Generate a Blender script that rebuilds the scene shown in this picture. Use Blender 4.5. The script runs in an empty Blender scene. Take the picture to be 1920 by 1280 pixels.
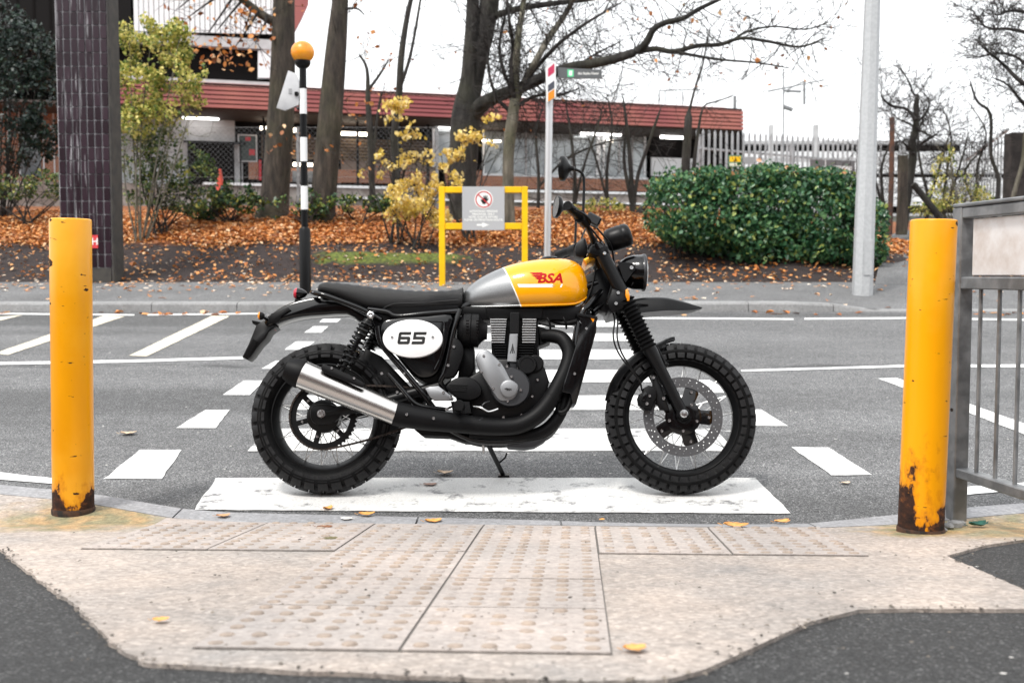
import bpy, bmesh, math, random
import numpy as np
from mathutils import Vector, Matrix, noise as mnoise

random.seed(7)
RNG = np.random.default_rng(11)
scene = bpy.context.scene
COL = scene.collection

# ------------------------------------------------------------------ camera
F = 2030.0                     # focal length in photograph pixels (1920 wide)
ZC = 0.92                      # camera height; z = 0 is the road under the bike
PITCH = math.atan(125 / F)
cam_d = bpy.data.cameras.new('camera')
cam = bpy.data.objects.new('camera', cam_d)
COL.objects.link(cam)
cam.location = (0, 0, ZC)
cam.rotation_euler = (math.pi / 2 - PITCH, 0, 0)
cam_d.sensor_width = 36.0
cam_d.lens = F / 1920 * 36
cam_d.clip_start = 0.05
cam_d.clip_end = 6000
cam_d.dof.use_dof = True
cam_d.dof.focus_distance = 4.42
cam_d.dof.aperture_fstop = 4.0
scene.camera = cam

# ------------------------------------------------------------------ sky and light (overcast)
world = bpy.data.worlds.new('World')
scene.world = world
world.use_nodes = True
wn, wl = world.node_tree.nodes, world.node_tree.links
wn.clear()
sky = wn.new('ShaderNodeTexSky')
sky.sky_type = 'NISHITA'
sky.sun_disc = False
SUN_EL, SUN_AZ = math.radians(58), math.radians(215)
sky.sun_elevation = SUN_EL
sky.sun_rotation = SUN_AZ
sky.dust_density = 6
sky.air_density = 1.5
hsv = wn.new('ShaderNodeHueSaturation')
hsv.inputs['Saturation'].default_value = 0.12
mixw = wn.new('ShaderNodeMixRGB')
mixw.inputs[0].default_value = 0.72        # thick even cloud over the clear-sky gradient
mixw.inputs[2].default_value = (9.4, 9.6, 9.8, 1)
bg = wn.new('ShaderNodeBackground')
bg.inputs['Strength'].default_value = 0.12
wo = wn.new('ShaderNodeOutputWorld')
wl.new(sky.outputs[0], hsv.inputs['Color'])
wl.new(hsv.outputs[0], mixw.inputs[1])
wl.new(mixw.outputs[0], bg.inputs['Color'])
wl.new(bg.outputs[0], wo.inputs[0])

sun_d = bpy.data.lights.new('sun', 'SUN')
sun_d.energy = 1.5
sun_d.angle = math.radians(11)
sun_d.color = (1.0, 0.96, 0.9)
sun = bpy.data.objects.new('sun', sun_d)
COL.objects.link(sun)
sun_dir = Vector((math.sin(SUN_AZ) * math.cos(SUN_EL), math.cos(SUN_AZ) * math.cos(SUN_EL), math.sin(SUN_EL)))
sun.rotation_euler = sun_dir.to_track_quat('Z', 'Y').to_euler()
sun.location = sun_dir * 30

vs = scene.view_settings
vs.view_transform = 'Standard'
vs.look = 'None'
vs.exposure = 0.85
vs.gamma = 1
vs.use_curve_mapping = False
scene.render.engine = 'CYCLES'
scene.cycles.use_denoising = True
scene.cycles.max_bounces = 8
scene.cycles.diffuse_bounces = 4

# ------------------------------------------------------------------ measuring: photograph pixel -> place
SP, CP = math.sin(PITCH), math.cos(PITCH)
def ray(px, py):
    u, v = (px - 960) / F, (640 - py) / F
    return Vector((u, CP + SP * v, -SP + CP * v))
def at(px, py, Y):
    d = ray(px, py)
    return Vector((0, 0, ZC)) + d * (Y / d.y)
RA, RB = -0.33, 0.0734                     # the road rises gently away from the camera
def zr(Y):
    return RA + RB * Y
def on_road(px, py, h=0.0):
    d = ray(px, py)
    t = (RA + h - ZC) / (d.z - RB * d.y)
    return Vector((0, 0, ZC)) + d * t
def pave_z(X, Y):
    return max(0.003 + 0.106 * (3.96 - max(Y, 1.2)), zr(Y) + 0.045)
def on_pave(px, py, h=0.0):
    d = ray(px, py)
    lo, hi = 0.5, 8.0
    for _ in range(50):
        m = (lo + hi) / 2
        if ZC + d.z * m / d.y > pave_z(0, m) + h: lo = m
        else: hi = m
    return Vector((0, 0, ZC)) + d * (lo / d.y)
def sstep(a, b, x):
    t = min(1, max(0, (x - a) / (b - a)))
    return t * t * (3 - 2 * t)
def kerb_h(X):                              # the far kerb drops for the crossing at the right
    return 0.1 - 0.085 * sstep(3.25, 3.9, X)
def bank_z(X, Y):
    base = zr(min(Y, 34)) + (kerb_h(X) if Y < 14.0 else 0.1)
    if Y < 14.35: return base
    top = 0.78 - 0.45 * sstep(3.5, 7.5, X)
    rise = top * sstep(14.3, 19.2, Y) ** 0.9
    n = mnoise.noise(Vector((X * 0.9, Y * 0.9, 0))) * 0.07 + mnoise.noise(Vector((X * 3, Y * 3, 4))) * 0.025
    moss = 0.10 * math.exp(-((Y - 15.75) / 0.28) ** 2) * sstep(-3.6, -2.6, X) * (1 - sstep(-0.7, -0.2, X))
    return base + rise + n * sstep(14.35, 15.2, Y) + moss

# ------------------------------------------------------------------ mesh helpers
def crom(pts, n=6, closed=False):
    """Catmull-Rom through points (any dimension, as tuples)."""
    P = [np.array(p, float) for p in pts]
    out = []
    m = len(P)
    rng = range(m) if closed else range(m - 1)
    for i in rng:
        p1, p2 = P[i], P[(i + 1) % m]
        p0 = P[(i - 1) % m] if (closed or i > 0) else 2 * p1 - p2
        p3 = P[(i + 2) % m] if (closed or i + 2 < m) else 2 * p2 - p1
        for k in range(n):
            t = k / n
            out.append(0.5 * ((2 * p1) + (-p0 + p2) * t + (2 * p0 - 5 * p1 + 4 * p2 - p3) * t * t + (-p0 + 3 * p1 - 3 * p2 + p3) * t ** 3))
    if not closed: out.append(P[-1])
    return out

class MB:
    def __init__(self):
        self.v, self.f, self.mi, self.cur = [], [], [], 0
    def add(self, vs, fs):
        o = len(self.v)
        self.v += [tuple(p) for p in vs]
        for f in fs:
            self.f.append([i + o for i in f]); self.mi.append(self.cur)
        return self
    def box(self, c, s, rot=None, bev=0.0):
        x, y, z = s[0] / 2, s[1] / 2, s[2] / 2
        if bev > 0:
            b = min(bev, x * .9, y * .9, z * .9)
            vs = []
            for sx in (-1, 1):
                for sy in (-1, 1):
                    for sz in (-1, 1):
                        vs += [(sx * x, sy * (y - b), sz * (z - b)), (sx * (x - b), sy * y, sz * (z - b)), (sx * (x - b), sy * (y - b), sz * z)]
            bm = bmesh.new()
            for p in vs: bm.verts.new(p)
            bmesh.ops.convex_hull(bm, input=bm.verts)
            bmesh.ops.dissolve_limit(bm, angle_limit=0.01, verts=bm.verts, edges=bm.edges)
            bm.verts.index_update()
            vv = [v.co.copy() for v in bm.verts]
            fs = [[v.index for v in f.verts] for f in bm.faces]
            bm.free()
        else:
            vv = [Vector((sx * x, sy * y, sz * z)) for sx in (-1, 1) for sy in (-1, 1) for sz in (-1, 1)]
            fs = [(0, 1, 3, 2), (4, 6, 7, 5), (0, 4, 5, 1), (2, 3, 7, 6), (0, 2, 6, 4), (1, 5, 7, 3)]
        c = Vector(c)
        if rot is not None: vv = [rot @ p for p in vv]
        return self.add([p + c for p in vv], fs)
    def tube(self, pts, r, n=8, caps=True, oval=None):
        P = [Vector(p) for p in pts]
        m = len(P)
        R = list(r) if hasattr(r, '__len__') else [r] * m
        T = [(P[min(i + 1, m - 1)] - P[max(i - 1, 0)]).normalized() for i in range(m)]
        a = Vector((0, 1, 0)) if abs(T[0].y) < 0.9 else Vector((1, 0, 0))
        U = (a - T[0] * a.dot(T[0])).normalized()
        vs, fs = [], []
        for i in range(m):
            U = (U - T[i] * U.dot(T[i])).normalized()
            W = T[i].cross(U)
            for k in range(n):
                an = 2 * math.pi * k / n
                e = oval if oval else 1.0
                vs.append(P[i] + (U * math.cos(an) * e + W * math.sin(an)) * R[i])
        for i in range(m - 1):
            for k in range(n):
                k2 = (k + 1) % n
                fs.append((i * n + k, i * n + k2, (i + 1) * n + k2, (i + 1) * n + k))
        if caps:
            fs.append(tuple(range(n))[::-1]); fs.append(tuple(range((m - 1) * n, m * n)))
        return self.add(vs, fs)
    def lathe(self, o, axis, prof, n=32, a0=0, a1=2 * math.pi, up=None):
        """prof: (distance along axis, radius)"""
        o, ax = Vector(o), Vector(axis).normalized()
        a = Vector(up) if up else (Vector((0, 0, 1)) if abs(ax.z) < 0.9 else Vector((1, 0, 0)))
        U = (a - ax * a.dot(ax)).normalized(); W = ax.cross(U)
        full = abs(a1 - a0 - 2 * math.pi) < 1e-6
        m = n if full else n + 1
        vs, fs = [], []
        for (h, r) in prof:
            for k in range(m):
                an = a0 + (a1 - a0) * k / n
                vs.append(o + ax * h + (U * math.cos(an) + W * math.sin(an)) * max(r, 1e-5))
        for i in range(len(prof) - 1):
            for k in range(n):
                k2 = (k + 1) % m
                fs.append((i * m + k, (i + 1) * m + k, (i + 1) * m + k2, i * m + k2))
        return self.add(vs, fs)
    def prism(self, pts, off, bev=0.0):
        """closed polygon pts (3-D, planar) extruded by off; the first face gets a bevel of size bev"""
        P = [Vector(p) for p in pts]; off = Vector(off)
        n = len(P); d = off.normalized()
        c = sum(P, Vector()) / n
        rings = []
        if bev > 0:
            ins = []
            for i in range(n):
                e1 = (P[i] - P[i - 1]).normalized(); e2 = (P[(i + 1) % n] - P[i]).normalized()
                n1, n2 = e1.cross(d), e2.cross(d)
                nn = (n1 + n2)
                if nn.length < 1e-6: nn = n1
                nn.normalize()
                if i == 0:
                    area = sum(((P[j] - c).cross(P[(j + 1) % n] - c)).dot(d) for j in range(n))
                    sgn = 1 if area > 0 else -1
                ins.append(P[i] - nn * sgn * bev)
            rings += [ins, [p + d * bev * 0.35 - (p - q) * 0.3 for p, q in zip(P, ins)], [p + d * bev for p in P]]
        else:
            rings.append(P)
        rings.append([p + off for p in P])
        vs = [p for r in rings for p in r]
        fs = [tuple(range(n))]
        for k in range(len(rings) - 1):
            for i in range(n):
                j = (i + 1) % n
                fs.append((k * n + i, (k + 1) * n + i, (k + 1) * n + j, k * n + j))
        fs.append(tuple(range((len(rings) - 1) * n, len(rings) * n))[::-1])
        return self.add(vs, fs)
    def sphere(self, c, r, nu=16, nv=10, sc=(1, 1, 1)):
        prof = []
        vs, fs = [], []
        for i in range(nv + 1):
            th = math.pi * i / nv
            for k in range(nu):
                ph = 2 * math.pi * k / nu
                vs.append(Vector(c) + Vector((math.sin(th) * math.cos(ph) * sc[0], math.sin(th) * math.sin(ph) * sc[1], math.cos(th) * sc[2])) * r)
        for i in range(nv):
            for k in range(nu):
                k2 = (k + 1) % nu
                fs.append((i * nu + k, (i + 1) * nu + k, (i + 1) * nu + k2, i * nu + k2))
        return self.add(vs, fs)
    def mesh(self, name, mats, origin=(0, 0, 0), smooth=35):
        me = bpy.data.meshes.new(name)
        o = Vector(origin)
        me.from_pydata([(p[0] - o.x, p[1] - o.y, p[2] - o.z) for p in self.v], [], self.f)
        mats = mats if isinstance(mats, (list, tuple)) else [mats]
        for m in mats: me.materials.append(m)
        if len(mats) > 1:
            me.polygons.foreach_set('material_index', self.mi)
        bm = bmesh.new(); bm.from_mesh(me)
        bmesh.ops.remove_doubles(bm, verts=bm.verts, dist=1e-6)
        bmesh.ops.recalc_face_normals(bm, faces=bm.faces)
        bm.to_mesh(me); bm.free()
        if smooth:
            me.polygons.foreach_set('use_smooth', [True] * len(me.polygons))
            me.set_sharp_from_angle(angle=math.radians(smooth))
        me.update()
        return me
    def build(self, name, mats, origin=(0, 0, 0), parent=None, smooth=35):
        ob = bpy.data.objects.new(name, self.mesh(name, mats, origin, smooth))
        COL.objects.link(ob)
        if parent is not None: ob.parent = parent
        else: ob.location = origin
        return ob

def tag(o, label=None, cat=None, group=None, kind=None):
    if label: o['label'] = label
    if cat: o['category'] = cat
    if group: o['group'] = group
    if kind: o['kind'] = kind
    return o
class Thing:
    """an Empty at the thing's base; parts given in world coordinates hang under it"""
    def __init__(self, name, label, cat, loc, group=None):
        self.o = bpy.data.objects.new(name, None)
        self.o.empty_display_size = 0.1
        COL.objects.link(self.o)
        self.o.location = loc
        self.loc = Vector(loc)
        tag(self.o, label, cat, group)
    def part(self, name, mb, mat, parent=None, smooth=35):
        ob = mb.build(name, mat, self.loc, parent or self.o, smooth)
        return ob
def copy_at(ob, parent, loc, rot=None):
    c = ob.copy(); COL.objects.link(c); c.parent = parent; c.location = loc
    if rot is not None: c.rotation_euler = rot
    return c

# ------------------------------------------------------------------ materials
def mat(name, col, rough=0.5, metal=0.0, col2=None, scale=8.0, detail=4.0, bump=0.0, bscale=None, coat=0.0,
        lo=0.4, hi=0.6, emit=None, estr=0.0, spec=None, rvar=0.0, stretch=None):
    m = bpy.data.materials.new(name); m.use_nodes = True
    N, L = m.node_tree.nodes, m.node_tree.links
    b = N['Principled BSDF']
    b.inputs['Base Color'].default_value = (*col, 1)
    b.inputs['Roughness'].default_value = rough
    b.inputs['Metallic'].default_value = metal
    if coat: b.inputs['Coat Weight'].default_value = coat; b.inputs['Coat Roughness'].default_value = 0.04
    if spec is not None: b.inputs['Specular IOR Level'].default_value = spec
    if emit: b.inputs['Emission Color'].default_value = (*emit, 1); b.inputs['Emission Strength'].default_value = estr
    if col2 or bump or rvar:
        tc = N.new('ShaderNodeTexCoord')
        src = tc.outputs['Object']
        if stretch:
            mp = N.new('ShaderNodeMapping'); mp.inputs['Scale'].default_value = stretch
            L.new(src, mp.inputs[0]); src = mp.outputs[0]
        nz = N.new('ShaderNodeTexNoise'); nz.inputs['Scale'].default_value = scale; nz.inputs['Detail'].default_value = detail
        L.new(src, nz.inputs['Vector'])
        if col2:
            r = N.new('ShaderNodeValToRGB')
            r.color_ramp.elements[0].position, r.color_ramp.elements[1].position = lo, hi
            r.color_ramp.elements[0].color = (*col, 1); r.color_ramp.elements[1].color = (*col2, 1)
            L.new(nz.outputs[0], r.inputs[0]); L.new(r.outputs[0], b.inputs['Base Color'])
        if rvar:
            mr = N.new('ShaderNodeMapRange'); mr.inputs['To Min'].default_value = rough - rvar; mr.inputs['To Max'].default_value = rough + rvar
            mr.inputs['From Min'].default_value = 0.3; mr.inputs['From Max'].default_value = 0.7
            L.new(nz.outputs[0], mr.inputs[0]); L.new(mr.outputs[0], b.inputs['Roughness'])
        if bump:
            nb = N.new('ShaderNodeTexNoise'); nb.inputs['Scale'].default_value = bscale or scale * 4; nb.inputs['Detail'].default_value = 6
            L.new(src, nb.inputs['Vector'])
            bp = N.new('ShaderNodeBump'); bp.inputs['Strength'].default_value = bump; bp.inputs['Distance'].default_value = 0.02
            L.new(nb.outputs[0], bp.inputs['Height']); L.new(bp.outputs[0], b.inputs['Normal'])
    return m

class NT:
    """small node-tree builder"""
    def __init__(self, name):
        self.m = bpy.data.materials.new(name); self.m.use_nodes = True
        self.N, self.L = self.m.node_tree.nodes, self.m.node_tree.links
        self.b = self.N['Principled BSDF']
        self.tc = self.N.new('ShaderNodeTexCoord').outputs['Object']
    def noise(self, scale, detail=4, vec=None, rough=0.5, stretch=None):
        n = self.N.new('ShaderNodeTexNoise'); n.inputs['Scale'].default_value = scale; n.inputs['Detail'].default_value = detail
        n.inputs['Roughness'].default_value = rough
        v = vec or self.tc
        if stretch:
            mp = self.N.new('ShaderNodeMapping'); mp.inputs['Scale'].default_value = stretch
            self.L.new(v, mp.inputs[0]); v = mp.outputs[0]
        self.L.new(v, n.inputs['Vector']); return n.outputs[0]
    def voro(self, scale, out='Distance', feature='F1'):
        n = self.N.new('ShaderNodeTexVoronoi'); n.inputs['Scale'].default_value = scale; n.feature = feature
        self.L.new(self.tc, n.inputs['Vector']); return n.outputs[out]
    def ramp(self, src, stops):
        r = self.N.new('ShaderNodeValToRGB'); e = r.color_ramp.elements
        while len(e) < len(stops): e.new(0.5)
        for k, (p, c) in enumerate(stops):
            e[k].position = p
            e[k].color = (*c, 1) if hasattr(c, '__len__') else (c, c, c, 1)
        self.L.new(src, r.inputs[0]); return r.outputs[0]
    def mix(self, fac, a, b, mode='MIX'):
        x = self.N.new('ShaderNodeMixRGB'); x.blend_type = mode
        for i, s in ((0, fac), (1, a), (2, b)):
            if isinstance(s, (int, float)): x.inputs[i].default_value = s if i == 0 else (s, s, s, 1)
            elif isinstance(s, tuple): x.inputs[i].default_value = (*s, 1)
            else: self.L.new(s, x.inputs[i])
        return x.outputs[0]
    def math(self, op, a, b=0.0, c=None):
        x = self.N.new('ShaderNodeMath'); x.operation = op
        for i, s in ((0, a), (1, b), (2, c)):
            if s is None: continue
            if isinstance(s, (int, float)): x.inputs[i].default_value = s
            else: self.L.new(s, x.inputs[i])
        return x.outputs[0]
    def sep(self, vec=None):
        s = self.N.new('ShaderNodeSeparateXYZ'); self.L.new(vec or self.tc, s.inputs[0]); return s.outputs
    def attr(self, name):
        a = self.N.new('ShaderNodeAttribute'); a.attribute_name = name; return a.outputs['Fac']
    def objrand(self):
        return self.N.new('ShaderNodeObjectInfo').outputs['Random']
    def bump(self, h, strength=0.3, dist=0.01):
        b = self.N.new('ShaderNodeBump'); b.inputs['Strength'].default_value = strength; b.inputs['Distance'].default_value = dist
        self.L.new(h, b.inputs['Height']); self.L.new(b.outputs[0], self.b.inputs['Normal'])
    def set(self, **k):
        for n, s in k.items():
            i = self.b.inputs[n.replace('_', ' ')]
            if isinstance(s, (int, float)): i.default_value = s
            elif isinstance(s, tuple): i.default_value = (*s, 1)
            else: self.L.new(s, i)
        return self.m

def asphalt(name, base, light=0.35, big=0.25, speck=0.0, tracks=False):
    t = NT(name)
    agg = t.voro(210, 'Color')
    sp = t.N.new('ShaderNodeSeparateColor'); t.L.new(agg, sp.inputs[0])
    c = t.ramp(sp.outputs[0], [(0.0, tuple(base * x for x in (.32, .32, .33))), (0.55, tuple(base * x for x in (1, 1.01, 1.04))), (0.9, (base * 1.7,) * 3), (1, (base * 2.6 + light * .2,) * 3)])
    n1 = t.ramp(t.noise(0.9, 6, rough=0.6), [(0.3, 1 - big), (0.7, 1 + big * .6)])
    n2 = t.ramp(t.noise(9, 5, rough=0.7), [(0.3, .82), (0.7, 1.12)])
    c = t.mix(1, t.mix(1, c, n1, 'MULTIPLY'), n2, 'MULTIPLY')
    if tracks:                                # wheel-polished bands and old patches running along the road
        c = t.mix(1, c, t.ramp(t.noise(1.0, 4, stretch=(.12, 1.3, 1)), [(0.36, .68), (0.5, 1.0), (0.64, 1.2)]), 'MULTIPLY')
        st = t.ramp(t.noise(0.7, 7, rough=.7), [(0.62, 0.0), (0.74, 0.45)])
        c = t.mix(st, c, (0.05, 0.05, 0.052))
        y = t.sep()[1]
        tar = t.math('MULTIPLY', t.math('LESS_THAN', t.math('ABSOLUTE', t.math('ADD', t.math('SUBTRACT', y, 8.0), t.math('MULTIPLY', t.noise(3, 5), .16))), .07), t.ramp(t.noise(2.2, 4), [(.4, 0.0), (.55, .7)]))
        c = t.mix(tar, c, (0.045, 0.045, 0.047))
    if speck:
        s2 = t.voro(26, 'Color'); q = t.N.new('ShaderNodeSeparateColor'); t.L.new(s2, q.inputs[0])
        d2 = t.voro(26)
        k = t.math('MULTIPLY', t.math('GREATER_THAN', q.outputs[1], 0.965), t.math('LESS_THAN', d2, 0.16))
        c = t.mix(k, c, (0.55, 0.53, 0.5))
    t.bump(t.voro(210), 0.5, 0.004)
    return t.set(Base_Color=c, Roughness=0.85)
def road_paint(name, col, wear=0.42):
    t = NT(name)
    n = t.noise(7, 8, rough=0.75)
    w = t.ramp(n, [(wear - .06, 1.0), (wear + .03, 0.0)])
    fine = t.ramp(t.noise(160, 2), [(0.3, .75), (0.6, 1.0)])
    dirt = t.ramp(t.noise(1.7, 5), [(0.25, .78), (0.7, 1.0)])
    cr = t.ramp(t.voro(11, 'Distance', 'DISTANCE_TO_EDGE'), [(0.0, 1.0), (0.008, 0.0)])
    cr = t.math('MULTIPLY', cr, t.ramp(t.noise(1.3, 2), [(0.5, 0.0), (0.62, 0.6)]))
    c = t.mix(1, t.mix(1, col, fine, 'MULTIPLY'), dirt, 'MULTIPLY')
    c = t.mix(t.math('MAXIMUM', w, cr), c, (0.16, 0.16, 0.165))
    t.bump(t.noise(120, 4), 0.3, 0.004)
    return t.set(Base_Color=c, Roughness=0.7)
def leafmat(name, stops, rough=0.5, trans=0.25):
    t = NT(name)
    c = t.ramp(t.attr('rnd'), stops)
    t.set(Base_Color=c, Roughness=rough)
    if trans:
        tr = t.N.new('ShaderNodeBsdfTranslucent'); t.L.new(c, tr.inputs[0])
        mx = t.N.new('ShaderNodeMixShader'); mx.inputs[0].default_value = trans
        out = t.N['Material Output']
        t.L.new(t.b.outputs[0], mx.inputs[1]); t.L.new(tr.outputs[0], mx.inputs[2]); t.L.new(mx.outputs[0], out.inputs[0])
    return t.m
def bark(name, a, b, green=0.0):
    t = NT(name)
    n = t.noise(9, 8, rough=0.7, stretch=(1, 1, 0.22))
    c = t.ramp(n, [(0.36, a), (0.55, b), (0.70, tuple(min(1, x * 2.0) for x in b))])
    if green:
        c = t.mix(t.ramp(t.noise(1.6, 4), [(0.45, 0.0), (0.65, green)]), c, (0.09, 0.10, 0.035))
    t.bump(n, 1.0, 0.05)
    return t.set(Base_Color=c, Roughness=0.9)

# ================================================================== THE SETTING
M = {}
M['road'] = asphalt('road_asphalt', 0.116, big=0.16, speck=1, tracks=True)
M['footway'] = asphalt('footway_asphalt', 0.027, big=0.2, speck=1)
M['far_pave'] = asphalt('far_pavement_asphalt', 0.13, big=0.25, speck=1)
M['paint'] = road_paint('road_paint_white', (0.80, 0.80, 0.79), 0.36)
M['paint_worn'] = road_paint('road_paint_worn', (0.74, 0.735, 0.72), 0.425)
M['paint_cream'] = road_paint('road_paint_cream', (0.76, 0.69, 0.55), 0.38)
def concrete(name, a, b, agg=0.5, moss=()):
    t = NT(name)
    n = t.noise(2.2, 7, rough=0.65)
    c = t.ramp(n, [(0.3, a), (0.68, b)])
    c = t.mix(1, c, t.ramp(t.noise(0.8, 5, rough=.6), [(0.35, .80), (0.62, 1.06)]), 'MULTIPLY')
    for (mx, my, r) in moss:                  # algae and rust bleeding out round the posts
        s = t.sep()
        d = t.math('SQRT', t.math('ADD', t.math('POWER', t.math('SUBTRACT', s[0], mx), 2), t.math('POWER', t.math('MULTIPLY', t.math('SUBTRACT', s[1], my), 1.5), 2)))
        k = t.ramp(t.math('SUBTRACT', t.math('ADD', t.noise(6, 6, rough=.7), .12), t.math('DIVIDE', d, r)), [(0.0, 0.0), (0.35, .75)])
        c = t.mix(k, c, t.ramp(t.noise(11, 4), [(0.4, (0.17, 0.155, 0.055)), (0.65, (0.40, 0.24, 0.08))]))
    q = t.N.new('ShaderNodeSeparateColor'); t.L.new(t.voro(95, 'Color'), q.inputs[0])
    c = t.mix(agg, c, t.mix(1, c, t.ramp(q.outputs[0], [(0, .62), (.5, 1.0), (.9, 1.25), (1, 1.6)]), 'MULTIPLY'))
    c = t.mix(1, c, t.ramp(t.noise(38, 4), [(0.3, .86), (0.7, 1.08)]), 'MULTIPLY')
    t.bump(t.voro(95), 0.35, 0.004)
    return t.set(Base_Color=c, Roughness=0.85)
M['concrete'] = concrete('apron_concrete', (0.265, 0.246, 0.232), (0.435, 0.365, 0.315), 0.6, ((-1.62, 3.98, .75), (1.72, 3.80, .9), (1.42, 3.72, .35)))
M['tile'] = concrete('tactile_concrete', (0.325, 0.296, 0.279), (0.43, 0.37, 0.335), 0.3)
M['blister'] = concrete('worn_shaded_blister', (0.265, 0.220, 0.186), (0.375, 0.298, 0.242), 0.3)  # warm worn tone; shading of the domes is also put into this darker colour
M['joint'] = mat('joint_dirt', (0.12, 0.11, 0.10), 0.95)
M['kerb'] = concrete('kerb_concrete', (0.24, 0.24, 0.25), (0.31, 0.31, 0.32), 0.4)
M['kerb_far'] = concrete('far_kerb_concrete', (0.22, 0.22, 0.22), (0.32, 0.32, 0.32), 0.25)
def soil_mat():
    t = NT('verge_soil')
    c = t.ramp(t.noise(6, 8, rough=0.75), [(0.3, (0.014, 0.009, 0.009)), (0.62, (0.042, 0.028, 0.026)), (0.8, (0.10, 0.07, 0.058))])
    s = t.sep()
    # moss on the low ridge
    my = t.math('SUBTRACT', 1, t.math('MULTIPLY', t.math('ABSOLUTE', t.math('SUBTRACT', s[1], 15.75)), 2.6))
    mx = t.math('SUBTRACT', 1.35, t.math('ABSOLUTE', t.math('ADD', s[0], 1.75)))
    k = t.math('MINIMUM', my, mx)
    k = t.ramp(t.math('ADD', k, t.math('MULTIPLY', t.noise(4, 6, rough=0.7), 1.0)), [(0.72, 0.0), (0.98, 1.0)])
    c = t.mix(k, c, t.ramp(t.noise(22, 3), [(0.3, (0.035, 0.05, 0.012)), (0.65, (0.17, 0.21, 0.03))]))
    lit = t.ramp(t.math('ADD', t.math('MULTIPLY', t.math('SUBTRACT', s[1], 16.6), 1.4), t.math('SUBTRACT', t.noise(2, 5), .5)), [(0.0, 0.0), (0.3, 1.0)])
    c = t.mix(lit, c, t.ramp(t.noise(16, 6, rough=.7), [(0.35, (0.09, 0.035, 0.015)), (0.6, (0.30, 0.10, 0.03)), (0.7, (0.42, 0.17, 0.06))]))
    t.bump(t.noise(25, 8, rough=0.8), 0.9, 0.05)
    return t.set(Base_Color=c, Roughness=0.95)
M['soil'] = soil_mat()
M['land'] = mat('far_land', (0.05, 0.055, 0.035), 0.95, col2=(0.10, 0.09, 0.06), scale=0.3)

def struct(o):
    o['kind'] = 'structure'; return o
def sheet(xs, ys, zf):
    b = MB()
    vs = [(x, y, zf(x, y)) for y in ys for x in xs]
    n = len(xs)
    fs = [(j * n + i, j * n + i + 1, (j + 1) * n + i + 1, (j + 1) * n + i) for j in range(len(ys) - 1) for i in range(n - 1)]
    return b.add(vs, fs)
lin = lambda a, b, n: [a + (b - a) * i / (n - 1) for i in range(n)]

road = struct(sheet(lin(-60, 60, 25), lin(3.2, 11.72, 9), lambda x, y: zr(y)).build('road', M['road']))

# ---- painted markings: sheets 4 mm above the road, edges a little ragged
def marking(name, px_poly, m, h=0.004, jit=0.004, step=0.06):
    P = [on_road(x, y, h) for x, y in px_poly]
    out = []
    for i in range(len(P)):
        a, b2 = P[i], P[(i + 1) % len(P)]
        k = max(1, int((b2 - a).length / step))
        for j in range(k):
            q = a.lerp(b2, j / k)
            out.append((q.x + random.uniform(-jit, jit), q.y + random.uniform(-jit, jit)))
    b = MB()
    c = sum(P, Vector()) / len(P)
    b.add([(x, y, zr(y) + h) for x, y in out], [tuple(range(len(out)))])
    o = b.build(name, m, smooth=0)
    o.parent = road
    return o
vpx, vpy = 940, 366
def zl(y): return 940 - 560 * (y - 366) / 564
def zrr(y): return 940 + 515 * (y - 366) / 564
ZS = [(895, 959), (803, 845), (741, 768), (693, 716), (655, 673), (625, 639), (601, 612.5)]
for k, (a, b2) in enumerate(ZS):
    L0, L1 = zl(a), zl(b2)
    if k == 0: L0, L1 = 405, 364
    marking('zebra_stripe', [(L0, a), (zrr(a) + (0 if k else -6), a), (zrr(b2) + 2, b2 + 3 * (k == 0)), (L1, b2 - 4 * (k == 0))], M['paint_worn'] if k < 2 else M['paint'])
LD = [(195, 262, 340, 303, 897, 843), (330, 385, 431, 405, 802, 768), (418, 457, 497, 468, 740, 713), (490, 517, 552, 530, 691, 676),
      (533, 555, 590, 572, 655.5, 640), (570, 588, 616, 602, 623.5, 611.5), (598, 606, 640, 632, 604, 597.5)]
for (bl, tl, tr, br, y0, y1) in LD:
    marking('edge_dash', [(bl, y0), (tl, y1), (tr, y1), (br, y0)], M['paint_worn' if y0 in (802,) else 'paint'])
for q in ([(1483, 837.5), (1553, 838.5), (1636, 889), (1560, 890.5)], [(1378, 767), (1427, 767), (1477, 798), (1410, 798)],
          [(1290, 712), (1330, 712), (1372, 736), (1328, 736)], [(1136, 597), (1153, 597.5), (1168, 606), (1150, 606)]):
    marking('edge_dash', q, M['paint'])
marking('line_marking', [(-200, 682), (0, 678.5), (250, 674), (456, 668), (456, 673), (250, 679), (0, 683.5), (-200, 687)], M['paint'])
marking('line_marking', [(1390, 693), (1560, 688), (1700, 683.5), (1920, 683), (2100, 684), (2100, 690), (1920, 688.5), (1700, 688), (1560, 691.5), (1390, 696.5)], M['paint'])
marking('line_marking', [(-150, 584.5), (252, 589), (252, 591.5), (-150, 588)], M['paint'])
marking('line_marking', [(276, 588.5), (486, 586.5), (486, 589), (276, 591.5)], M['paint'])
marking('line_marking', [(1150, 594), (1488, 596.5), (1488, 599.5), (1150, 597)], M['paint'])
marking('line_marking', [(1508, 596), (1710, 594.5), (2000, 599), (2000, 602.5), (1710, 597.5), (1508, 599)], M['paint'])
marking('bay_line', [(243, 666), (397, 592), (432, 592), (274, 668)], M['paint_cream'])
marking('bay_line', [(-10, 662), (195, 591.5), (234, 593), (14, 665)], M['paint_cream'])
marking('bay_line', [(-60, 606), (0, 594), (42, 590.5), (0, 601), (-60, 615)], M['paint_cream'])
marking('give_way_line', [(1646, 709), (1681, 708), (1917, 792), (2050, 840), (2050, 868), (1917, 812)], M['paint'])
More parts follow.
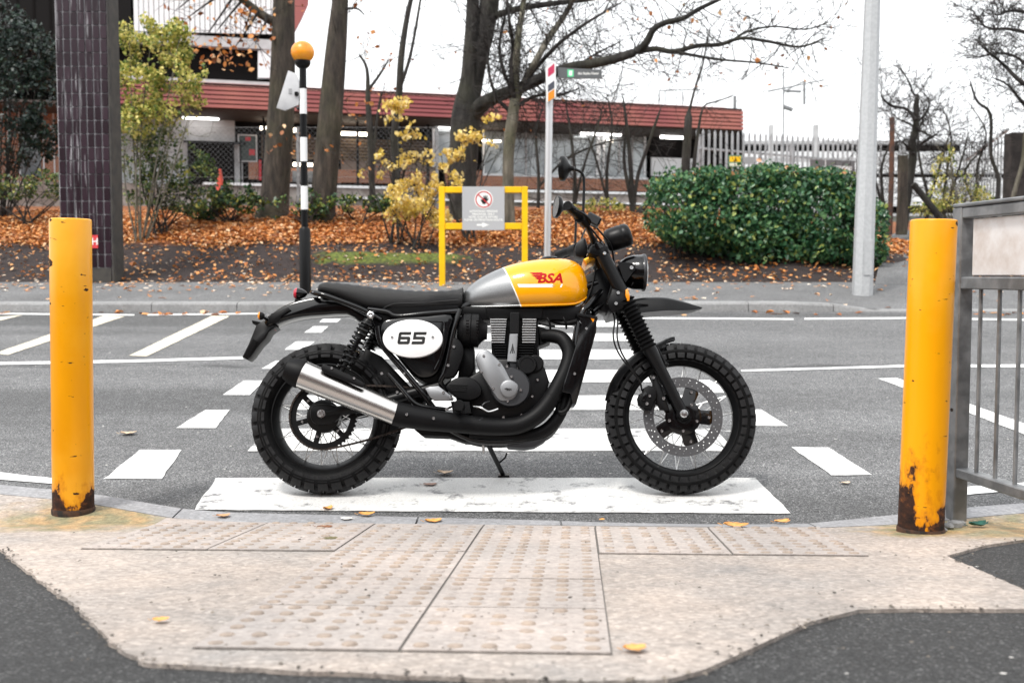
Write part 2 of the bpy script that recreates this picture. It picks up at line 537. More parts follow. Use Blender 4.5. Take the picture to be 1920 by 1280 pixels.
marking('give_way_line', [(1765, 915), (1920, 904), (2080, 893), (2080, 906), (1920, 916), (1765, 932)], M['paint'])
marking('give_way_line', [(-160, 862), (0, 884.5), (100, 896), (150, 902), (150, 910), (100, 906), (0, 898), (-160, 877)], M['paint'])

# ---- near kerb, footway, concrete apron, tactile tiles
KP = [(-420, 872), (-120, 893), (0, 907), (180, 925), (370, 955), (560, 962), (760, 967), (960, 972), (1200, 979), (1400, 981), (1520, 979), (1690, 962), (1920, 941), (2350, 915)]
kpts = [on_road(x, y, 0.045) for x, y in KP]
kpts = [Vector((-9, 5.05, 0))] + kpts + [Vector((9, 4.7, 0))]
kline = [Vector((p[0], p[1], 0)) for p in crom([(p.x, p.y) for p in kpts], 8)]
KX = [p.x for p in kline]; KY = [p.y for p in kline]
def kerb_y(X): return float(np.interp(X, KX, KY))
xs = lin(-40, -10, 7) + lin(-9, 9, 73) + lin(10, 40, 7)
b = MB()
ts = [k * .0025 for k in range(24)] + [.075, .1, .14, .2, .3, .42, .55, .7, .85, 1.0]
vv, ff = [], []
for t_ in ts:
    for x in xs:
        y = (kerb_y(x) - 0.135) * (1 - t_) + (-30.0) * t_
        vv.append((x, y, pave_z(x, y) - 0.009))
n = len(xs)
ff = [(j * n + i, j * n + i + 1, (j + 1) * n + i + 1, (j + 1) * n + i) for j in range(len(ts) - 1) for i in range(n - 1)]
footway = struct(b.add(vv, ff).build('footway', M['footway']))

joints = sorted([on_pave(785, 967).x, on_pave(1051, 978).x, on_pave(1515, 980).x, on_pave(345, 950).x])
stops = [-9.0]
x = joints[0]
left = []
while x > -8.3:
    x -= 0.92; left.append(x)
stops = [-9.0] + left[::-1] + joints
x = joints[-1]
while x < 8:
    x += 0.92; stops.append(x)
stops.append(9.0)
for a, c in zip(stops[:-1], stops[1:]):
    b = MB()
    g = 0.004
    secs = lin(a + g, c - g, 6)
    vs_, fs_ = [], []
    for x in secs:
        y = kerb_y(x)
        zt, zt2 = pave_z(x, y), pave_z(x, y - 0.13)
        z0 = zr(y) - 0.05
        vs_ += [(x, y, z0), (x, y + .004, zt - 0.012), (x, y - 0.010, zt), (x, y - 0.13, zt2 + 0.001), (x, y - 0.13, zt2 - 0.08)]
    for i in range(5):
        for k in range(4):
            fs_.append((i * 5 + k, i * 5 + k + 1, (i + 1) * 5 + k + 1, (i + 1) * 5 + k))
    fs_ += [(0, 1, 2, 3, 4), tuple(range(25, 30))[::-1]]
    o = b.add(vs_, fs_).build('kerb_stone', M['kerb'])
    o.parent = footway

AP = [(2300, 950), (2060, 985), (1920, 1011), (1850, 1021), (1776, 1041), (1832, 1066), (1920, 1104), (2060, 1150), (1920, 1141), (1700, 1140), (1610, 1142), (1520, 1164),
      (1440, 1200), (1380, 1228), (1320, 1254), (1250, 1273), (1120, 1276), (960, 1273), (840, 1268), (700, 1261), (560, 1255), (420, 1249), (330, 1244), (270, 1240), (246, 1226), (225, 1217), (207, 1200),
      (175, 1168), (135, 1130), (97, 1104), (60, 1075), (30, 1052), (0, 1030), (-150, 985), (-420, 960)]
edge = []
P = [on_pave(x, y) for x, y in AP]
for i in range(len(P) - 1):
    k = max(1, int((P[i + 1] - P[i]).length / 0.02))
    for j in range(k):
        q = P[i].lerp(P[i + 1], j / k)
        nz = mnoise.noise(Vector((q.x * 28, q.y * 28, 1))) * 0.007 + mnoise.noise(Vector((q.x * 70, q.y * 70, 8))) * 0.004 + mnoise.noise(Vector((q.x * 7, q.y * 7, 3))) * 0.003
        edge.append((q.x + nz, q.y + nz))
edge.append((P[-1].x, P[-1].y))
xa, xb = edge[-1][0], edge[0][0]
for x in lin(xa, xb, 60):
    edge.append((x, kerb_y(x) - 0.134))
bm = bmesh.new()
bm.faces.new([bm.verts.new((x, y, 0)) for x, y in edge])
for yy in lin(1.6, 4.6, 26):
    geom = list(bm.verts) + list(bm.edges) + list(bm.faces)
    bmesh.ops.bisect_plane(bm, geom=geom, plane_co=(0, yy, 0), plane_no=(0, 1, 0))
for v in bm.verts: v.co.z = pave_z(v.co.x, v.co.y)
bnd = [e for e in bm.edges if e.is_boundary]
r = bmesh.ops.extrude_edge_only(bm, edges=bnd)
for v in [g for g in r['geom'] if isinstance(g, bmesh.types.BMVert)]: v.co.z -= 0.03
me = bpy.data.meshes.new('concrete_apron'); bmesh.ops.recalc_face_normals(bm, faces=bm.faces); bm.to_mesh(me); bm.free()
me.materials.append(M['concrete'])
apron = bpy.data.objects.new('concrete_apron', me); COL.objects.link(apron); struct(apron)

O = on_pave(908, 985)
E2 = Vector((-0.059, -1, 0)).normalized(); E1 = Vector((-E2.y, E2.x, 0))
def pl(i, d):
    q = Vector((O.x, O.y, 0)) + E1 * i + E2 * d
    return q
D0 = -0.02
D1 = (on_pave(870, 1036) - O).dot(E2); D2 = (on_pave(838, 1086) - O).dot(E2); D3 = (on_pave(803, 1140) - O).dot(E2); D4 = (on_pave(750, 1222) - O).dot(E2)
M['tile_'] = M['tile']
def tactile(c0, c1, d0, d1, skew0=0.0):
    b = MB()
    g = 0.0034; W = 0.4
    x0, x1 = c0 * W + g, c1 * W - g
    nx, ny = 5, 7
    vs_, fs_ = [], []
    tilt = random.uniform(-.0012, .0012)
    def S(i, d, h):
        q = pl(i, d)
        d_ = min(q.y, kerb_y(q.x) - 0.137)
        return (q.x, d_, pave_z(q.x, d_) + h)
    for j in range(ny):
        for i in range(nx):
            u, w = x0 + (x1 - x0) * i / (nx - 1), d0 + g + (d1 - d0 - 2 * g) * j / (ny - 1)
            vs_.append(S(u, w, 0.005 + tilt * (u - x0) / .4))
    for j in range(ny - 1):
        for i in range(nx - 1):
            fs_.append((j * nx + i, j * nx + i + 1, (j + 1) * nx + i + 1, (j + 1) * nx + i))
    ring = [i for i in range(nx)] + [j * nx + nx - 1 for j in range(1, ny)] + [(ny - 1) * nx + i for i in range(nx - 2, -1, -1)] + [j * nx for j in range(ny - 2, 0, -1)]
    base = len(vs_)
    for k in ring: vs_.append((vs_[k][0], vs_[k][1], vs_[k][2] - 0.02))
    m_ = len(ring)
    for k in range(m_):
        fs_.append((ring[k], base + k, base + (k + 1) % m_, ring[(k + 1) % m_]))
    b.add(vs_, fs_)
    nb = max(3, int(round((d1 - d0) / 0.0667)))
    for j in range(nb):
        for i in range(6):
            u, w = x0 + (x1 - x0) * (i + .5) / 6, d0 + (d1 - d0) * (j + .5) / nb
            worn = random.uniform(0.35, 1.0)
            c = S(u, w, 0.005)
            if c[1] > kerb_y(c[0]) - 0.155: continue
            rv, rf = [], []
            for (rr, hh) in ((0.0165, -.0005), (0.0145, 0.0042 * worn), (0.008, 0.0062 * worn)):
                for k in range(8):
                    an = k * math.pi / 4
                    x_, y_ = c[0] + rr * math.cos(an), c[1] + rr * math.sin(an)
                    rv.append((x_, y_, c[2] + hh - .106 * rr * math.sin(an)))
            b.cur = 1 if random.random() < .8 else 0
            for q in range(2):
                for k in range(8):
                    rf.append((q * 8 + k, q * 8 + (k + 1) % 8, (q + 1) * 8 + (k + 1) % 8, (q + 1) * 8 + k))
            rf.append(tuple(range(16, 24)))
            b.add(rv, rf)
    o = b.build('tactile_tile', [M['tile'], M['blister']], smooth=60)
    o.parent = apron
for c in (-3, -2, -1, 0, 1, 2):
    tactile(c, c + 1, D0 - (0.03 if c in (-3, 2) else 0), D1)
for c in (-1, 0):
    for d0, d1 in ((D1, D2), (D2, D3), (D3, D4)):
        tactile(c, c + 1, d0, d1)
b = MB()                                   # dark dirt lying in the joints
for (c0, c1, d0, d1) in ((-3, 3, -0.01, D1), (-1, 1, D1, D4)):
    vs_ = []
    for j in range(9):
        for i in range(2):
            q = pl((c0, c1)[i] * .4, d0 + (d1 - d0) * j / 8)
            y_ = min(q.y, kerb_y(q.x) - 0.14)
            vs_.append((q.x, y_, pave_z(q.x, y_) + 0.0015))
    b.add(vs_, [(j * 2, j * 2 + 1, j * 2 + 3, j * 2 + 2) for j in range(8)])
o = b.build('joint_bed', M['joint'], smooth=0); o.parent = apron

# ---- far pavement, kerb, verge, path, land to the horizon
far_pave = struct(sheet(lin(-60, 60, 121), lin(11.7, 14.5, 8), lambda x, y: zr(y) + kerb_h(x) - 0.002 + (0.1 - kerb_h(x)) * sstep(11.9, 14, y)).build('far_pavement', M['far_pave']))
YK = 11.6
x = -13.0
while x < 13:
    w = 0.914
    b = MB()
    vs_, fs_ = [], []
    for i in range(3):
        xx = x + 0.004 + (w - 0.008) * i / 2
        h = kerb_h(xx)
        yk = YK + 0.02 * math.sin(xx * .3)
        vs_ += [(xx, yk, zr(yk) - .03), (xx, yk + .012, zr(yk) + h - .02), (xx, yk + .03, zr(yk) + h), (xx, yk + .15, zr(yk + .15) + h + .002), (xx, yk + .15, zr(yk) - .03)]
    for i in range(2):
        for k in range(4): fs_.append((i * 5 + k, i * 5 + k + 1, (i + 1) * 5 + k + 1, (i + 1) * 5 + k))
    fs_ += [(0, 1, 2, 3, 4), (14, 13, 12, 11, 10)]
    o = b.add(vs_, fs_).build('kerb_stone', M['kerb_far']); o.parent = far_pave
    x += w
struct(sheet(lin(-26, 26, 261), lin(14.36, 34, 110), bank_z).build('verge', M['soil']))
pb = MB()
PX = [((1640, 540), (1830, 520)), ((1648, 505), (1800, 495)), ((1662, 475), (1795, 472)), ((1672, 452), (1790, 452)), ((1690, 440), (1790, 440))]
YS = [14.0, 15.6, 17.6, 20.0, 22.5]
vs_ = []
for (l, r_), Y in zip(PX, YS):
    xl, xr = at(l[0], l[1], Y).x, at(r_[0], r_[1], Y).x
    for i in range(7):
        xx = xl + (xr - xl) * i / 6
        vs_.append((xx, Y, zr(Y) + .1 + 0.33 * sstep(14.3, 19.2, Y) ** .9 + 0.09 * sstep(14.2, 16, Y)))
pb.add(vs_, [(j * 7 + i, j * 7 + i + 1, (j + 1) * 7 + i + 1, (j + 1) * 7 + i) for j in range(4) for i in range(6)])
struct(pb.build('path', M['far_pave']))
struct(sheet([-3000, -60, -26, 26, 60, 3000], [33.5, 60, 200, 3000], lambda x, y: zr(34) + 0.55).build('ground', M['land']))
struct(sheet([-3000, -60, -26.0], [14.3, 25, 34], lambda x, y: zr(min(y, 34)) + .3).build('ground', M['land']))
struct(sheet([26.0, 60, 3000], [14.3, 25, 34], lambda x, y: zr(min(y, 34)) + .3).build('ground', M['land']))

# ================================================================== near street furniture
def bollard_mat(name, seed, rust_h, heavy):
    t = NT(name)
    s = t.sep()
    off = t.N.new('ShaderNodeVectorMath'); off.operation = 'ADD'; off.inputs[1].default_value = (seed, seed * 2, 0)
    t.L.new(t.tc, off.inputs[0])
    n = t.noise(9, 7, vec=off.outputs[0], rough=0.62, stretch=(1, 1, .55))
    n2 = t.noise(26, 5, vec=off.outputs[0], rough=0.6, stretch=(1, 1, 1.6))
    h = t.math('MULTIPLY', s[2], 1.0 / rust_h)
    k = t.math('SUBTRACT', t.math('ADD', t.math('MULTIPLY', n, 1.5), t.math('MULTIPLY', n2, .25)), t.math('MULTIPLY', h, heavy))
    rust = t.ramp(k, [(0.62, 0.0), (0.67, 1.0)])
    chips = t.math('GREATER_THAN', t.noise(13, 3, vec=off.outputs[0], stretch=(1, 1, 2.2)), 0.715)
    scuff = t.math('GREATER_THAN', t.noise(42, 2, vec=off.outputs[0], stretch=(.5, .5, 2.6)), 0.735)
    chips = t.math('MAXIMUM', chips, scuff)
    rust = t.math('MAXIMUM', rust, chips)
    grime = t.ramp(t.noise(3, 6, vec=off.outputs[0], stretch=(1, 1, .3)), [(0.42, 0.0), (0.75, 0.6)])
    yel = t.mix(grime, (0.86, 0.355, 0.001), (0.44, 0.155, 0.003))
    rc = t.ramp(n2, [(0.3, (0.008, 0.006, 0.006)), (0.55, (0.045, 0.018, 0.010)), (0.75, (0.20, 0.07, 0.02))])
    yel = t.mix(t.ramp(t.noise(2.1, 5, vec=off.outputs[0], rough=.6), [(0.5, 0.0), (0.72, .4)]), yel, (0.86, 0.47, 0.05))
    halo = t.ramp(k, [(0.5, 0.0), (0.66, 0.75)])
    yel = t.mix(halo, yel, (0.50, 0.15, 0.005))
    t.bump(t.math('SUBTRACT', 1, rust), 0.4, 0.003)
    return t.set(Base_Color=t.mix(rust, yel, rc), Roughness=t.mix(rust, .30, .9), Specular_IOR_Level=.3)
M['bol_l'] = bollard_mat('bollard_paint_worn', 3.0, 0.16, 0.55)
M['bol_r'] = bollard_mat('bollard_paint_rusty', 9.0, 0.34, 0.5)
M['rust_dark'] = mat('rust_black', (0.012, 0.009, 0.008), 0.9, col2=(0.07, 0.03, 0.015), scale=30)
def bollard(label, base_px, top_px, rad, m):
    g = on_pave(*base_px)
    base = Vector((g.x * (g.y + rad * 0.9) / g.y, g.y + rad * 0.9, 0)); base.z = pave_z(base.x, base.y)
    top = at(top_px[0], top_px[1], base.y)
    ax = top - base; L = ax.length
    t = Thing('bollard', label, 'bollard', base, 'yellow bollards at the crossing')
    b = MB()
    b.lathe(base, ax, [(-.03, rad), (0.0, rad), (.02, rad), (.3 * L, rad), (.7 * L, rad), (L - .006, rad), (L - .002, rad - .002), (L, rad - .006), (L + .001, 0)], 48)
    post = t.part('post', b, m, smooth=50)
    b = MB()
    b.lathe(base, ax, [(-.01, rad + .004), (.012, rad + .004), (.018, rad + .001)], 48)
    t.part('base_collar', b, M['rust_dark'], smooth=50)
    return t
bollard('yellow steel bollard with small paint chips in front of the tiled pillar', (138, 968), (132, 410), 0.0755, M['bol_l'])
bollard('yellow steel bollard with a badly rusted foot beside the grey railing', (1726, 1001), (1751, 412), 0.0765, M['bol_r'])

M['galv'] = mat('galvanised_steel', (0.17, 0.175, 0.18), 0.45, 0.6, col2=(0.26, 0.265, 0.27), scale=14, bump=0.08, rvar=0.1)
def panel_mat():
    t = NT('stained_white_panel')
    s = t.sep()
    st = t.ramp(t.noise(5, 6, rough=.65), [(0.45, 0.0), (0.75, 0.8)])
    c = t.mix(st, (0.72, 0.71, 0.71), (0.42, 0.33, 0.27))
    drip = t.math('MULTIPLY', t.ramp(t.noise(30, 3, stretch=(1, 1, .12)), [(0.48, 0.0), (0.62, 1.0)]), t.ramp(s[2], [(1.085, 0.0), (1.13, 1.0)]))
    return t.set(Base_Color=t.mix(drip, c, (0.12, 0.09, 0.06)), Roughness=.5)
M['panel'] = panel_mat()
RP0 = Vector((1.660, 4.0, 0)); RE = Vector((0.145, -0.989, 0)).normalized(); RN = Vector((RE.y, -RE.x, 0))
RROT = Matrix.Rotation(math.atan2(RE.y, RE.x), 3, 'Z')
zg = pave_z(RP0.x, RP0.y)
rail = Thing('guard_railing', 'grey galvanised pedestrian railing with a stained white panel at its top', 'railing', (RP0.x, RP0.y, zg))
def rbox(s0, s1, z0, z1, w, name, m, bev=.004, off=0):
    c = RP0 + RE * ((s0 + s1) / 2) + RN * off; c.z = (z0 + z1) / 2
    b = MB(); b.box(c, (s1 - s0, w, z1 - z0), RROT, bev)
    return rail.part(name, b, m)
RL = 2.0
for s in (0, RL):
    q = RP0 + RE * s
    rbox(s - .03, s + .03, pave_z(q.x, q.y) - .05, 1.165 if s == 0 else 1.165, .055, 'post', M['galv'])
rbox(-.03, RL + .03, 1.166, 1.206 - .026, .058, 'top_rail', M['galv'])
rbox(.031, RL - .031, 1.125, 1.163, .05, 'top_rail', M['galv'])
rbox(.031, RL - .031, .868, .912, .05, 'middle_rail', M['galv'])
rbox(.031, RL - .031, .172, .208, .05, 'bottom_rail', M['galv'])
rbox(.07, RL - .07, .918, 1.12, .008, 'panel', M['panel'], .002)
s = .125
while s < RL - .05:
    q = RP0 + RE * s
    b = MB(); b.tube([(q.x, q.y, .205), (q.x, q.y, .872)], .0075, 10)
    rail.part('bar', b, M['galv'])
    s += .115
for z in (.42, 1.03):
    q = RP0 + RN * (-.0275) + Vector((0, 0, z))
    b = MB(); b.lathe(q, -RN, [(0, .007), (.003, .006), (.003, 0)], 10)
    rail.part('bolt', b, M['rust_dark'])
    b = MB(); b.lathe(RP0 + RN * .0275 + Vector((0, 0, z)), RN, [(0, .007), (.003, .006), (.003, 0)], 10)
    rail.part('bolt', b, M['rust_dark'])

# ================================================================== THE MOTORCYCLE
M['blk'] = mat('gloss_black_paint', (0.003, 0.003, 0.0035), 0.14, coat=0.25, spec=.3)
M['blk_s'] = mat('satin_black', (0.005, 0.005, 0.0055), 0.36, bump=0.03, bscale=300, spec=.2)
M['blk_m'] = mat('matt_black', (0.005, 0.005, 0.0055), 0.48, bump=0.05, bscale=250, spec=.14)
M['rubber'] = mat('tyre_rubber', (0.003, 0.003, 0.0033), 0.5, col2=(0.005, 0.005, 0.0053), scale=18, bump=0.12, bscale=160, spec=.1)
M['tread'] = mat('tread_rubber', (0.010, 0.010, 0.011), 0.5, col2=(0.017, 0.017, 0.018), scale=22, bump=0.1, bscale=140, spec=.2)
M['seatm'] = mat('seat_vinyl', (0.007, 0.007, 0.0078), 0.42, bump=0.25, bscale=420, spec=.35)
M['chrome'] = mat('bright_steel', (0.55, 0.55, 0.55), 0.24, 1.0)
M['alloy'] = mat('bead_blasted_alloy', (0.25, 0.255, 0.265), 0.46, 0.8, bump=0.05, bscale=500)
M['fin'] = mat('polished_fin', (0.62, 0.62, 0.62), 0.3, 0.9)
M['alloy_d'] = mat('dark_alloy', (0.045, 0.046, 0.05), 0.45, 0.6, bump=0.05, bscale=400)
M['disc'] = mat('brake_disc_steel', (0.085, 0.085, 0.09), 0.5, 0.5, rvar=0.1, scale=40)
M['spoke'] = mat('spoke_steel', (0.62, 0.62, 0.62), 0.3, 1.0)
M['chainm'] = mat('oily_chain', (0.05, 0.036, 0.03), 0.5, 0.6, col2=(0.015, 0.012, 0.01), scale=60)
M['red_lens'] = mat('red_lens', (0.42, 0.012, 0.03), 0.15, coat=0.5)
M['amber'] = mat('amber_lens', (0.85, 0.28, 0.01), 0.18, coat=0.5)
M['white_plate'] = mat('white_enamel', (0.82, 0.82, 0.82), 0.3, coat=0.3)
M['ink'] = mat('black_ink', (0.006, 0.006, 0.006), 0.4)
M['redink'] = mat('red_decal', (0.40, 0.002, 0.005), 0.4, spec=.15)
M['whiteink'] = mat('white_decal', (0.85, 0.85, 0.82), 0.3, coat=0.5)
M['brass'] = mat('brass_badge', (0.62, 0.48, 0.26), 0.35, 0.8)
M['gold'] = mat('gold_anodised', (0.75, 0.36, 0.02), 0.3, 0.5)
def brushed():
    t = NT('brushed_steel')
    n = t.noise(30, 4, stretch=(1, 40, 40))
    t.bump(n, 0.04, 0.002)
    return t.set(Base_Color=t.ramp(n, [(0.3, (0.55, 0.53, 0.51)), (0.7, (0.66, 0.645, 0.63))]), Metallic=1.0, Roughness=0.27)
M['steel'] = brushed()
def lens_mat():
    t = NT('headlamp_glass'); return t.set(Base_Color=(0.75, 0.77, 0.78), Roughness=0.08, Metallic=0.55)
M['lens'] = lens_mat()

LEAN = math.radians(12)
bx = on_road(944, 930)
BR = Vector((bx.x, bx.y, zr(bx.y)))
RL_ = Matrix.Rotation(-LEAN, 3, 'X')
RI = RL_.inverted()
bike = bpy.data.objects.new('motorcycle', None); bike.empty_display_size = 0.2
COL.objects.link(bike)
bike.location = BR; bike.rotation_euler = (-LEAN, 0, 0)
tag(bike, 'black retro motorcycle with a yellow and silver tank parked on the zebra crossing', 'motorcycle')
def B(px, py, ly=0.0):
    o = RI @ (Vector((0, 0, ZC)) - BR); d = RI @ ray(px, py)
    t = (ly - o.y) / d.y
    return o + d * t
SC = 4.5 / F                                 # metres per photograph pixel at the bike
def bp(mb, name, m, parent=None, smooth=35):
    return mb.build(name, m, (0, 0, 0), parent or bike, smooth)
def plate(poly, ly0, ly1, bev=0.004, n=0, name=None, m=None, parent=None, mb=None, closed=True):
    pts = crom(poly, n, True) if n else poly
    P = [B(p[0], p[1], ly0) for p in pts]
    b = mb or MB()
    b.prism(P, (0, ly1 - ly0, 0), bev)
    if name: return bp(b, name, m, parent)
    return b
def pipe(pts, r, name=None, m=None, parent=None, n=6, seg=12, mb=None, oval=None):
    q = crom(pts, n) if n else [np.array(p, float) for p in pts]
    P = [B(*p[:3]) for p in q]
    if hasattr(r, '__len__'):
        rr = crom([(x,) for x in r], n); R = [float(x[0]) for x in rr]
    else: R = r
    b = mb or MB()
    b.tube(P, R, seg, oval=oval)
    if name: return bp(b, name, m, parent)
    return b
def mirror(mb):
    o = MB()
    o.v = [(x, -y, z) for x, y, z in mb.v]; o.f = [list(f)[::-1] for f in mb.f]; o.mi = list(mb.mi)
    return o

_bolt = MB(); _bolt.lathe((0, 0, 0), (0, -1, 0), [(-.004, .0075), (.0025, .0075), (.0045, .0062), (.0045, .0036), (.002, .003), (.002, 0)], 14)
bolt_me = _bolt.mesh('bolt', M['chrome'])
def bolt(px, py, ly, s=1.0, parent=None):
    ob = bpy.data.objects.new('bolt', bolt_me); COL.objects.link(ob)
    ob.parent = parent or bike; ob.location = B(px, py, ly); ob.scale = (s, s, s)
    return ob

# ---------------------------------------------------------------- wheels
def wheel(cx, cy, c, w, rim_in, name_label, nblk, near_big):
    C = B(cx, cy, 0)
    cw = BR + RL_ @ C
    R = (cw.z - zr(cw.y) - c) / math.cos(LEAN) + c - 0.002
    rim = rim_in * SC
    hb = MB()
    hb.lathe(C, (0, 1, 0), [(-.085, .0), (-.085, .022), (-.07, .03), (-.055, .055), (-.045, .055), (-.04, .034), (.04, .034), (.045, .055), (.055, .055), (.07, .03), (.085, .022), (.085, 0)], 32)
    wo = bp(hb, 'wheel', M['blk_s'])
    wo['label'] = name_label
    tb = MB()
    prof = []
    Rt = R - 0.018                            # casing under the tread blocks
    ri = rim + 0.016
    for k in range(25):
        a = math.pi * (-0.36 + 1.72 * k / 24) - math.pi / 2
        # torus-like casing section
        ca, sa = math.cos(a), math.sin(a)
    hw = w / 2
    prof = [(-hw * .62, ri - .004), (-hw * .86, ri + .012), (-hw * .99, ri + (Rt - ri) * .42), (-hw, ri + (Rt - ri) * .56), (-hw * .97, ri + (Rt - ri) * .70), (-hw * .86, Rt - .026), (-hw * .62, Rt - .010),
            (-hw * .32, Rt - .002), (0, Rt), (hw * .32, Rt - .002), (hw * .62, Rt - .010), (hw * .86, Rt - .026), (hw * .97, ri + (Rt - ri) * .70), (hw, ri + (Rt - ri) * .56), (hw * .99, ri + (Rt - ri) * .42), (hw * .86, ri + .012), (hw * .62, ri - .004)]
    pr = [tuple(p) for p in crom(prof, 3)]
    tb.lathe(C, (0, 1, 0), pr, 96)
    bp(tb, 'tyre', M['rubber'], wo, 50)
    rb = MB()
    rb.lathe(C, (0, 1, 0), [(-hw * .66, ri + .002), (-hw * .68, ri - .006), (-hw * .60, rim + .004), (-hw * .40, rim - .002), (-hw * .22, rim - .012), (hw * .22, rim - .012), (hw * .40, rim - .002), (hw * .60, rim + .004), (hw * .68, ri - .006), (hw * .66, ri + .002), (0, ri - .006), (-hw * .66, ri + .002)], 96)
    bp(rb, 'rim', M['blk_s'], wo, 40)
    # tread blocks: shared meshes turned about the axle
    def block(y0, y1, r0a, r0b, ha, wid):
        b = MB()
        vs_ = []
        for s in (-1, 1):
            for (y, r0) in ((y0, r0a), (y1, r0b)):
                for (dr, k) in ((-.006, 1.04), (ha - .002, 1.0), (ha, .9)):
                    a = s * wid * k
                    rr = r0 + dr
                    vs_.append((rr * math.sin(a), y + (0.0012 if dr == ha else 0) * (1 if y == y0 else -1) * (1 if y1 > y0 else -1), rr * math.cos(a)))
        # index: s(2) x y(2) x level(3)
        I = lambda s, y, l: s * 6 + y * 3 + l
        f = []
        for l in range(2):
            f += [(I(0, 0, l), I(1, 0, l), I(1, 0, l + 1), I(0, 0, l + 1)), (I(0, 1, l), I(0, 1, l + 1), I(1, 1, l + 1), I(1, 1, l)),
                  (I(0, 0, l), I(0, 0, l + 1), I(0, 1, l + 1), I(0, 1, l)), (I(1, 0, l), I(1, 1, l), I(1, 1, l + 1), I(1, 0, l + 1))]
        f += [(I(0, 0, 2), I(1, 0, 2), I(1, 1, 2), I(0, 1, 2)), (I(0, 0, 0), I(0, 1, 0), I(1, 1, 0), I(1, 0, 0))]
        return b.add(vs_, f)
    st = 2 * math.pi / nblk
    shoulder = block(-hw * 1.0, -hw * .60, Rt - .046, Rt - .011, .018, st * .36)
    centre = block(-hw * .54, -hw * .04, Rt - .008, Rt, .0178, st * .36)
    ms, mc = shoulder.mesh('tread_block', M['tread']), centre.mesh('tread_block', M['tread'])
    for k in range(nblk):
        for me_, o in ((ms, 0), (mc, .5)):
            ob = bpy.data.objects.new('tread_block', me_); COL.objects.link(ob); ob.parent = wo
            ob.location = C; ob.rotation_euler = (0, (k + o) * st, 0)
    far = MB()
    for src, o in ((mirror(shoulder), .25), (mirror(centre), .75)):
        for k in range(nblk):
            Rm = Matrix.Rotation((k + o) * st, 3, 'Y')
            far.add([C + Rm @ Vector(v) for v in src.v], src.f)
    tag(bp(far, 'far_tread', M['tread'], wo), kind='stuff')
    # spokes
    rows = []
    for side, flange in ((-1, -.048), (1, .048)):
        for cross in (-1, 1):
            b = MB()
            a0 = 0.0
            p0 = Vector((.052 * math.sin(a0), flange + .004 * cross, .052 * math.cos(a0)))
            a1 = cross * 0.62
            p1 = Vector(((rim + .002) * math.sin(a1), side * .006, (rim + .002) * math.cos(a1)))
            b.tube([p0, p1], .0022, 6)
            q = p1.lerp(p0, .06)
            b.tube([p1, q], .0038, 6)
            me_ = b.mesh('spoke', M['spoke'])
            rows.append((me_, (side + 1) * .5 * math.pi / 9 + (cross + 1) * .25 * math.pi / 9))
    for me_, o in rows:
        for k in range(9):
            ob = bpy.data.objects.new('spoke', me_); COL.objects.link(ob); ob.parent = wo
            ob.location = C; ob.rotation_euler = (0, o + k * 2 * math.pi / 9, 0)
    return C, R, wo
FC, FR, fw = wheel(1276, 783, .056, .112, 104, 'front wheel with wire spokes and a drilled brake disc', 42, 1)
RC, RR, rw = wheel(613, 783, .075, .150, 95, 'rear wheel with wire spokes and a chain sprocket', 32, 1)

# front brake disc with drilled holes
def disc(C, ly, r0, r1, nseg, pat):
    b = MB()
    rows = 9
    rs = [r0 + (r1 - r0) * k / rows for k in range(rows + 1)]
    for t_, yy in ((0, ly), (1, ly + .0045)):
        vs_ = [(C.x + r * math.sin(2 * math.pi * k / nseg), yy, C.z + r * math.cos(2 * math.pi * k / nseg)) for r in rs for k in range(nseg)]
        fs_ = []
        for i in range(rows):
            for k in range(nseg):
                if pat(i, k): continue
                k2 = (k + 1) % nseg
                fs_.append((i * nseg + k, i * nseg + k2, (i + 1) * nseg + k2, (i + 1) * nseg + k))
        b.add(vs_, fs_)
    for r in (rs[0], rs[-1]):
        b.lathe((C.x, ly, C.z), (0, 1, 0), [(0, r), (.0045, r)], nseg)
    # walls of the holes
    for i in range(rows):
        for k in range(nseg):
            if not pat(i, k): continue
            a0, a1 = 2 * math.pi * k / nseg, 2 * math.pi * (k + 1) / nseg
            q = [(rs[i], a0), (rs[i], a1), (rs[i + 1], a1), (rs[i + 1], a0)]
            P0 = [(C.x + r * math.sin(a), ly, C.z + r * math.cos(a)) for r, a in q]
            P1 = [(x, ly + .0045, z) for x, y, z in P0]
            b.add(P0 + P1, [(0, 1, 5, 4), (1, 2, 6, 5), (2, 3, 7, 6), (3, 0, 4, 7)])
    return b
def hole(i, k):
    ph = k % 6
    return (i == 6 and ph == 0) or (i == 2 and ph == 3) or (i == 4 and ph == 5 and (k // 6) % 3 == 0)
LYD = -.068
d_ = disc(FC, LYD, .122, .165, 192, hole)
d_.cur = 0
bp(d_, 'brake_disc', M['disc'], fw, 30)
b = MB()
star = []
for k in range(60):
    a = 2 * math.pi * k / 60
    arm = min(1, max(0, math.cos(5 * (a - .35)) * 1.7 + .5))
    r = .074 + .052 * arm
    star.append((FC.x + r * math.sin(a), LYD + .003, FC.z + r * math.cos(a)))
b.prism(star, (0, .006, 0), .001)
b.lathe((FC.x, 0, FC.z), (0, 1, 0), [(LYD, .0), (LYD - .006, .012), (LYD - .006, .05), (LYD, .075), (LYD + .03, .075), (LYD + .03, .0)], 40)
car = bp(b, 'disc_carrier', M['blk'], fw)
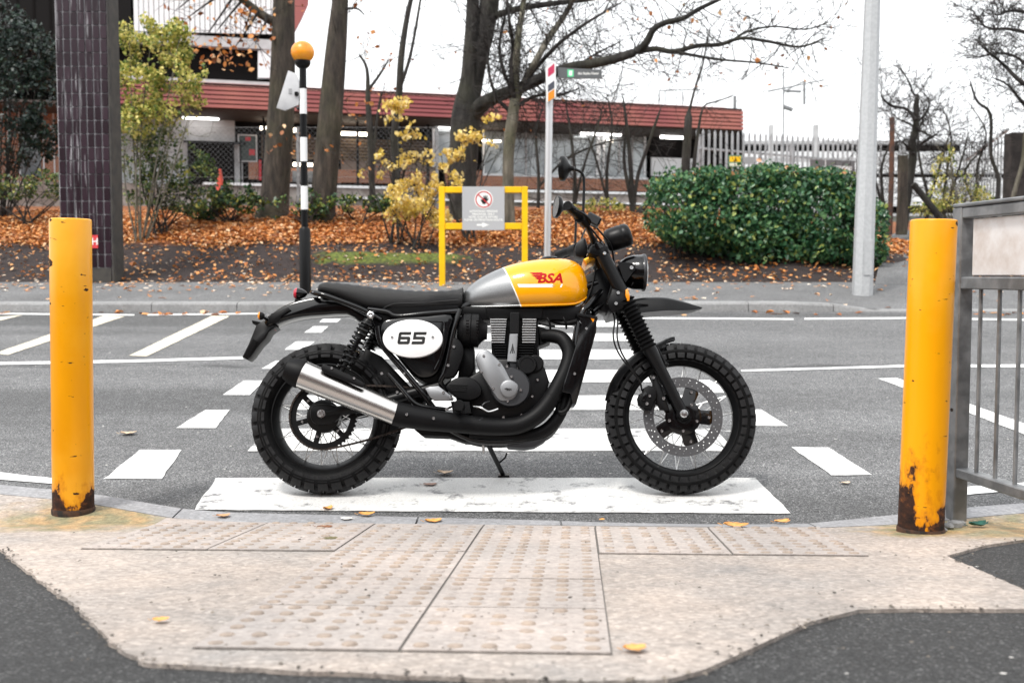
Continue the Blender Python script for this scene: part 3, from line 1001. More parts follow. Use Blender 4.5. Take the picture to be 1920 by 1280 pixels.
for k in range(5):
    a = .35 + 2 * math.pi * k / 5
    for rr in (.060, .108):
        ob = bpy.data.objects.new('bolt', bolt_me); COL.objects.link(ob); ob.parent = fw
        ob.location = (FC.x + rr * math.sin(a + (0.3 if rr < .1 else 0)), LYD - (.003 if rr < .1 else 0.0), FC.z + rr * math.cos(a + (0.3 if rr < .1 else 0)))
        ob.scale = (.95, .95, .95)

# rear sprocket, chain, hub drum
LYS = -.095
b = MB()
b.lathe((RC.x, 0, RC.z), (0, 1, 0), [(LYS - .02, 0), (LYS - .02, .028), (LYS - .012, .034), (LYS - .008, .058), (LYS + .0, .068), (LYS + .05, .068), (LYS + .05, 0)], 48)
bp(b, 'hub_drum', M['blk_s'], rw)
b = MB()
ro, n_t = .138, 45
out = []
for k in range(n_t * 4):
    a = 2 * math.pi * k / (n_t * 4)
    out.append((ro + (.004 if k % 4 in (1, 2) else -.003), a))
b2_ = [(RC.x + r * math.sin(a), LYS + .004, RC.z + r * math.cos(a)) for r, a in out]
inn = [(RC.x + .112 * math.sin(a), LYS + .004, RC.z + .112 * math.cos(a)) for r, a in out]
m_ = len(out)
vs_ = b2_ + inn + [(x, LYS + .010, z) for x, y, z in b2_] + [(x, LYS + .010, z) for x, y, z in inn]
fs_ = []
for k in range(m_):
    j = (k + 1) % m_
    fs_ += [(k, j, m_ + j, m_ + k), (2 * m_ + k, 3 * m_ + k, 3 * m_ + j, 2 * m_ + j), (k, 2 * m_ + k, 2 * m_ + j, j), (m_ + k, m_ + j, 3 * m_ + j, 3 * m_ + k)]
b.add(vs_, fs_)
for k in range(6):                             # sprocket arms
    a = 2 * math.pi * k / 6 + .25
    P0 = Vector((RC.x, LYS + .007, RC.z))
    dx = Vector((math.sin(a), 0, math.cos(a)))
    c = P0 + dx * .090
    b.box(c, (.022, .005, .062), Matrix.Rotation(a, 3, 'Y'), .001)
bp(b, 'sprocket', M['blk_s'], rw)
for k in range(6):
    a = 2 * math.pi * k / 6 + .25
    ob = bpy.data.objects.new('bolt', bolt_me); COL.objects.link(ob); ob.parent = rw
    ob.location = (RC.x + .088 * math.sin(a), LYS - .003, RC.z + .088 * math.cos(a)); ob.scale = (.8, .8, .8)
# chain links
path = []
fs_pt = B(850, 745, LYS); fr = .034
for k in range(0, 41):
    a = math.radians(195 + (360 - 195 - 5) * k / 40)      # around the rear of the sprocket
th0 = math.radians(172); th1 = math.radians(352)
low = [Vector((RC.x + ro * math.sin(th0), LYS + .007, RC.z + ro * math.cos(th0)))]
chain_pts = []
lo_end = Vector((fs_pt.x, LYS + .007, fs_pt.z - fr))
lo_start = low[0]
for k in range(30):
    t_ = k / 30
    q = lo_end.lerp(lo_start, t_); q.z -= .022 * math.sin(math.pi * t_)
    chain_pts.append(q)
for k in range(36):
    a = th0 + (th1 - th0) * k / 35
    chain_pts.append(Vector((RC.x + ro * math.sin(a), LYS + .007, RC.z + ro * math.cos(a))))
for k in range(1, 30):
    chain_pts.append(chain_pts[65].lerp(Vector((fs_pt.x, LYS + .007, fs_pt.z + fr)), k / 29))
# resample at the chain pitch
pitch = .0159
acc, cp_ = 0.0, [chain_pts[0]]
for p, q in zip(chain_pts[:-1], chain_pts[1:]):
    d0 = (q - p).length
    while acc + d0 >= pitch * len(cp_):
        cp_.append(p.lerp(q, (pitch * len(cp_) - acc) / d0))
    acc += d0
b = MB()
for k in range(len(cp_) - 1):
    p, q = cp_[k], cp_[k + 1]
    d = (q - p); an = math.atan2(d.x, d.z)
    w = .0085 if k % 2 else .006
    for s in (-1, 1):
        b.box((p + q) / 2 + Vector((0, s * w, 0)), (.0075, .002, d.length + .007), Matrix.Rotation(an, 3, 'Y'))
    b.lathe(p + Vector((0, -.011, 0)), (0, 1, 0), [(0, 0), (0, .0045), (.022, .0045), (.022, 0)], 8)
bp(b, 'drive_chain', M['chainm'])

# ---------------------------------------------------------------- swingarm, frame
b = MB()
for s in (-1, 1):
    pass
sw = MB(); pipe([(600, 776, -.118), (680, 762, -.12), (760, 740, -.125), (830, 722, -.12)], .0215, mb=sw, n=4)
sw2 = mirror(sw); sw.add(sw2.v, sw2.f)
bp(sw, 'swingarm', M['blk_s'])
b = MB(); b.lathe(B(602, 775, -.145), (0, 1, 0), [(-.012, 0), (-.012, .010), (-.010, .012), (.0, .012), (.0, .017), (.008, .018), (.03, .018)], 20)
bp(b, 'axle_nut', M['chrome'])
plate([(583, 764), (600, 757), (628, 760), (640, 772), (628, 790), (600, 796), (584, 788)], -.135, -.11, .004, 3, 'axle_block', M['blk_s'])
fr_ = MB()
pipe([(708, 612, -.145), (716, 645, -.145), (748, 684, -.145), (790, 735, -.14), (812, 765, -.13)], .0125, mb=fr_)
pipe([(862, 580, -.13), (850, 620, -.14), (836, 690, -.14), (826, 716, -.135), (838, 735, -.12)], .0125, mb=fr_)
pipe([(858, 584, -.13), (800, 588, -.135), (745, 593, -.13), (725, 585, -.125), (690, 580, -.12)], .012, mb=fr_)
pipe([(590, 549, -.10), (610, 554, -.115), (660, 572, -.12), (690, 585, -.12), (715, 600, -.12)], .0115, mb=fr_)
pipe([(728, 700, -.13), (750, 725, -.14), (778, 756, -.145), (806, 764, -.14), (835, 768, -.12)], .0105, mb=fr_)
pipe([(1128, 545, -.03), (1104, 572, -.07), (1088, 600, -.085), (1066, 740, -.09), (1040, 800, -.09), (1000, 822, -.09), (900, 826, -.10), (835, 800, -.1)], .016, mb=fr_)
pipe([(1140, 560, -.02), (1112, 585, -.06)], .012, mb=fr_, n=0)
pipe([(1120, 530, -.03), (1040, 555, -.05), (900, 568, -.045), (862, 578, -.06)], .018, mb=fr_)
m2 = mirror(fr_); fr_.add(m2.v, m2.f)
bp(fr_, 'frame', M['blk'])
b = MB(); b.tube([B(1122, 478), B(1150, 535)], .034, 20); bp(b, 'steering_head', M['blk_s'])
plate([(1093, 520), (1128, 500), (1150, 545), (1156, 575), (1136, 586), (1110, 575), (1098, 560)], -.045, .045, .006, 0, 'head_gusset', M['blk_s'])
plate([(862, 574), (1100, 574), (1110, 590), (1080, 600), (1000, 598), (900, 600), (866, 590)], -.075, .075, .004, 0, 'under_tank_frame', M['blk_m'])

plate([(684, 652), (716, 668), (750, 704), (796, 752), (772, 768), (726, 752), (690, 735), (676, 700)], -.06, .06, .006, 0, 'inner_mudguard', M['blk_m'])
pipe([(700, 640, -.07), (735, 668, -.09), (760, 700, -.11), (790, 744, -.13)], .006, 'wiring_loom', M['blk_m'], None, 5, 8)
bolt(716, 700, -.10, 1.0); bolt(745, 735, -.145, .9); bolt(758, 700, -.155, .8)
# rear subframe mass, airbox, side panel with number plate
plate([(690, 578), (860, 572), (852, 620), (838, 700), (812, 726), (770, 700), (722, 640), (700, 606)], -.118, .118, .006, 0, 'airbox', M['blk_m'])
sp_ = plate([(722, 600), (745, 596), (800, 592), (846, 590), (842, 620), (834, 660), (824, 690), (812, 704), (796, 708), (782, 704), (760, 682), (732, 652), (716, 632), (714, 612)], -.165, -.11, .010, 3, 'side_panel', M['blk'])
pipe([(795, 601, -.168), (822, 602, -.168), (832, 606, -.168), (831, 640, -.168), (826, 668, -.167), (815, 692, -.166)], .003, 'panel_bead', M['blk'], sp_, seg=6)
ov = [(773.6 + 56.3 * math.cos(2 * math.pi * k / 64), 634.3 + 35.7 * math.sin(2 * math.pi * k / 64)) for k in range(64)]
np_ = plate(ov, -.190, -.165, .003, 0, 'number_plate', M['white_plate'])
np_['label'] = 'white oval number plate with the number 65'
bolt(735, 632, -.190, .8, np_); bolt(811.5, 632, -.190, .8, np_)
def strokes(polys, ly, name, m, parent, th=.0012):
    b = MB()
    for p in polys: b.prism([B(x, y, ly) for x, y in p], (0, th, 0), 0)
    return bp(b, name, m, parent, 0)
def dg(x, y):                                 # digit grid -> photo pixels (slanted squared figures)
    return (744.5 + x + (12 - y) * -.0 + (23 - y) * .16, 622 + y)
def digit(ox, quads):
    return [[dg(ox + x, y) for x, y in q] for q in quads]
t_ = 5.2; W_, H_ = 23.0, 23.0
def R4(x0, y0, x1, y1): return [(x0, y0), (x1, y0), (x1, y1), (x0, y1)]
six = digit(0, [[(2.5, 0), (W_, 0), (W_, t_), (4.2, t_)], [(0, 2.5), (2.5, 0), (t_, t_), (t_, H_ - t_), (2.5, H_), (0, H_ - 2.5)], [(2.5, H_), (t_, H_ - t_), (W_ - t_, H_ - t_), (W_ - 2.5, H_)],
              [(W_ - 2.5, H_), (W_ - t_, H_ - t_), (W_ - t_, 8.8 + t_), (W_ - 2.5, 8.8), (W_, 11.2), (W_, H_ - 2.5)], [(t_, 8.8), (W_ - 2.5, 8.8), (W_ - t_, 8.8 + t_), (t_, 8.8 + t_)]])
five = digit(28, [[(0, 0), (W_ + 1, 0), (W_ + 1, t_), (0, t_)], [(0, t_), (t_, t_), (t_, 8.8 + t_), (0, 8.8 + t_)], [(t_, 8.8), (W_ - 2.5, 8.8), (W_ - t_, 8.8 + t_), (t_, 8.8 + t_)],
               [(W_ - 2.5, 8.8), (W_, 11.2), (W_, H_ - 2.5), (W_ - 2.5, H_), (W_ - t_, H_ - t_), (W_ - t_, 8.8 + t_)], [(-1, H_ - t_), (W_ - t_, H_ - t_), (W_ - 2.5, H_), (-1, H_)]])
strokes(six + five, -.1915, 'number', M['ink'], np_)

# ---------------------------------------------------------------- tank and seat (lofted between traced profiles)
def loft(top, bot, wid, x0, x1, n, ly_ref, sec=28, pw=2.6, zmid=.5, bottom_flat=.6):
    """body between an upper and a lower outline; half width wid(t); returns mesh and the side-surface function"""
    T = np.array([(B(x, y, ly_ref(x)).x, B(x, y, ly_ref(x)).z) for x, y in [tuple(p) for p in crom(top, 8)]])
    Bt = np.array([(B(x, y, ly_ref(x)).x, B(x, y, ly_ref(x)).z) for x, y in [tuple(p) for p in crom(bot, 8)]])
    xa, xb = max(T[0, 0], Bt[0, 0]), min(T[-1, 0], Bt[-1, 0])
    return T, Bt, xa, xb
tk_top = [(864, 568), (866, 552), (876, 537), (895, 521), (925, 505), (960, 492), (1000, 484), (1040, 481), (1068, 483), (1086, 491), (1097, 506), (1103, 525), (1104, 545)]
tk_bot = [(864, 568), (868, 575), (900, 577), (960, 577.5), (1020, 576.5), (1070, 573.5), (1090, 566), (1100, 556), (1104, 545)]
TKW = .135
def tank_half(t):                              # t 0 rear .. 1 front : half width
    return TKW * (0.60 + 0.40 * sstep(0, .55, t)) * (1 - .30 * sstep(.72, 1.0, t))
# outline polygon in bike coordinates (silhouette plane at about -0.04)
outl = [B(p[0], p[1], -.05) for p in crom(tk_top, 6)] + [B(p[0], p[1], -.05) for p in crom(tk_bot[::-1], 6)][1:-1]
tx0, tx1 = min(p.x for p in outl), max(p.x for p in outl)
tkT = sorted([(p.x, p.z) for p in [B(q[0], q[1], -.05) for q in crom(tk_top, 10)]]); tkB = sorted([(p.x, p.z) for p in [B(q[0], q[1], -.05) for q in crom(tk_bot, 10)]])
def tz(x): return float(np.interp(x, [p[0] for p in tkT], [p[1] for p in tkT]))
def bz(x): return float(np.interp(x, [p[0] for p in tkB], [p[1] for p in tkB]))
def ydepth(x, z):
    """half width of the tank at side position (x, z)"""
    t = (x - tx0) / (tx1 - tx0)
    zt, zb = tz(x), bz(x)
    zm = zb + (zt - zb) * .36
    s = (z - zm) / (zt - zm) if z > zm else (zm - z) / max(1e-5, (zm - zb)) * .72
    s = min(1, max(0, s))
    e = math.sqrt(max(0, 1 - abs(2 * t - 1) ** 7))
    return tank_half(t) * (max(0, 1 - s ** 2.5)) ** .55 * (.25 + .75 * e)
NX, NS = 56, 22
vs_, fs_ = [], []
for i in range(NX + 1):
    u = .5 - .5 * math.cos(math.pi * (i / NX))
    x = tx0 + (tx1 - tx0) * (.002 + .996 * u)
    zt, zb = tz(x), bz(x)
    for k in range(NS + 1):                    # from the top centre down the near side to the bottom
        v = .5 - .5 * math.cos(math.pi * k / NS)
        z = zt + (zb - zt) * v
        vs_.append((x, -ydepth(x, z), z))
n1 = NS + 1
for i in range(NX):
    for k in range(NS):
        fs_.append((i * n1 + k, i * n1 + k + 1, (i + 1) * n1 + k + 1, (i + 1) * n1 + k))
b = MB(); b.add(vs_, fs_)
far_ = mirror(b); b.add(far_.v, far_.f)
cap0 = [(vs_[i * n1 + NS][0], vs_[i * n1 + NS][1], vs_[i * n1 + NS][2]) for i in range(NX + 1)]
cap = cap0 + [(x, -y, z) for x, y, z in cap0[::-1]]
vs2, f2 = cap0 + [(x, -y, z) for x, y, z in cap0], []
for i in range(NX): f2.append((i, i + 1, NX + 2 + i, NX + 1 + i))
b.add(vs2, f2)
def tank_mat():
    t = NT('tank_paint')
    s = t.sep()
    p0, p1 = B(946, 503, -.1), B(977, 575, -.1)
    # signed distance from the slanted pinstripe
    d = (p1 - p0); L_ = math.hypot(d.x, d.z); nx_, nz_ = -d.z / L_, d.x / L_
    sd = t.math('ADD', t.math('MULTIPLY', s[0], nx_), t.math('ADD', t.math('MULTIPLY', s[2], nz_), -(p0.x * nx_ + p0.z * nz_)))
    if True:
        k = t.math('GREATER_THAN', sd, 0.0)
    stripe = t.math('LESS_THAN', t.math('ABSOLUTE', sd), 0.0024)
    n = t.noise(420, 2)
    silver = t.ramp(n, [(0.3, (0.20, 0.205, 0.21)), (0.7, (0.30, 0.305, 0.31))])
    c = t.mix(k, silver, (0.88, 0.365, 0.0005))
    c = t.mix(stripe, c, (0.86, 0.84, 0.78))
    met = t.math('MULTIPLY', t.math('SUBTRACT', 1, k), t.math('SUBTRACT', .8, t.math('MULTIPLY', stripe, .8)))
    return t.set(Base_Color=c, Metallic=met, Roughness=t.mix(k, .36, .3), Coat_Weight=t.mix(k, .25, .8), Coat_Roughness=.05, Specular_IOR_Level=.2)
tank = bp(b, 'fuel_tank', tank_mat(), None, 60)
tank['label'] = 'teardrop fuel tank, silver at the back and yellow in front'
def on_tank(px, py, lift=.0008):
    p = B(px, py, -.10)
    for _ in range(6):
        p = B(px, py, -ydepth(p.x, p.z) - lift)
    return p
def tank_patch(polys, name, m, cells=10):
    b = MB()
    for poly in polys:
        bm = bmesh.new()
        bm.faces.new([bm.verts.new((x, y, 0)) for x, y in poly])
        bmesh.ops.triangulate(bm, faces=bm.faces)
        for _ in range(2): bmesh.ops.subdivide_edges(bm, edges=[e for e in bm.edges if e.calc_length() > 3], cuts=1)
        bmesh.ops.triangulate(bm, faces=bm.faces)
        bm.verts.index_update()
        b.add([on_tank(v.co.x, v.co.y) for v in bm.verts], [[v.index for v in f.verts] for f in bm.faces])
        bm.free()
    return bp(b, name, m, tank, 80)
def text_polys(s, x, y, h, shear=0.0, bold=0.0, wide=1.0):
    """letter outlines from the built-in font as a triangulated mesh in photo pixels (list of faces)"""
    cu = bpy.data.curves.new('lettering', 'FONT'); cu.body = s; cu.size = 1.0; cu.shear = shear; cu.offset = bold; cu.space_character = 1.0; cu.resolution_u = 3
    ob = bpy.data.objects.new('lettering', cu); COL.objects.link(ob)
    dg_ = bpy.context.evaluated_depsgraph_get(); dg_.update()
    me = bpy.data.meshes.new_from_object(ob.evaluated_get(dg_))
    vv = np.array([v.co[:] for v in me.vertices]) if len(me.vertices) else np.zeros((0, 3))
    ff = [list(p.vertices) for p in me.polygons]
    bpy.data.objects.remove(ob); bpy.data.curves.remove(cu); bpy.data.meshes.remove(me)
    if len(vv) == 0: return []
    mn, mx = vv.min(0), vv.max(0)
    k = h / (mx[1] - mn[1])
    out = []
    for f in ff:
        out.append([(x + (vv[i][0] - mn[0]) * k * wide, y - (vv[i][1] - mn[1]) * k) for i in f])
    return out
tank_patch(text_polys('BSA', 1008, 530.5, 18.5, .26, .032, 1.16), 'logo', M['redink'])
tank_patch([[(993, 511), (1016, 510.5), (1019, 513), (1008, 515), (1000, 514.5)], [(996, 515.5), (1010, 515.5), (1016, 514), (1013, 520), (1004, 519.5)], [(1003, 521), (1014, 519), (1012, 524), (1007, 523.5)]], 'logo_wing', M['redink'])
tank_patch([[(970, 532.5), (1055, 532.5), (1053, 538.5), (973, 538.5)]], 'logo_bar', M['whiteink'])
tank_patch(text_polys('B65', 1034, 537.2, 3.2, .2, .01), 'logo_small_print', M['brass'])
b = MB(); fc = B(1030, 483, 0.0); fc.z = tz(fc.x) - .004
b.lathe(fc, (-.02, 0, 1), [(-.01, .04), (.006, .04), (.010, .036), (.012, .03), (.012, 0)], 32)
bp(b, 'filler_cap', M['blk'], tank)
b = MB()                                       # flange along the lower edge of the tank
lip = [Vector((p[0], -ydepth(p[0], p[1] + .004) * 1.0, p[1] + .001)) for p in tkB if tx0 + .01 < p[0] < tx1 - .01]
b.tube(lip, .0045, 8); m2 = mirror(b); b.add(m2.v, m2.f)
bp(b, 'tank_seam', tank.data.materials[0], tank)

st_top = [(592, 547), (595, 540), (602, 533), (613, 529.5), (640, 531.5), (690, 537), (747, 543), (797, 546), (835, 544.5), (858, 541), (868, 538)]
st_bot = [(592, 547), (605, 553), (635, 562), (664, 574), (690, 584), (728, 589), (790, 588), (850, 585), (866, 580), (868, 560)]
sT = sorted([(p.x, p.z) for p in [B(q[0], q[1], -.06) for q in crom(st_top, 8)]]); sB = sorted([(p.x, p.z) for p in [B(q[0], q[1], -.06) for q in crom(st_bot, 8)]])
sx0, sx1 = sT[0][0], sT[-1][0]
vs_, fs_ = [], []
for i in range(61):
    u = i / 60
    x = sx0 + (sx1 - sx0) * (.001 + .998 * (1 - math.cos(math.pi * u * .5)) if False else sx0 * 0 + u * .998 + .001)
    zt, zb = float(np.interp(x, *zip(*sT))), float(np.interp(x, *zip(*sB)))
    hwid = (.125 - .030 * sstep(.75, 1, u) - .02 * sstep(.25, 0, u) if True else 0) * min(1, math.sqrt(max(0, 1 - (1 - min(1, u / .05)) ** 2)) + .02)
    for k in range(17):
        v = k / 16
        an = math.pi * (v - .5)
        # superellipse half section
        cz, cy = math.sin(an), math.cos(an)
        yy = -hwid * abs(cy) ** .45
        zz = (zt + zb) / 2 - (zt - zb) / 2 * (1 if cz > 0 else -1) * abs(cz) ** .62 * -1 * -1
        tuck = 0.0012 * math.exp(-((zz - (zb + (zt - zb) * .42)) / .006) ** 2) if u > .42 else 0
        ribs = 0.0015 * math.sin(u * 90) * sstep(.55, .9, (zz - zb) / max(1e-4, zt - zb))
        vs_.append((x, yy + tuck, zz + ribs))
for i in range(60):
    for k in range(16):
        fs_.append((i * 17 + k, i * 17 + k + 1, (i + 1) * 17 + k + 1, (i + 1) * 17 + k))
b = MB(); b.add(vs_, fs_); m2 = mirror(b); b.add(m2.v, m2.f)
seat = bp(b, 'seat', M['seatm'], None, 60)
pipe([(716, 583, -.116), (722, 576, -.1235), (734, 571, -.1245), (748, 569, -.1245), (800, 567, -.122), (862, 562, -.106)], .0022, 'seat_piping', M['seatm'], seat, seg=6)
pts_ = [B(673, 538, -.105), B(684, 537.5, -.105), B(685, 543, -.117), B(674, 543.5, -.117)]
b = MB(); b.prism(pts_, (0, .004, -.003), 0); bp(b, 'seat_badge', M['brass'], seat, 0)

# ---------------------------------------------------------------- tail: mudguard, lamp, indicators, plate bracket
plate([(655, 556), (620, 550), (590, 556), (560, 562), (532, 572), (508, 588), (494, 602), (503, 612), (520, 604), (540, 597), (565, 592), (605, 589), (650, 588), (676, 605), (700, 624), (716, 622), (712, 600), (690, 585)], -.055, .055, .012, 2, 'rear_mudguard', M['blk'])
pipe([(592, 549, -.10), (588, 549, -.07), (585, 549, 0), (588, 549, .07), (592, 549, .10)], .011, 'grab_hoop', M['blk'])
plate([(508, 588), (540, 576), (545, 581), (528, 592), (524, 603), (512, 606), (500, 606)], -.062, -.056, .002, 0, 'tail_bracket', M['blk_m'])
b = MB(); c = B(563, 550.5, -.0)
b.lathe(c, (-1, 0, .05), [(-.030, 0), (-.029, .006), (-.022, .014), (-.008, .021), (.006, .0245), (.012, .025), (.012, 0)], 24)
tl = bp(b, 'tail_lamp', M['blk'])
b = MB(); b.lathe(c, (-1, 0, .05), [(.0125, .0245), (.020, .0235), (.026, .018), (.028, 0)], 24); bp(b, 'lens', M['red_lens'], tl)
b = MB(); b.box(B(560, 566, 0), (.03, .03, .022), None, .003); bp(b, 'lamp_foot', M['blk_s'], tl)
for s in (-1, 1):
    c = B(490, 592, -.10); c.y *= -s if s == 1 else 1
    c.y = s * .10
    b = MB(); b.lathe(c, (-1, 0, 0), [(-.014, 0), (-.012, .010), (-.004, .016), (.004, .0175), (.004, 0)], 20)
    b.tube([c, Vector((c.x + .02, s * .03, c.z - .012))], .006, 8)
    ind = bp(b, 'rear_indicator', M['blk_s'])
    b = MB(); b.lathe(c, (-1, 0, 0), [(.0045, .017), (.010, .016), (.014, .010), (.015, 0)], 20); bp(b, 'lens', M['amber'], ind)
plate([(494, 600), (512, 606), (518, 612), (504, 622), (498, 634), (486, 646), (470, 668), (463, 674), (454, 669), (466, 645), (474, 625), (480, 610)], -.045, .045, .003, 0, 'plate_bracket', M['blk_s'])
plate([(474, 634), (484, 640), (464, 672), (456, 668)], -.05, .05, .002, 0, 'licence_plate_holder', M['blk_m'])
plate([(472, 600), (492, 604), (490, 612), (473, 606)], -.03, .03, .003, 0, 'plate_lamp', M['blk_m'])
plate([(505, 612), (517, 614), (515, 618), (506, 617)], -.02, .02, .001, 0, 'rear_reflector', M['red_lens'])
bolt(502, 592, -.064, .9)

# ---------------------------------------------------------------- shock absorbers
def shock(s):
    root = None
    T_, Bm = B(696, 592, -.150), B(637, 703, -.150)
    T_.y *= -s if s > 0 else 1; Bm.y *= -s if s > 0 else 1
    T_.y, Bm.y = s * .150, s * .150
    ax = (Bm - T_).normalized(); L_ = (Bm - T_).length
    b = MB(); b.tube([T_, Bm], .0105, 14)
    b.lathe(T_, ax, [(.02, .0), (.02, .020), (.03, .023), (.10, .023), (.105, .014)], 20)
    body = bp(b, 'shock_absorber', M['blk_s'])
    b = MB(); b.tube([T_ + ax * L_ * .5, Bm - ax * .012], .0068, 14); bp(b, 'damper_rod', M['chrome'], body)
    b = MB()
    up = Vector((0, 1, 0)); U = (up - ax * up.dot(ax)).normalized(); W = ax.cross(U)
    pts = []
    turns = 11
    for k in range(turns * 14 + 1):
        f = k / (turns * 14)
        g = f ** 1.25
        a = 2 * math.pi * turns * f
        pts.append(T_ + ax * (.035 + (L_ - .06) * g) + (U * math.cos(a) + W * math.sin(a)) * (.0285))
    b.tube(pts, .0042, 7); bp(b, 'coil_spring', M['blk'], body)
    b = MB(); b.lathe(T_ + Vector((0, s * .012, 0)), (0, s, 0), [(-.03, .015), (.004, .0165), (.010, .015), (.012, .011), (.012, .006), (.008, 0)], 20); bp(b, 'top_eye', M['chrome'], body)
shock(-1); shock(1)

# ---------------------------------------------------------------- exhaust
A0, A1 = B(566, 702, -.205), B(744, 776, -.195)
axs = (A1 - A0); Ls = axs.length
sil = MB()
def ovl(o, axis, prof, asp, n=40):
    mb_ = MB(); ax = Vector(axis).normalized()
    U = (Vector((0, 1, 0)) - ax * ax.y).normalized(); W = ax.cross(U)
    vs_, fs_ = [], []
    for h, r in prof:
        for k in range(n):
            a = 2 * math.pi * k / n
            vs_.append(Vector(o) + ax * h + U * math.cos(a) * r * asp + W * math.sin(a) * r)
    for i in range(len(prof) - 1):
        for k in range(n):
            j = (k + 1) % n
            fs_.append((i * n + k, (i + 1) * n + k, (i + 1) * n + j, i * n + j))
    return mb_.add(vs_, fs_)
r0_, r1_ = .0585, .0475
ex = ovl(A0, axs, [(0.0, .0), (0.0, r0_ - .002), (.002, r0_), (Ls * .5, (r0_ + r1_) / 2), (Ls - .002, r1_), (Ls, r1_ - .002), (Ls, 0)], .92)
sl = bp(ex, 'silencer', M['steel'])
ec = ovl(A0, -axs, [(-.001, 0), (-.001, r0_ + .0015), (.008, r0_ + .002), (.040, r0_ - .004), (.066, r0_ - .014), (.066, .034), (.045, .030), (.045, 0)], .92)
bp(ec, 'end_cap', M['blk_m'], sl)
hs = []
off = (Vector((0, -1, 0)) + Vector((0, 0, .75))).normalized()
b = MB()
q0 = crom([(602, 689), (606, 683), (618, 686), (650, 700), (680, 716), (683, 722), (675, 725), (645, 713), (612, 700), (604, 695)], 4, True)
b.prism([B(x, y, -.262) for x, y in q0], (0, .03, 0), .004)
hsd = bp(b, 'heat_shield', M['blk_m'], sl)
bolt(622, 690, -.262, .8, hsd); bolt(664, 709, -.262, .8, hsd)
pb_ = pipe([(741, 774.5, -.195), (760, 779, -.19), (800, 786, -.18), (850, 792, -.165), (900, 798, -.155), (940, 800, -.145), (975, 796, -.14), (1006, 779, -.135), (1030, 752, -.13), (1048, 720, -.125), (1063, 686, -.115), (1067, 660, -.105), (1056, 637, -.09), (1038, 630, -.07), (1018, 630, -.05)],
           [.050, .049, .045, .040, .0365, .0355, .0355, .0355, .0345, .0325, .0305, .030, .030, .0295, .028], 'exhaust_pipe', M['blk_m'], None, 5, 24)
pipe([(890, 806, -.168), (897, 790, -.186), (905, 783, -.172)], .0016, 'pipe_seam', M['alloy_d'], pb_, 3, 6)
b = MB(); p = B(1040, 741, -.128); q = B(1041, 739, -.128)
pipe([(1037, 742, -.127), (1035, 747, -.127)], .0365, 'pipe_clamp', M['blk_m'], pb_, 0, 24)
pipe([(1062, 740, -.085), (1046, 782, -.09), (1010, 812, -.09), (950, 818, -.09), (880, 812, -.1)], .026, 'second_pipe', M['blk_m'], None, 5, 16)
bolt(762.5, 776.5, -.2415, .9); bolt(813, 784, -.2215, .9)

# ---------------------------------------------------------------- engine
plate([(852, 735), (870, 712), (905, 690), (925, 672), (1008, 672), (1022, 690), (1030, 715), (1022, 750), (1000, 778), (960, 792), (900, 790), (862, 775)], -.115, .115, .012, 0, 'crankcase', M['blk_s'])
plate([(920, 590), (1008, 590), (1012, 672), (922, 674)], -.070, .070, .003, 0, 'cylinder_block', M['blk_m'])
plate([(910, 577), (1018, 577), (1016, 597), (914, 597)], -.085, .085, .006, 0, 'cylinder_head', M['blk_m'])
for k in range(10):
    y = 597.5 + k * 4.75
    tap = k * .45
    for (x0, x1) in ((919 + tap * .6, 950 - tap), (980 - (k > 2) * 1 + 0, 1005.5 - tap * .5)):
        b = plate([(x0, y), (x1, y), (x1, y + 1.9), (x0, y + 1.9)], -.112, -.06, .0006)
        bp(b, 'cooling_fin', M['fin'])
for k in range(7):
    y = 646 + k * 4.9
    for (x0, x1) in ((925 + k, 949), (972, 1002 - k)):
        bp(plate([(x0, y), (x1, y), (x1, y + 2.0), (x0, y + 2.0)], -.108, -.06, .0006), 'cooling_fin', M['blk_s'])
for k in range(6):
    y = 655 + k * 5
    bp(plate([(1002 + k * .5 + 5, 653 + k * 4), (1011 - k, 647 + k * 4.5), (1012 - k, 649 + k * 4.5), (1004 + k * .5 + 5, 656 + k * 4)], -.10, -.05, .0006), 'cooling_fin', M['alloy_d'])
plate([(956, 585), (974, 585), (973, 626), (956, 626)], -.120, -.06, .006, 0, 'pushrod_tube', M['blk_s'])
pc = plate([(955.5, 625.5), (971.5, 625.5), (968.5, 679), (950.5, 678)], -.138, -.09, .005, 0, 'pushrod_cover', M['alloy'])
strokes([[(960.3, 646), (961.2, 643), (962.0, 646), (962.0, 662), (960.2, 662)], [(959.8, 648), (958.3, 655), (955.8, 661.5), (957.6, 662), (959.4, 656)], [(962.3, 648), (963.6, 655), (965.6, 661.5), (964.2, 662), (962.4, 656)]], -.1392, 'emblem', M['ink'], pc)
plate([(955, 679), (968, 680), (970, 700), (960, 702)], -.128, -.09, .003, 0, 'cover_foot', M['alloy_d'])
tc_ = plate([(892, 674), (895, 663), (904, 656), (915, 656), (927, 667), (939, 679), (948, 692), (956, 708), (964, 714), (972, 722), (970, 738), (960, 749), (941, 752), (930, 744), (917, 724), (901, 698)], -.172, -.11, .009, 3, 'timing_cover', M['alloy'])
b = MB(); c = B(957, 728, -.11); b.lathe(c, (0, -1, 0), [(0, .082), (.045, .082), (.054, .076), (.056, .0)], 48); bp(b, 'clutch_cover', M['alloy_d'])
cap_ = MB(); c = B(954, 729, -.172); cap_.lathe(c, (0, -1, 0), [(-.01, .0365), (.010, .0365), (.013, .034), (.0145, .030), (.0145, 0)], 40)
cp = bp(cap_, 'round_cap', M['alloy'], tc_)
b = MB()
for poly in text_polys('BSA', 949.5, 732, 4.6, .25, .05): b.add([B(x, y, -.1875) for x, y in poly], [tuple(range(len(poly)))])
b.add([B(x, y, -.1875) for x, y in ((945, 728), (951, 727), (951, 729.5), (948, 730))], [(0, 1, 2, 3)])
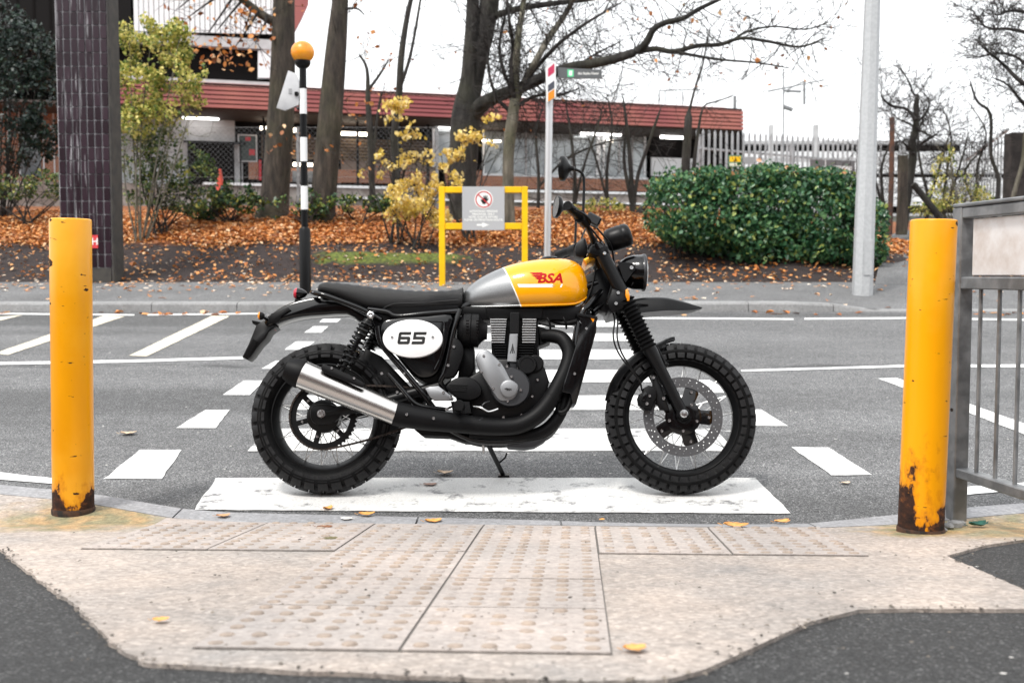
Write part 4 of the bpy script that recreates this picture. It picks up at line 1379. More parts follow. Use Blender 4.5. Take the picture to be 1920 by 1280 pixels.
bp(b, 'cap_lettering', M['ink'], cp, 0)
for x, y in ((907, 667), (936, 683), (902, 697), (924.5, 728)): bolt(x, y, -.1725, .75, tc_)
for x, y, l in ((950.5, 687, -.165), (959, 706, -.173), (976.5, 731, -.168), (952, 752, -.168)): bolt(x, y, l, .8)
b = MB(); c = B(988, 686, -.10); b.lathe(c, (0, -1, 0), [(0, .040), (.050, .040), (.056, .036), (.056, .028), (.053, .027), (.053, 0)], 36); bp(b, 'oil_filter_cover', M['blk_s'])
b = MB(); c = B(1003, 684, -.08); b.lathe(c, (0, -1, 0), [(0, .036), (.045, .036), (.05, .03), (.05, 0)], 32); bp(b, 'water_pump', M['blk_s'])
for x, y in ((972, 690), (997, 670), (1012, 685), (1008, 712), (998, 743), (978, 778), (944, 782)): bolt(x, y, -.118 if x < 1000 else -.12, .8)
gc = plate([(836, 727), (842, 716), (858, 707), (878, 706), (894, 714), (903, 728), (900, 742), (884, 750), (866, 749), (850, 741)], -.158, -.10, .010, 3, 'sprocket_cover', M['blk_m'])
for k in range(4):
    pipe([(842 + k * 1.5, 721 + k * 3.6, -.161), (876 - k, 721.6 + k * 3.6, -.161)], .0018, 'cover_rib', M['blk_s'], gc, 0, 6)
plate([(797, 728), (806, 724.5), (822, 723), (836, 734), (851, 746), (849, 750.5), (814, 751), (806, 744)], -.178, -.165, .003, 0, 'heel_plate', M['alloy'])
bolt(831.5, 735.5, -.179, .85); bolt(844.5, 745, -.179, .85)
plate([(840, 636), (850, 632), (860, 636), (868, 648), (869, 664), (860, 690), (850, 706), (834, 708), (826, 702), (832, 680), (838, 655)], -.150, -.10, .008, 2, 'frame_cover', M['blk_m'])
bolt(851, 650, -.151, .9); bolt(840.5, 685, -.151, .9)
b = MB(); c0, c1 = B(858, 619, -.09), B(917, 621, -.09)
b.lathe(c0, c1 - c0, [(0, 0), (0, .040), (.012, .058), (.024, .064), (.026, .070), (.055, .0705), (.057, .068), (.060, .0705), (.088, .070), (.090, .062), (.104, .044), (.118, .036), (.124, .036), (.124, 0)], 40)
ib = bp(b, 'intake_drum', M['blk_m'])
for col in (874, 893):
    for k in range(6):
        bp(plate([(col, 600 + k * 5.2), (col + 5, 600 + k * 5.2), (col + 5, 602.6 + k * 5.2), (col, 602.6 + k * 5.2)], -.1625 + abs(k - 2.7) ** 2 * .0011, -.14, .0003), 'intake_slot', M['blk'], None).parent = ib
plate([(866, 650), (888, 648), (890, 690), (880, 708), (858, 708), (862, 680)], -.09, .09, .008, 0, 'intake_box', M['blk_m'])
# footrest, brake pedal, low brackets
b = MB(); c = B(862, 762, -.20); b.lathe(c, (0, -1, 0), [(-.09, .013), (-.02, .013), (-.015, .022), (.06, .022), (.065, .018), (.065, 0)], 20)
for k in range(7): b.lathe(c + Vector((0, -.0 - k * .009, 0)), (0, -1, 0), [(0, .0235), (.004, .0235)], 20)
bp(b, 'footrest', M['blk_m'])
plate([(845, 752), (880, 752), (884, 775), (850, 778)], -.15, -.11, .004, 0, 'footrest_bracket', M['blk_s'])
bolt(837, 767, -.17, .9)
pipe([(888, 762, -.17), (902, 764, -.19), (915, 771, -.19), (926, 769, -.19), (934, 766, -.19)], .0042, 'brake_pedal', M['chrome'], None, 4, 8)
pipe([(902, 764, -.15), (908, 756, -.15), (918, 752, -.14)], .003, 'brake_rod', M['alloy_d'], None, 4, 8)
plate([(775, 797), (820, 802), (860, 806), (900, 812), (915, 822), (912, 832), (870, 828), (840, 818), (790, 816), (778, 806)], -.10, .10, .004, 0, 'lower_bracket', M['blk_m'])
sk = MB()
plate([(944, 828), (953, 838), (985, 840), (1003, 837), (1022, 826), (1034, 811), (1041, 797), (1041, 788), (1037, 789), (1028, 805), (1012, 818), (985, 826), (958, 827)], -.10, .10, .004, 0, 'bash_plate', M['alloy_d'])
# radiator and hose
rd = plate([(1080, 587), (1118, 594), (1119, 600), (1118, 622), (1081, 756), (1073, 757), (1069, 738), (1054, 735), (1058, 715), (1082, 640), (1090, 605)], -.155, .155, .005, 0, 'radiator', M['blk'])
plate([(1082, 586), (1120, 593), (1121, 598), (1083, 591)], -.162, .162, .002, 0, 'radiator_lid', M['blk_s'], rd)
strokes([[(1107, 595.5), (1115, 597), (1112, 604)]], -.1575, 'amber_reflector', M['amber'], rd)
bolt(1099.5, 616, -.156, .85, rd); bolt(1077.5, 700.5, -.156, .85, rd)
pipe([(1072, 738, -.12), (1068, 756, -.12), (1061, 769, -.12), (1051, 773, -.12), (1046, 766, -.11), (1049, 745, -.1)], .0105, 'coolant_hose', M['blk_m'], None, 4, 10)
pipe([(1090, 600, -.09), (1060, 606, -.06), (1035, 600, -.05), (1015, 590, -.04)], .011, 'coolant_hose', M['blk_m'], None, 4, 10)
for k, (a, c) in enumerate((((1010, 606), (1040, 612)), ((1020, 585), (1032, 618)), ((1050, 585), (1062, 616)))):
    pipe([(a[0], a[1], -.06), ((a[0] + c[0]) / 2 + 4, (a[1] + c[1]) / 2 + 2, -.075), (c[0], c[1], -.05)], .0045, 'cable', M['blk_m'], None, 4, 7)
plate([(1008, 610), (1030, 618), (1032, 640), (1012, 648)], -.06, .06, .006, 0, 'exhaust_port', M['blk_m'])

# side stand, on the far side, foot on the road
foot_w = on_road(943, 894); foot = RI @ (foot_w - BR)
hinge = B(914, 830, .06)
b = MB(); b.tube([hinge, foot + Vector((0, -.004, .012))], .0105, 12)
b.tube([hinge.lerp(foot, .62), hinge.lerp(foot, .62) + Vector((.035, .0, .03)), hinge.lerp(foot, .62) + Vector((.042, 0, .05))], .004, 8)
ss = bp(b, 'side_stand', M['blk_s'])
b = MB(); b.box(foot + Vector((.004, 0, .006)), (.05, .045, .010), RI, .002); bp(b, 'foot_pad', M['blk_s'], ss)
b = MB(); b.tube([B(906, 832, .05), B(907, 850, .06)], .006, 10); bp(b, 'return_spring', M['chrome'], ss)
plate([(868, 822), (912, 826), (916, 832), (870, 830)], -.03, .10, .002, 0, 'stand_bracket', M['blk_s'])

# ---------------------------------------------------------------- front end
def fork(s):
    def FP(px, py):
        q = B(px, py, -.105); q.y = s * .105; return q
    b = MB(); b.tube([FP(1121, 463), FP(1128, 474), FP(1168, 552)], [.024, .0285, .0285], 24)
    up = bp(b, 'fork_shroud', M['blk_s'])
    b = MB(); b.lathe(FP(1120, 461), FP(1120, 461) - FP(1168, 552), [(-.02, .030), (.004, .030), (.008, .026), (.008, .012), (.011, .010), (.011, 0)], 24); bp(b, 'fork_cap', M['blk'], up)
    g0, g1 = FP(1172, 560), FP(1217, 654)
    L_ = (g1 - g0).length
    prof = [(0, .030)]
    nf = 13
    for k in range(nf):
        for q, r in ((0.12, .030), (.5, .0405 - .003 * k / nf), (.88, .030)):
            prof.append(((k + q) / nf * L_, r))
    prof.append((L_, .029))
    b = MB(); b.lathe(g0, g1 - g0, prof, 28); bp(b, 'fork_gaiter', M['rubber'], up, 30)
    b = MB(); b.tube([FP(1213, 646), FP(1221, 660), FP(1235, 686), FP(1272, 758), FP(1283, 779)], [.0295, .0295, .0245, .0225, .021], 24)
    b.lathe(FP(1281, 776), (0, s, 0), [(-.03, .026), (.012, .026), (.018, .022), (.018, 0)], 24)
    lg = bp(b, 'fork_leg', M['blk_s'])
    b = MB(); b.lathe(FP(1281, 776) + Vector((0, s * .018, 0)), (0, s, 0), [(0, .0165), (.006, .0165), (.011, .012), (.012, 0)], 20); bp(b, 'axle_nut', M['chrome'], lg)
    return up
fork(-1); fork(1)
plate([(1148, 540), (1172, 548), (1178, 566), (1166, 580), (1146, 586), (1138, 566)], -.135, .135, .008, 0, 'lower_yoke', M['blk_s'])
plate([(1106, 462), (1118, 455), (1140, 462), (1142, 474), (1120, 480), (1104, 474)], -.130, .130, .008, 0, 'top_yoke', M['blk_s'])
for x, y in ((1159, 549), (1155, 569)): bolt(x, y, -.137, 1.1)
plate([(1094, 486), (1112, 477), (1122, 474), (1126, 483), (1112, 487), (1100, 495)], -.07, .07, .003, 0, 'tank_bracket', M['gold'])
plate([(1173, 543), (1177, 541), (1181, 553), (1180, 564), (1176, 564), (1173, 553)], -.145, -.12, .003, 0, 'side_reflector', M['amber'])
bolt(1133.5, 475, -.14, 1.0)
# headlamp
hc = B(1196, 511, 0)
b = MB(); b.lathe(hc, (1, 0, -.02), [(-.098, 0), (-.094, .022), (-.08, .046), (-.055, .064), (-.02, .075), (.012, .077), (.014, .079), (.026, .079), (.030, .074)], 44)
hl = bp(b, 'headlamp', M['blk'], None, 50)
b = MB(); b.lathe(hc, (1, 0, -.02), [(.026, .0745), (.034, .068), (.040, .045), (.043, .02), (.044, 0)], 40); bp(b, 'lens', M['lens'], hl, 60)
b = MB(); b.lathe(hc, (1, 0, -.02), [(.018, .0795), (.024, .0815), (.031, .079), (.033, .074), (.030, .073)], 44); bp(b, 'rim', M['alloy_d'], hl, 60)
for s in (-1, 1):
    pp = [B(x, y, -.105) for x, y in ((1158, 490), (1186, 493), (1192, 499), (1191, 505), (1173, 529), (1168, 520))]
    for p in pp: p.y = s * .098
    b = MB(); b.prism(pp, (0, s * .005, 0), .0005); bp(b, 'headlamp_bracket', M['blk_s'])
bolt(1184, 502, -.107, 1.25)
# high mudguard (beak) and low mudguard
def beak():
    top = [(1176, 566), (1190, 561.5), (1215, 558.5), (1245, 559), (1275, 565), (1300, 572), (1315, 576.5)]
    bot = [(1176, 580), (1200, 586), (1222, 584.5), (1250, 582), (1280, 582), (1300, 580.5), (1315, 577.5)]
    T = crom(top, 6); Bq = crom(bot, 6)
    b = MB(); vs_, fs_ = [], []
    n = len(T)
    for i in range(n):
        t_ = i / (n - 1)
        hw_ = .070 * (1 - .72 * sstep(.45, 1, t_))
        tp, bt = B(T[i][0], T[i][1], 0), B(Bq[i][0], Bq[i][1], -hw_)
        for k in range(11):
            a = math.pi * k / 10
            y = -hw_ * math.cos(a)
            z = bt.z + (tp.z - bt.z) * (max(0, math.sin(a)) ** .32)
            vs_.append((tp.x, y, z))
    for i in range(n - 1):
        for k in range(10): fs_.append((i * 11 + k, i * 11 + k + 1, (i + 1) * 11 + k + 1, (i + 1) * 11 + k))
    for i in range(n - 1): fs_.append((i * 11, (i + 1) * 11, (i + 1) * 11 + 10, i * 11 + 10))
    fs_ += [tuple(range(11)), tuple(range((n - 1) * 11, n * 11))[::-1]]
    return b.add(vs_, fs_)
bp(beak(), 'high_mudguard', M['blk_s'], None, 45)
pipe([(1172, 574, -.085), (1190, 570, -.08), (1215, 571, -.070)], .004, 'mudguard_stay', M['blk_s'], None, 4, 8)
b = MB()
vs_, fs_ = [], []
a0, a1, na = math.radians(-77), math.radians(-3), 40
for i in range(na + 1):
    t_ = i / na
    a = a0 + (a1 - a0) * t_
    ext = .012 + .016 * sstep(.8, 1, t_) - .004 * sstep(.25, 0, t_)
    hw_ = .062 * min(1, .25 + 4.5 * t_, .2 + 5 * (1 - t_))
    for lay in (0, 1):
        for k in range(9):
            u = -1 + 2 * k / 8
            r = FR + ext - .030 * abs(u) ** 2.4 * (1 if hw_ > .05 else .5) - .004 * lay
            vs_.append((FC.x + r * math.sin(a), u * hw_, FC.z + r * math.cos(a)))
for i in range(na):
    for lay in (0, 1):
        for k in range(8):
            q = (i * 18 + lay * 9 + k, i * 18 + lay * 9 + k + 1, (i + 1) * 18 + lay * 9 + k + 1, (i + 1) * 18 + lay * 9 + k)
            fs_.append(q if lay == 0 else q[::-1])
    for k in (0, 8): fs_.append((i * 18 + k, (i + 1) * 18 + k, (i + 1) * 18 + 9 + k, i * 18 + 9 + k))
for i in (0, na): 
    for k in range(8): fs_.append((i * 18 + k, i * 18 + k + 1, i * 18 + 10 + k, i * 18 + 9 + k))
b.add(vs_, fs_); lm = bp(b, 'front_mudguard', M['blk_s'], None, 45)
for s in (-1, 1):
    q0, q1 = B(1232, 650, -.07), B(1250, 684, -.085)
    q0.y, q1.y = s * .064, s * .082
    b = MB(); b.tube([q0, q1], .0055, 8); b.lathe(q1, (0, s, 0), [(-.01, .009), (.012, .009), (.014, .006), (.014, 0)], 10); bp(b, 'mudguard_stay', M['blk_s'], lm)
# caliper, hose
cl = plate([(1197, 746), (1200, 738), (1206, 735), (1207, 727), (1216, 722), (1226, 724), (1232, 732), (1231, 745), (1226, 757), (1222, 768), (1208, 766), (1199, 758)], -.115, -.055, .006, 0, 'brake_caliper', M['blk_m'])
plate([(1205, 740), (1210, 734), (1214, 738), (1208, 752), (1203, 750)], -.122, -.11, .002, 0, 'caliper_bridge', M['blk'], cl)
bolt(1213, 756.5, -.116, 1.0, cl); bolt(1218, 742, -.117, .9, cl)
plate([(1222, 700), (1232, 704), (1248, 745), (1256, 770), (1238, 768), (1226, 745)], -.098, -.075, .004, 0, 'caliper_mount', M['blk_s'])
bolt(1225, 708, -.10, 1.0); bolt(1244, 747, -.10, 1.0)
for o in (0, 6):
    pipe([(1140 + o, 566, -.06), (1152 + o, 596, -.10), (1150 + o * 1.2, 632, -.13), (1160 + o, 662, -.13), (1182 + o * .5, 692, -.12), (1199, 714, -.11), (1204, 732, -.10)], .0036, 'brake_hose', M['blk_s'], None, 6, 8)
# instrument pod
c = B(1160, 446, 0); ax_ = Vector((.86, 0, .28)).normalized()
b = MB(); b.lathe(c, ax_, [(-.060, 0), (-.060, .030), (-.054, .044), (-.040, .051), (.0, .053), (.012, .053), (.016, .0515), (.020, .053), (.038, .052), (.050, .044), (.054, .030), (.055, 0)], 36)
bp(b, 'instrument_pod', M['blk_s'], None, 50)
pipe([(1142, 462, 0), (1150, 456, 0), (1158, 450, 0)], .014, 'pod_bracket', M['blk_s'], None, 3, 10)
# handlebar: near half traced, far half mirrored
hb = MB()
pipe([(1112, 455, 0.0), (1113, 450, -.07), (1108, 440, -.13), (1100, 422, -.20), (1092, 410, -.27), (1083, 402, -.32), (1066, 387, -.42)], .011, mb=hb, n=5)
m2 = mirror(hb); hb.add(m2.v, m2.f)
bar = bp(hb, 'handlebar', M['blk_s'])
b = MB(); pipe([(1117, 466, -.06), (1113, 448, -.06)], .016, mb=b, n=0); m2 = mirror(b); b.add(m2.v, m2.f); bp(b, 'bar_riser', M['blk_s'], bar)
pipe([(1107, 437, -.135), (1107, 437, 0.0), (1107, 437, .135)], .007, 'cross_brace', M['blk_s'], bar, 0, 10)
def both(mb, name, m, parent=None):
    o1 = bp(mb, name, m, parent); bp(mirror(mb), name, m, parent); return o1
b = MB(); pipe([(1084, 403, -.315), (1076, 396, -.36), (1064, 385.5, -.43)], .0185, mb=b, n=0, seg=18); both(b, 'grip', M['rubber'], bar)
b = MB(); pipe([(1098, 416, -.23), (1087, 405.5, -.305)], .026, mb=b, n=0, seg=16); both(b, 'switch_pod', M['blk_m'], bar)
b = MB(); b.box(B(1112, 413, -.24), (.06, .05, .042), Matrix.Rotation(.5, 3, 'Y'), .006); bp(b, 'brake_reservoir', M['blk'], bar)
b = MB(); pipe([(1108, 418, -.25), (1102, 408, -.30), (1092, 400, -.36), (1078, 393, -.42)], .0055, mb=b, n=4, seg=8); both(b, 'lever', M['blk_m'], bar)
b = MB(); pipe([(1093, 408, -.285), (1094, 385, -.285), (1095, 345, -.287), (1093, 328, -.29), (1084, 320, -.295), (1072, 317, -.30)], .0058, mb=b, n=5, seg=10); both(b, 'mirror_stalk', M['blk_s'], bar)
b = MB(); c = B(1069, 316, -.30)
ma = Vector((-1, .28, .10)).normalized()
b.lathe(c, ma, [(-.018, 0), (-.018, .009), (-.004, .011), (.006, .022), (.014, .040), (.022, .050), (.030, .0525), (.037, .052), (.038, .049)], 36)
mr1 = bp(b, 'mirror', M['blk_s'], bar, 50); mr2 = bp(mirror(b), 'mirror', M['blk_s'], bar, 50)
b = MB(); b.lathe(c, ma, [(.0365, .0495), (.0365, 0)], 36); bp(b, 'mirror_glass', M['chrome'], mr1); bp(mirror(b), 'mirror_glass', M['chrome'], mr2)
for k, pts in enumerate(([(1098, 418, -.22), (1116, 438, -.17), (1138, 470, -.06), (1148, 520, -.05), (1140, 560, -.05)], [(1102, 420, -.20), (1110, 450, -.13), (1118, 480, -.06), (1112, 530, -.05), (1095, 575, -.06)],
                          [(1112, 420, -.22), (1130, 440, -.17), (1146, 462, -.10), (1152, 500, -.06)], [(1100, 425, .2), (1090, 450, .13), (1096, 475, .08), (1104, 500, .06)])):
    pipe(pts, .0042, 'cable', M['blk_s'], None, 6, 7)
plate([(1086, 450), (1098, 446), (1102, 470), (1096, 482), (1080, 480), (1078, 462)], .02, .10, .01, 2, 'ignition_block', M['blk_s'])

# ================================================================== FAR SIDE: street furniture
# ---- tiled pillar at the left
M['tile_brown'] = None
def tile_mat():
    t = NT('brown_glazed_tile')
    r = t.objrand()
    c = t.ramp(r, [(0.0, (0.016, 0.007, 0.011)), (0.5, (0.024, 0.012, 0.018)), (1.0, (0.034, 0.018, 0.026))])
    g = t.N.new('ShaderNodeNewGeometry')
    s = t.sep(g.outputs['Position'])
    # lime running down the face in streaks
    cmb = t.N.new('ShaderNodeCombineXYZ')
    t.L.new(t.math('MULTIPLY', s[0], 26), cmb.inputs[0]); t.L.new(t.math('MULTIPLY', s[2], 1.1), cmb.inputs[2])
    n = t.noise(1, 5, vec=cmb.outputs[0], rough=.55)
    band = t.ramp(t.math('ABSOLUTE', t.math('ADD', s[0], 5.66)), [(0.0, 1.0), (0.14, 0.7), (0.32, 0.12)])
    k = t.math('MULTIPLY', t.ramp(n, [(0.58, 0.0), (0.70, 0.95)]), band)
    c = t.mix(k, c, (0.55, 0.55, 0.57))
    return t.set(Base_Color=c, Roughness=.3, Specular_IOR_Level=.3)
M['tile_brown'] = tile_mat()
M['grout'] = mat('pillar_grout', (0.34, 0.33, 0.35), 0.9, col2=(0.12, 0.11, 0.115), scale=4, lo=.45, hi=.7)
M['pillar_edge'] = mat('pillar_edge', (0.035, 0.032, 0.03), 0.8, col2=(0.055, 0.05, 0.043), scale=8)
PY = 14.25
pxl, pxr = at(110, 400, PY).x, at(209, 400, PY).x
pz0 = bank_z(-5, 14.2) - .1; pz1 = at(160, -70, PY).z
pillar = Thing('tiled_pillar', 'tall pillar clad in dark brown tiles with white lime streaks', 'pillar', ((pxl + pxr) / 2, PY + .2, bank_z(-5, 14.2)))
b = MB(); b.box(((pxl + pxr) / 2, PY + .20, (pz0 + pz1) / 2), (pxr - pxl - .01, .34, pz1 - pz0)); pillar.part('core', b, M['grout'])
b = MB(); b.box((pxr + .004, PY + .19, (pz0 + pz1) / 2), (.03, .37, pz1 - pz0 - .01), None, .01); pillar.part('edge_strip', b, M['pillar_edge'])
cw_, ch_ = .0905, .1740
b = MB(); b.box((0, 0, 0), (cw_ - .013, .010, ch_ - .013), None, .002); tme = b.mesh('tile', M['tile_brown'])
ncol = int(round((pxr - pxl - .02) / cw_)); cw_ = (pxr - pxl - .022) / ncol
z = pz0 + .12 + .18
b = MB(); b.box(((pxl + pxr) / 2 - .01, PY + .03, pz0 + .2), (pxr - pxl - .03, .04, .19)); pillar.part('plinth', b, M['pillar_edge'])
while z < pz1 - .1:
    for c in range(ncol):
        ob = bpy.data.objects.new('tile', tme); COL.objects.link(ob); ob.parent = pillar.o
        ob.location = Vector((pxl + .012 + (c + .5) * cw_, PY + .017, z + ch_ / 2)) - pillar.loc
    z += ch_
b = MB(); q = at(177, 453, PY); b.box((q.x - .02, PY + .006, q.z), (.13, .006, .17)); hs_ = pillar.part('hydrant_plate', b, mat('red_plate', (0.62, 0.05, 0.06), .4))
b = MB()
for poly in text_polys('H', 172, 459, 13, 0, .02):
    pp = [at(x, y, PY) for x, y in poly]; b.add([(p.x, PY + .0015, p.z) for p in pp], [tuple(range(len(pp)))])
pillar.part('plate_letter', b, M['whiteink'], hs_, 0)

# ---- belisha beacon
M['bw_black'] = mat('pole_black', (0.005, 0.005, 0.0055), .35, spec=.2)
M['bw_white'] = mat('pole_white', (0.78, 0.78, 0.78), .35)
def globe_mat():
    t = NT('amber_globe')
    n = t.noise(5, 6, rough=.7, stretch=(1, 1, 2.5))
    return t.set(Base_Color=t.ramp(n, [(0.35, (0.85, 0.33, 0.015)), (0.58, (0.72, 0.25, 0.02)), (0.72, (0.22, 0.10, 0.03))]), Roughness=.3, Subsurface_Weight=.15)
BYc = 12.7
def bz_(py): return at(571, py, BYc).z
bxc = at(571, 400, BYc).x
gz = zr(BYc) + .098
bea = Thing('belisha_beacon', 'black and white striped crossing beacon with an amber globe', 'beacon', (bxc, BYc, gz))
b = MB(); b.lathe((bxc, BYc, gz - .05), (0, 0, 1), [(0, .067), (bz_(432) - gz + .05, .067), (bz_(426) - gz + .05, .048)], 24); bea.part('base_sleeve', b, M['bw_black'])
ys_ = [428, 393, 349, 303, 258, 214, 167, 122]
for k in range(7):
    b = MB(); b.lathe((bxc, BYc, bz_(ys_[k])), (0, 0, 1), [(0, .041), (bz_(ys_[k + 1]) - bz_(ys_[k]), .041)], 20)
    bea.part('pole_band', b, M['bw_white'] if k % 2 else M['bw_black'])
b = MB(); b.lathe((bxc, BYc, bz_(128)), (0, 0, 1), [(0, .05), (.02, .075), (.05, .09), (.085, .09), (.085, 0)], 24); bea.part('collar', b, M['bw_black'])
b = MB(); b.sphere((bxc, BYc, bz_(98)), .134, 28, 18, (1, 1, .95)); bea.part('globe', b, globe_mat(), None, 80)
b = MB()
q = [at(x, y, BYc + .0) for x, y in ((541, 133), (556, 139), (562, 155), (561, 197), (535, 208), (519, 203))]
b.prism([p + Vector((0, -.02, 0)) for p in q], (0, .03, 0), .003)
lb = bea.part('light_panel', b, mat('panel_back', (0.66, 0.66, 0.67), .45, col2=(0.5, 0.5, 0.52), scale=3))
b = MB(); b.tube([at(566, 155, BYc), at(571, 152, BYc)], .02, 8); b.tube([at(557, 205, BYc), at(571, 198, BYc)], .02, 8); b.tube([at(562, 156, BYc), at(562, 200, BYc)], .014, 8)
b.box(at(557, 177, BYc) + Vector((0, -.03, 0)), (.045, .04, .05), None, .01)
bea.part('panel_bracket', b, M['bw_black'])
b = MB(); b.box(at(545, 172, BYc) + Vector((0, -.024, 0)), (.035, .006, .06)); bea.part('panel_label', b, mat('grey_label', (0.3, 0.3, 0.31), .5), lb)

# ---- yellow frame with grey notice
M['yel'] = mat('yellow_frame_paint', (0.86, 0.52, 0.003), .35, col2=(0.80, 0.46, 0.003), scale=5)
FY = 13.8
fx0, fx1 = at(829, 450, FY).x, at(984, 450, FY).x
fg = zr(FY) + .098
fz = lambda py: at(900, py, FY).z
frm = Thing('sign_frame', 'yellow square-tube frame holding a grey notice by the verge', 'sign frame', ((fx0 + fx1) / 2, FY, fg))
for xx in (fx0, fx1):
    b = MB(); b.box((xx, FY, (fg - .05 + fz(350)) / 2), (.076, .076, fz(350) - fg + .05), None, .006); frm.part('post', b, M['yel'])
for yt, yb in ((350, 361.5), (418, 430)):
    b = MB(); b.box(((fx0 + fx1) / 2, FY, (fz(yt) + fz(yb)) / 2 - .002), (fx1 - fx0 - .078, .07, fz(yt) - fz(yb)), None, .006); frm.part('rail', b, M['yel'])
sx0_, sx1_ = at(867, 400, FY).x, at(946, 400, FY).x
b = MB(); b.box(((sx0_ + sx1_) / 2, FY - .045, (fz(350.5) + fz(432)) / 2), (sx1_ - sx0_, .012, fz(350.5) - fz(432)), None, .002)
sg = frm.part('sign_board', b, mat('sign_grey', (0.42, 0.42, 0.43), .45))
sg['label'] = 'grey notice with a red no-entry hand symbol, four lines of white lettering and an arrow'
def flat(polys, Y, name, m, th, par, tg):
    b = MB()
    for poly in polys:
        P = [at(x, y, Y) for x, y in poly]
        b.add([(p.x, Y, p.z) for p in P], [tuple(range(len(P)))])
    return tg.part(name, b, m, par, 0)
def circ(cx, cy, r, n=36): return [(cx + r * math.cos(2 * math.pi * k / n), cy + r * math.sin(2 * math.pi * k / n)) for k in range(n)]
def ring(cx, cy, r0, r1, n=36):
    a, c = circ(cx, cy, r0, n), circ(cx, cy, r1, n)
    return [[a[k], a[(k + 1) % n], c[(k + 1) % n], c[k]] for k in range(n)]
SY = FY - .053
M['signred'] = mat('sign_red', (0.55, 0.03, 0.04), .4)
flat([circ(907, 374, 17.5)], SY, 'symbol_disc', M['whiteink'], 0, sg, frm)
flat(ring(907, 374, 13.6, 15.6), SY - .003, 'symbol_ring', M['signred'], 0, sg, frm)
flat([[(895, 364.5), (896.5, 363), (918, 383.5), (916.5, 385)]], SY - .005, 'symbol_bar', M['signred'], 0, sg, frm)
hand = [[(905, 373), (912, 371), (913, 378), (909, 383), (905, 382), (902, 377)], [(905.5, 374), (908.5, 373), (908, 366.5), (906.8, 366.5)], [(908.3, 373), (910.8, 373), (911.2, 365.8), (909.9, 365.5)], [(910.5, 373), (912.6, 374), (914.6, 367.4), (913.4, 366.8)], [(912, 375), (913, 377.5), (916.8, 372.4), (915.7, 371.6)], [(902, 377), (904.5, 379), (903, 373.5), (901.4, 374.3)]]
flat(hand, SY - .0035, 'symbol_hand', M['ink'], 0, sg, frm)
for k, (s_, x0, wd) in enumerate((('AUTHORISED PERSONS', 880, 53), ('PERSONNEL ONLY', 885.5, 42), ('HOTEL GUEST & VISITORS', 879, 54), ('PLEASE USE PEDESTRIAN ROUTE', 870.5, 72))):
    ps = text_polys(s_, 0, 0, 4.2, 0, .035)
    mw = max(x for p in ps for x, y in p)
    flat([[(x0 + x * wd / mw, 398.2 + k * 5.4 + y) for x, y in p] for p in ps], SY, 'sign_lettering', M['whiteink'], 0, sg, frm)
flat([[(894, 420), (904, 420), (904, 416.8), (917.5, 421.8), (904, 426.6), (904, 423.6), (894, 423.6)]], SY, 'sign_arrow', M['whiteink'], 0, sg, frm)

# ---- finger post
GY = 14.6
gp = at(1026.5, 480, GY)
gzf = bank_z(gp.x, GY)
fp = Thing('finger_post', 'slim silver post with a grey finger sign and an end-on banner sign', 'signpost', (gp.x, GY, gzf))
ptop, pbot = at(1031, 118, GY), at(1025.5, 500, GY)
ax_ = ptop - pbot
b = MB(); b.tube([(pbot.x, GY, gzf - .1), (ptop.x, GY, ptop.z)], .047, 20); fp.part('post', b, mat('post_aluminium', (0.62, 0.62, 0.63), .35, .6))
b = MB(); b.tube([(ptop.x, GY, ptop.z), (ptop.x, GY, ptop.z + .02)], .05, 20); fp.part('post_cap', b, M['bw_white'])
fb = MB(); P = [at(x, y, GY) for x, y in ((1046, 127), (1128, 131.5), (1128, 148), (1046, 147))]
fb.prism([(p.x, GY - .018, p.z) for p in P], (0, .036, 0), 0); fa = fp.part('finger_arm', fb, mat('finger_grey', (0.10, 0.105, 0.11), .4))
flat([[(1064, 130.5), (1075.5, 131), (1075.5, 144.5), (1064, 144.5)]], GY - .02, 'arm_symbol', mat('symbol_green', (0.12, 0.62, 0.30), .4), 0, fa, fp)
flat([[(1067, 133), (1073, 133), (1072.5, 142), (1067, 142)]], GY - .022, 'arm_symbol_mark', M['whiteink'], 0, fa, fp)
flat([[(x, y) for x, y in p] for p in text_polys('ibis Styles Hotel', 1084, 141.6, 6.2, 0, .02, .92)], GY - .02, 'arm_lettering', M['whiteink'], 0, fa, fp)
def slab(poly, Y0, th, name, m, tg, par=None):
    b = MB(); b.prism([(at(x, y, Y0).x, Y0, at(x, y, Y0).z) for x, y in poly], (0, th, 0), 0); return tg.part(name, b, m, par)
bn = slab([(1023, 128), (1042, 114), (1042.5, 182), (1024.5, 193)], GY - .085, .03, 'banner_board', M['bw_white'], fp)
slab([(1027.5, 129), (1039.5, 119), (1039.5, 136), (1027.5, 145)], GY - .088, .002, 'banner_red', mat('banner_red_ink', (0.50, 0.03, 0.09), .4), fp, bn)
slab([(1027.5, 160), (1039.5, 151), (1039.5, 165), (1027.5, 173)], GY - .088, .002, 'banner_slate', mat('banner_slate_ink', (0.06, 0.065, 0.085), .4), fp, bn)
slab([(1027.5, 175), (1039.5, 167), (1039.5, 183), (1027.5, 191)], GY - .088, .002, 'banner_orange', mat('banner_orange_ink', (0.70, 0.25, 0.01), .4), fp, bn)

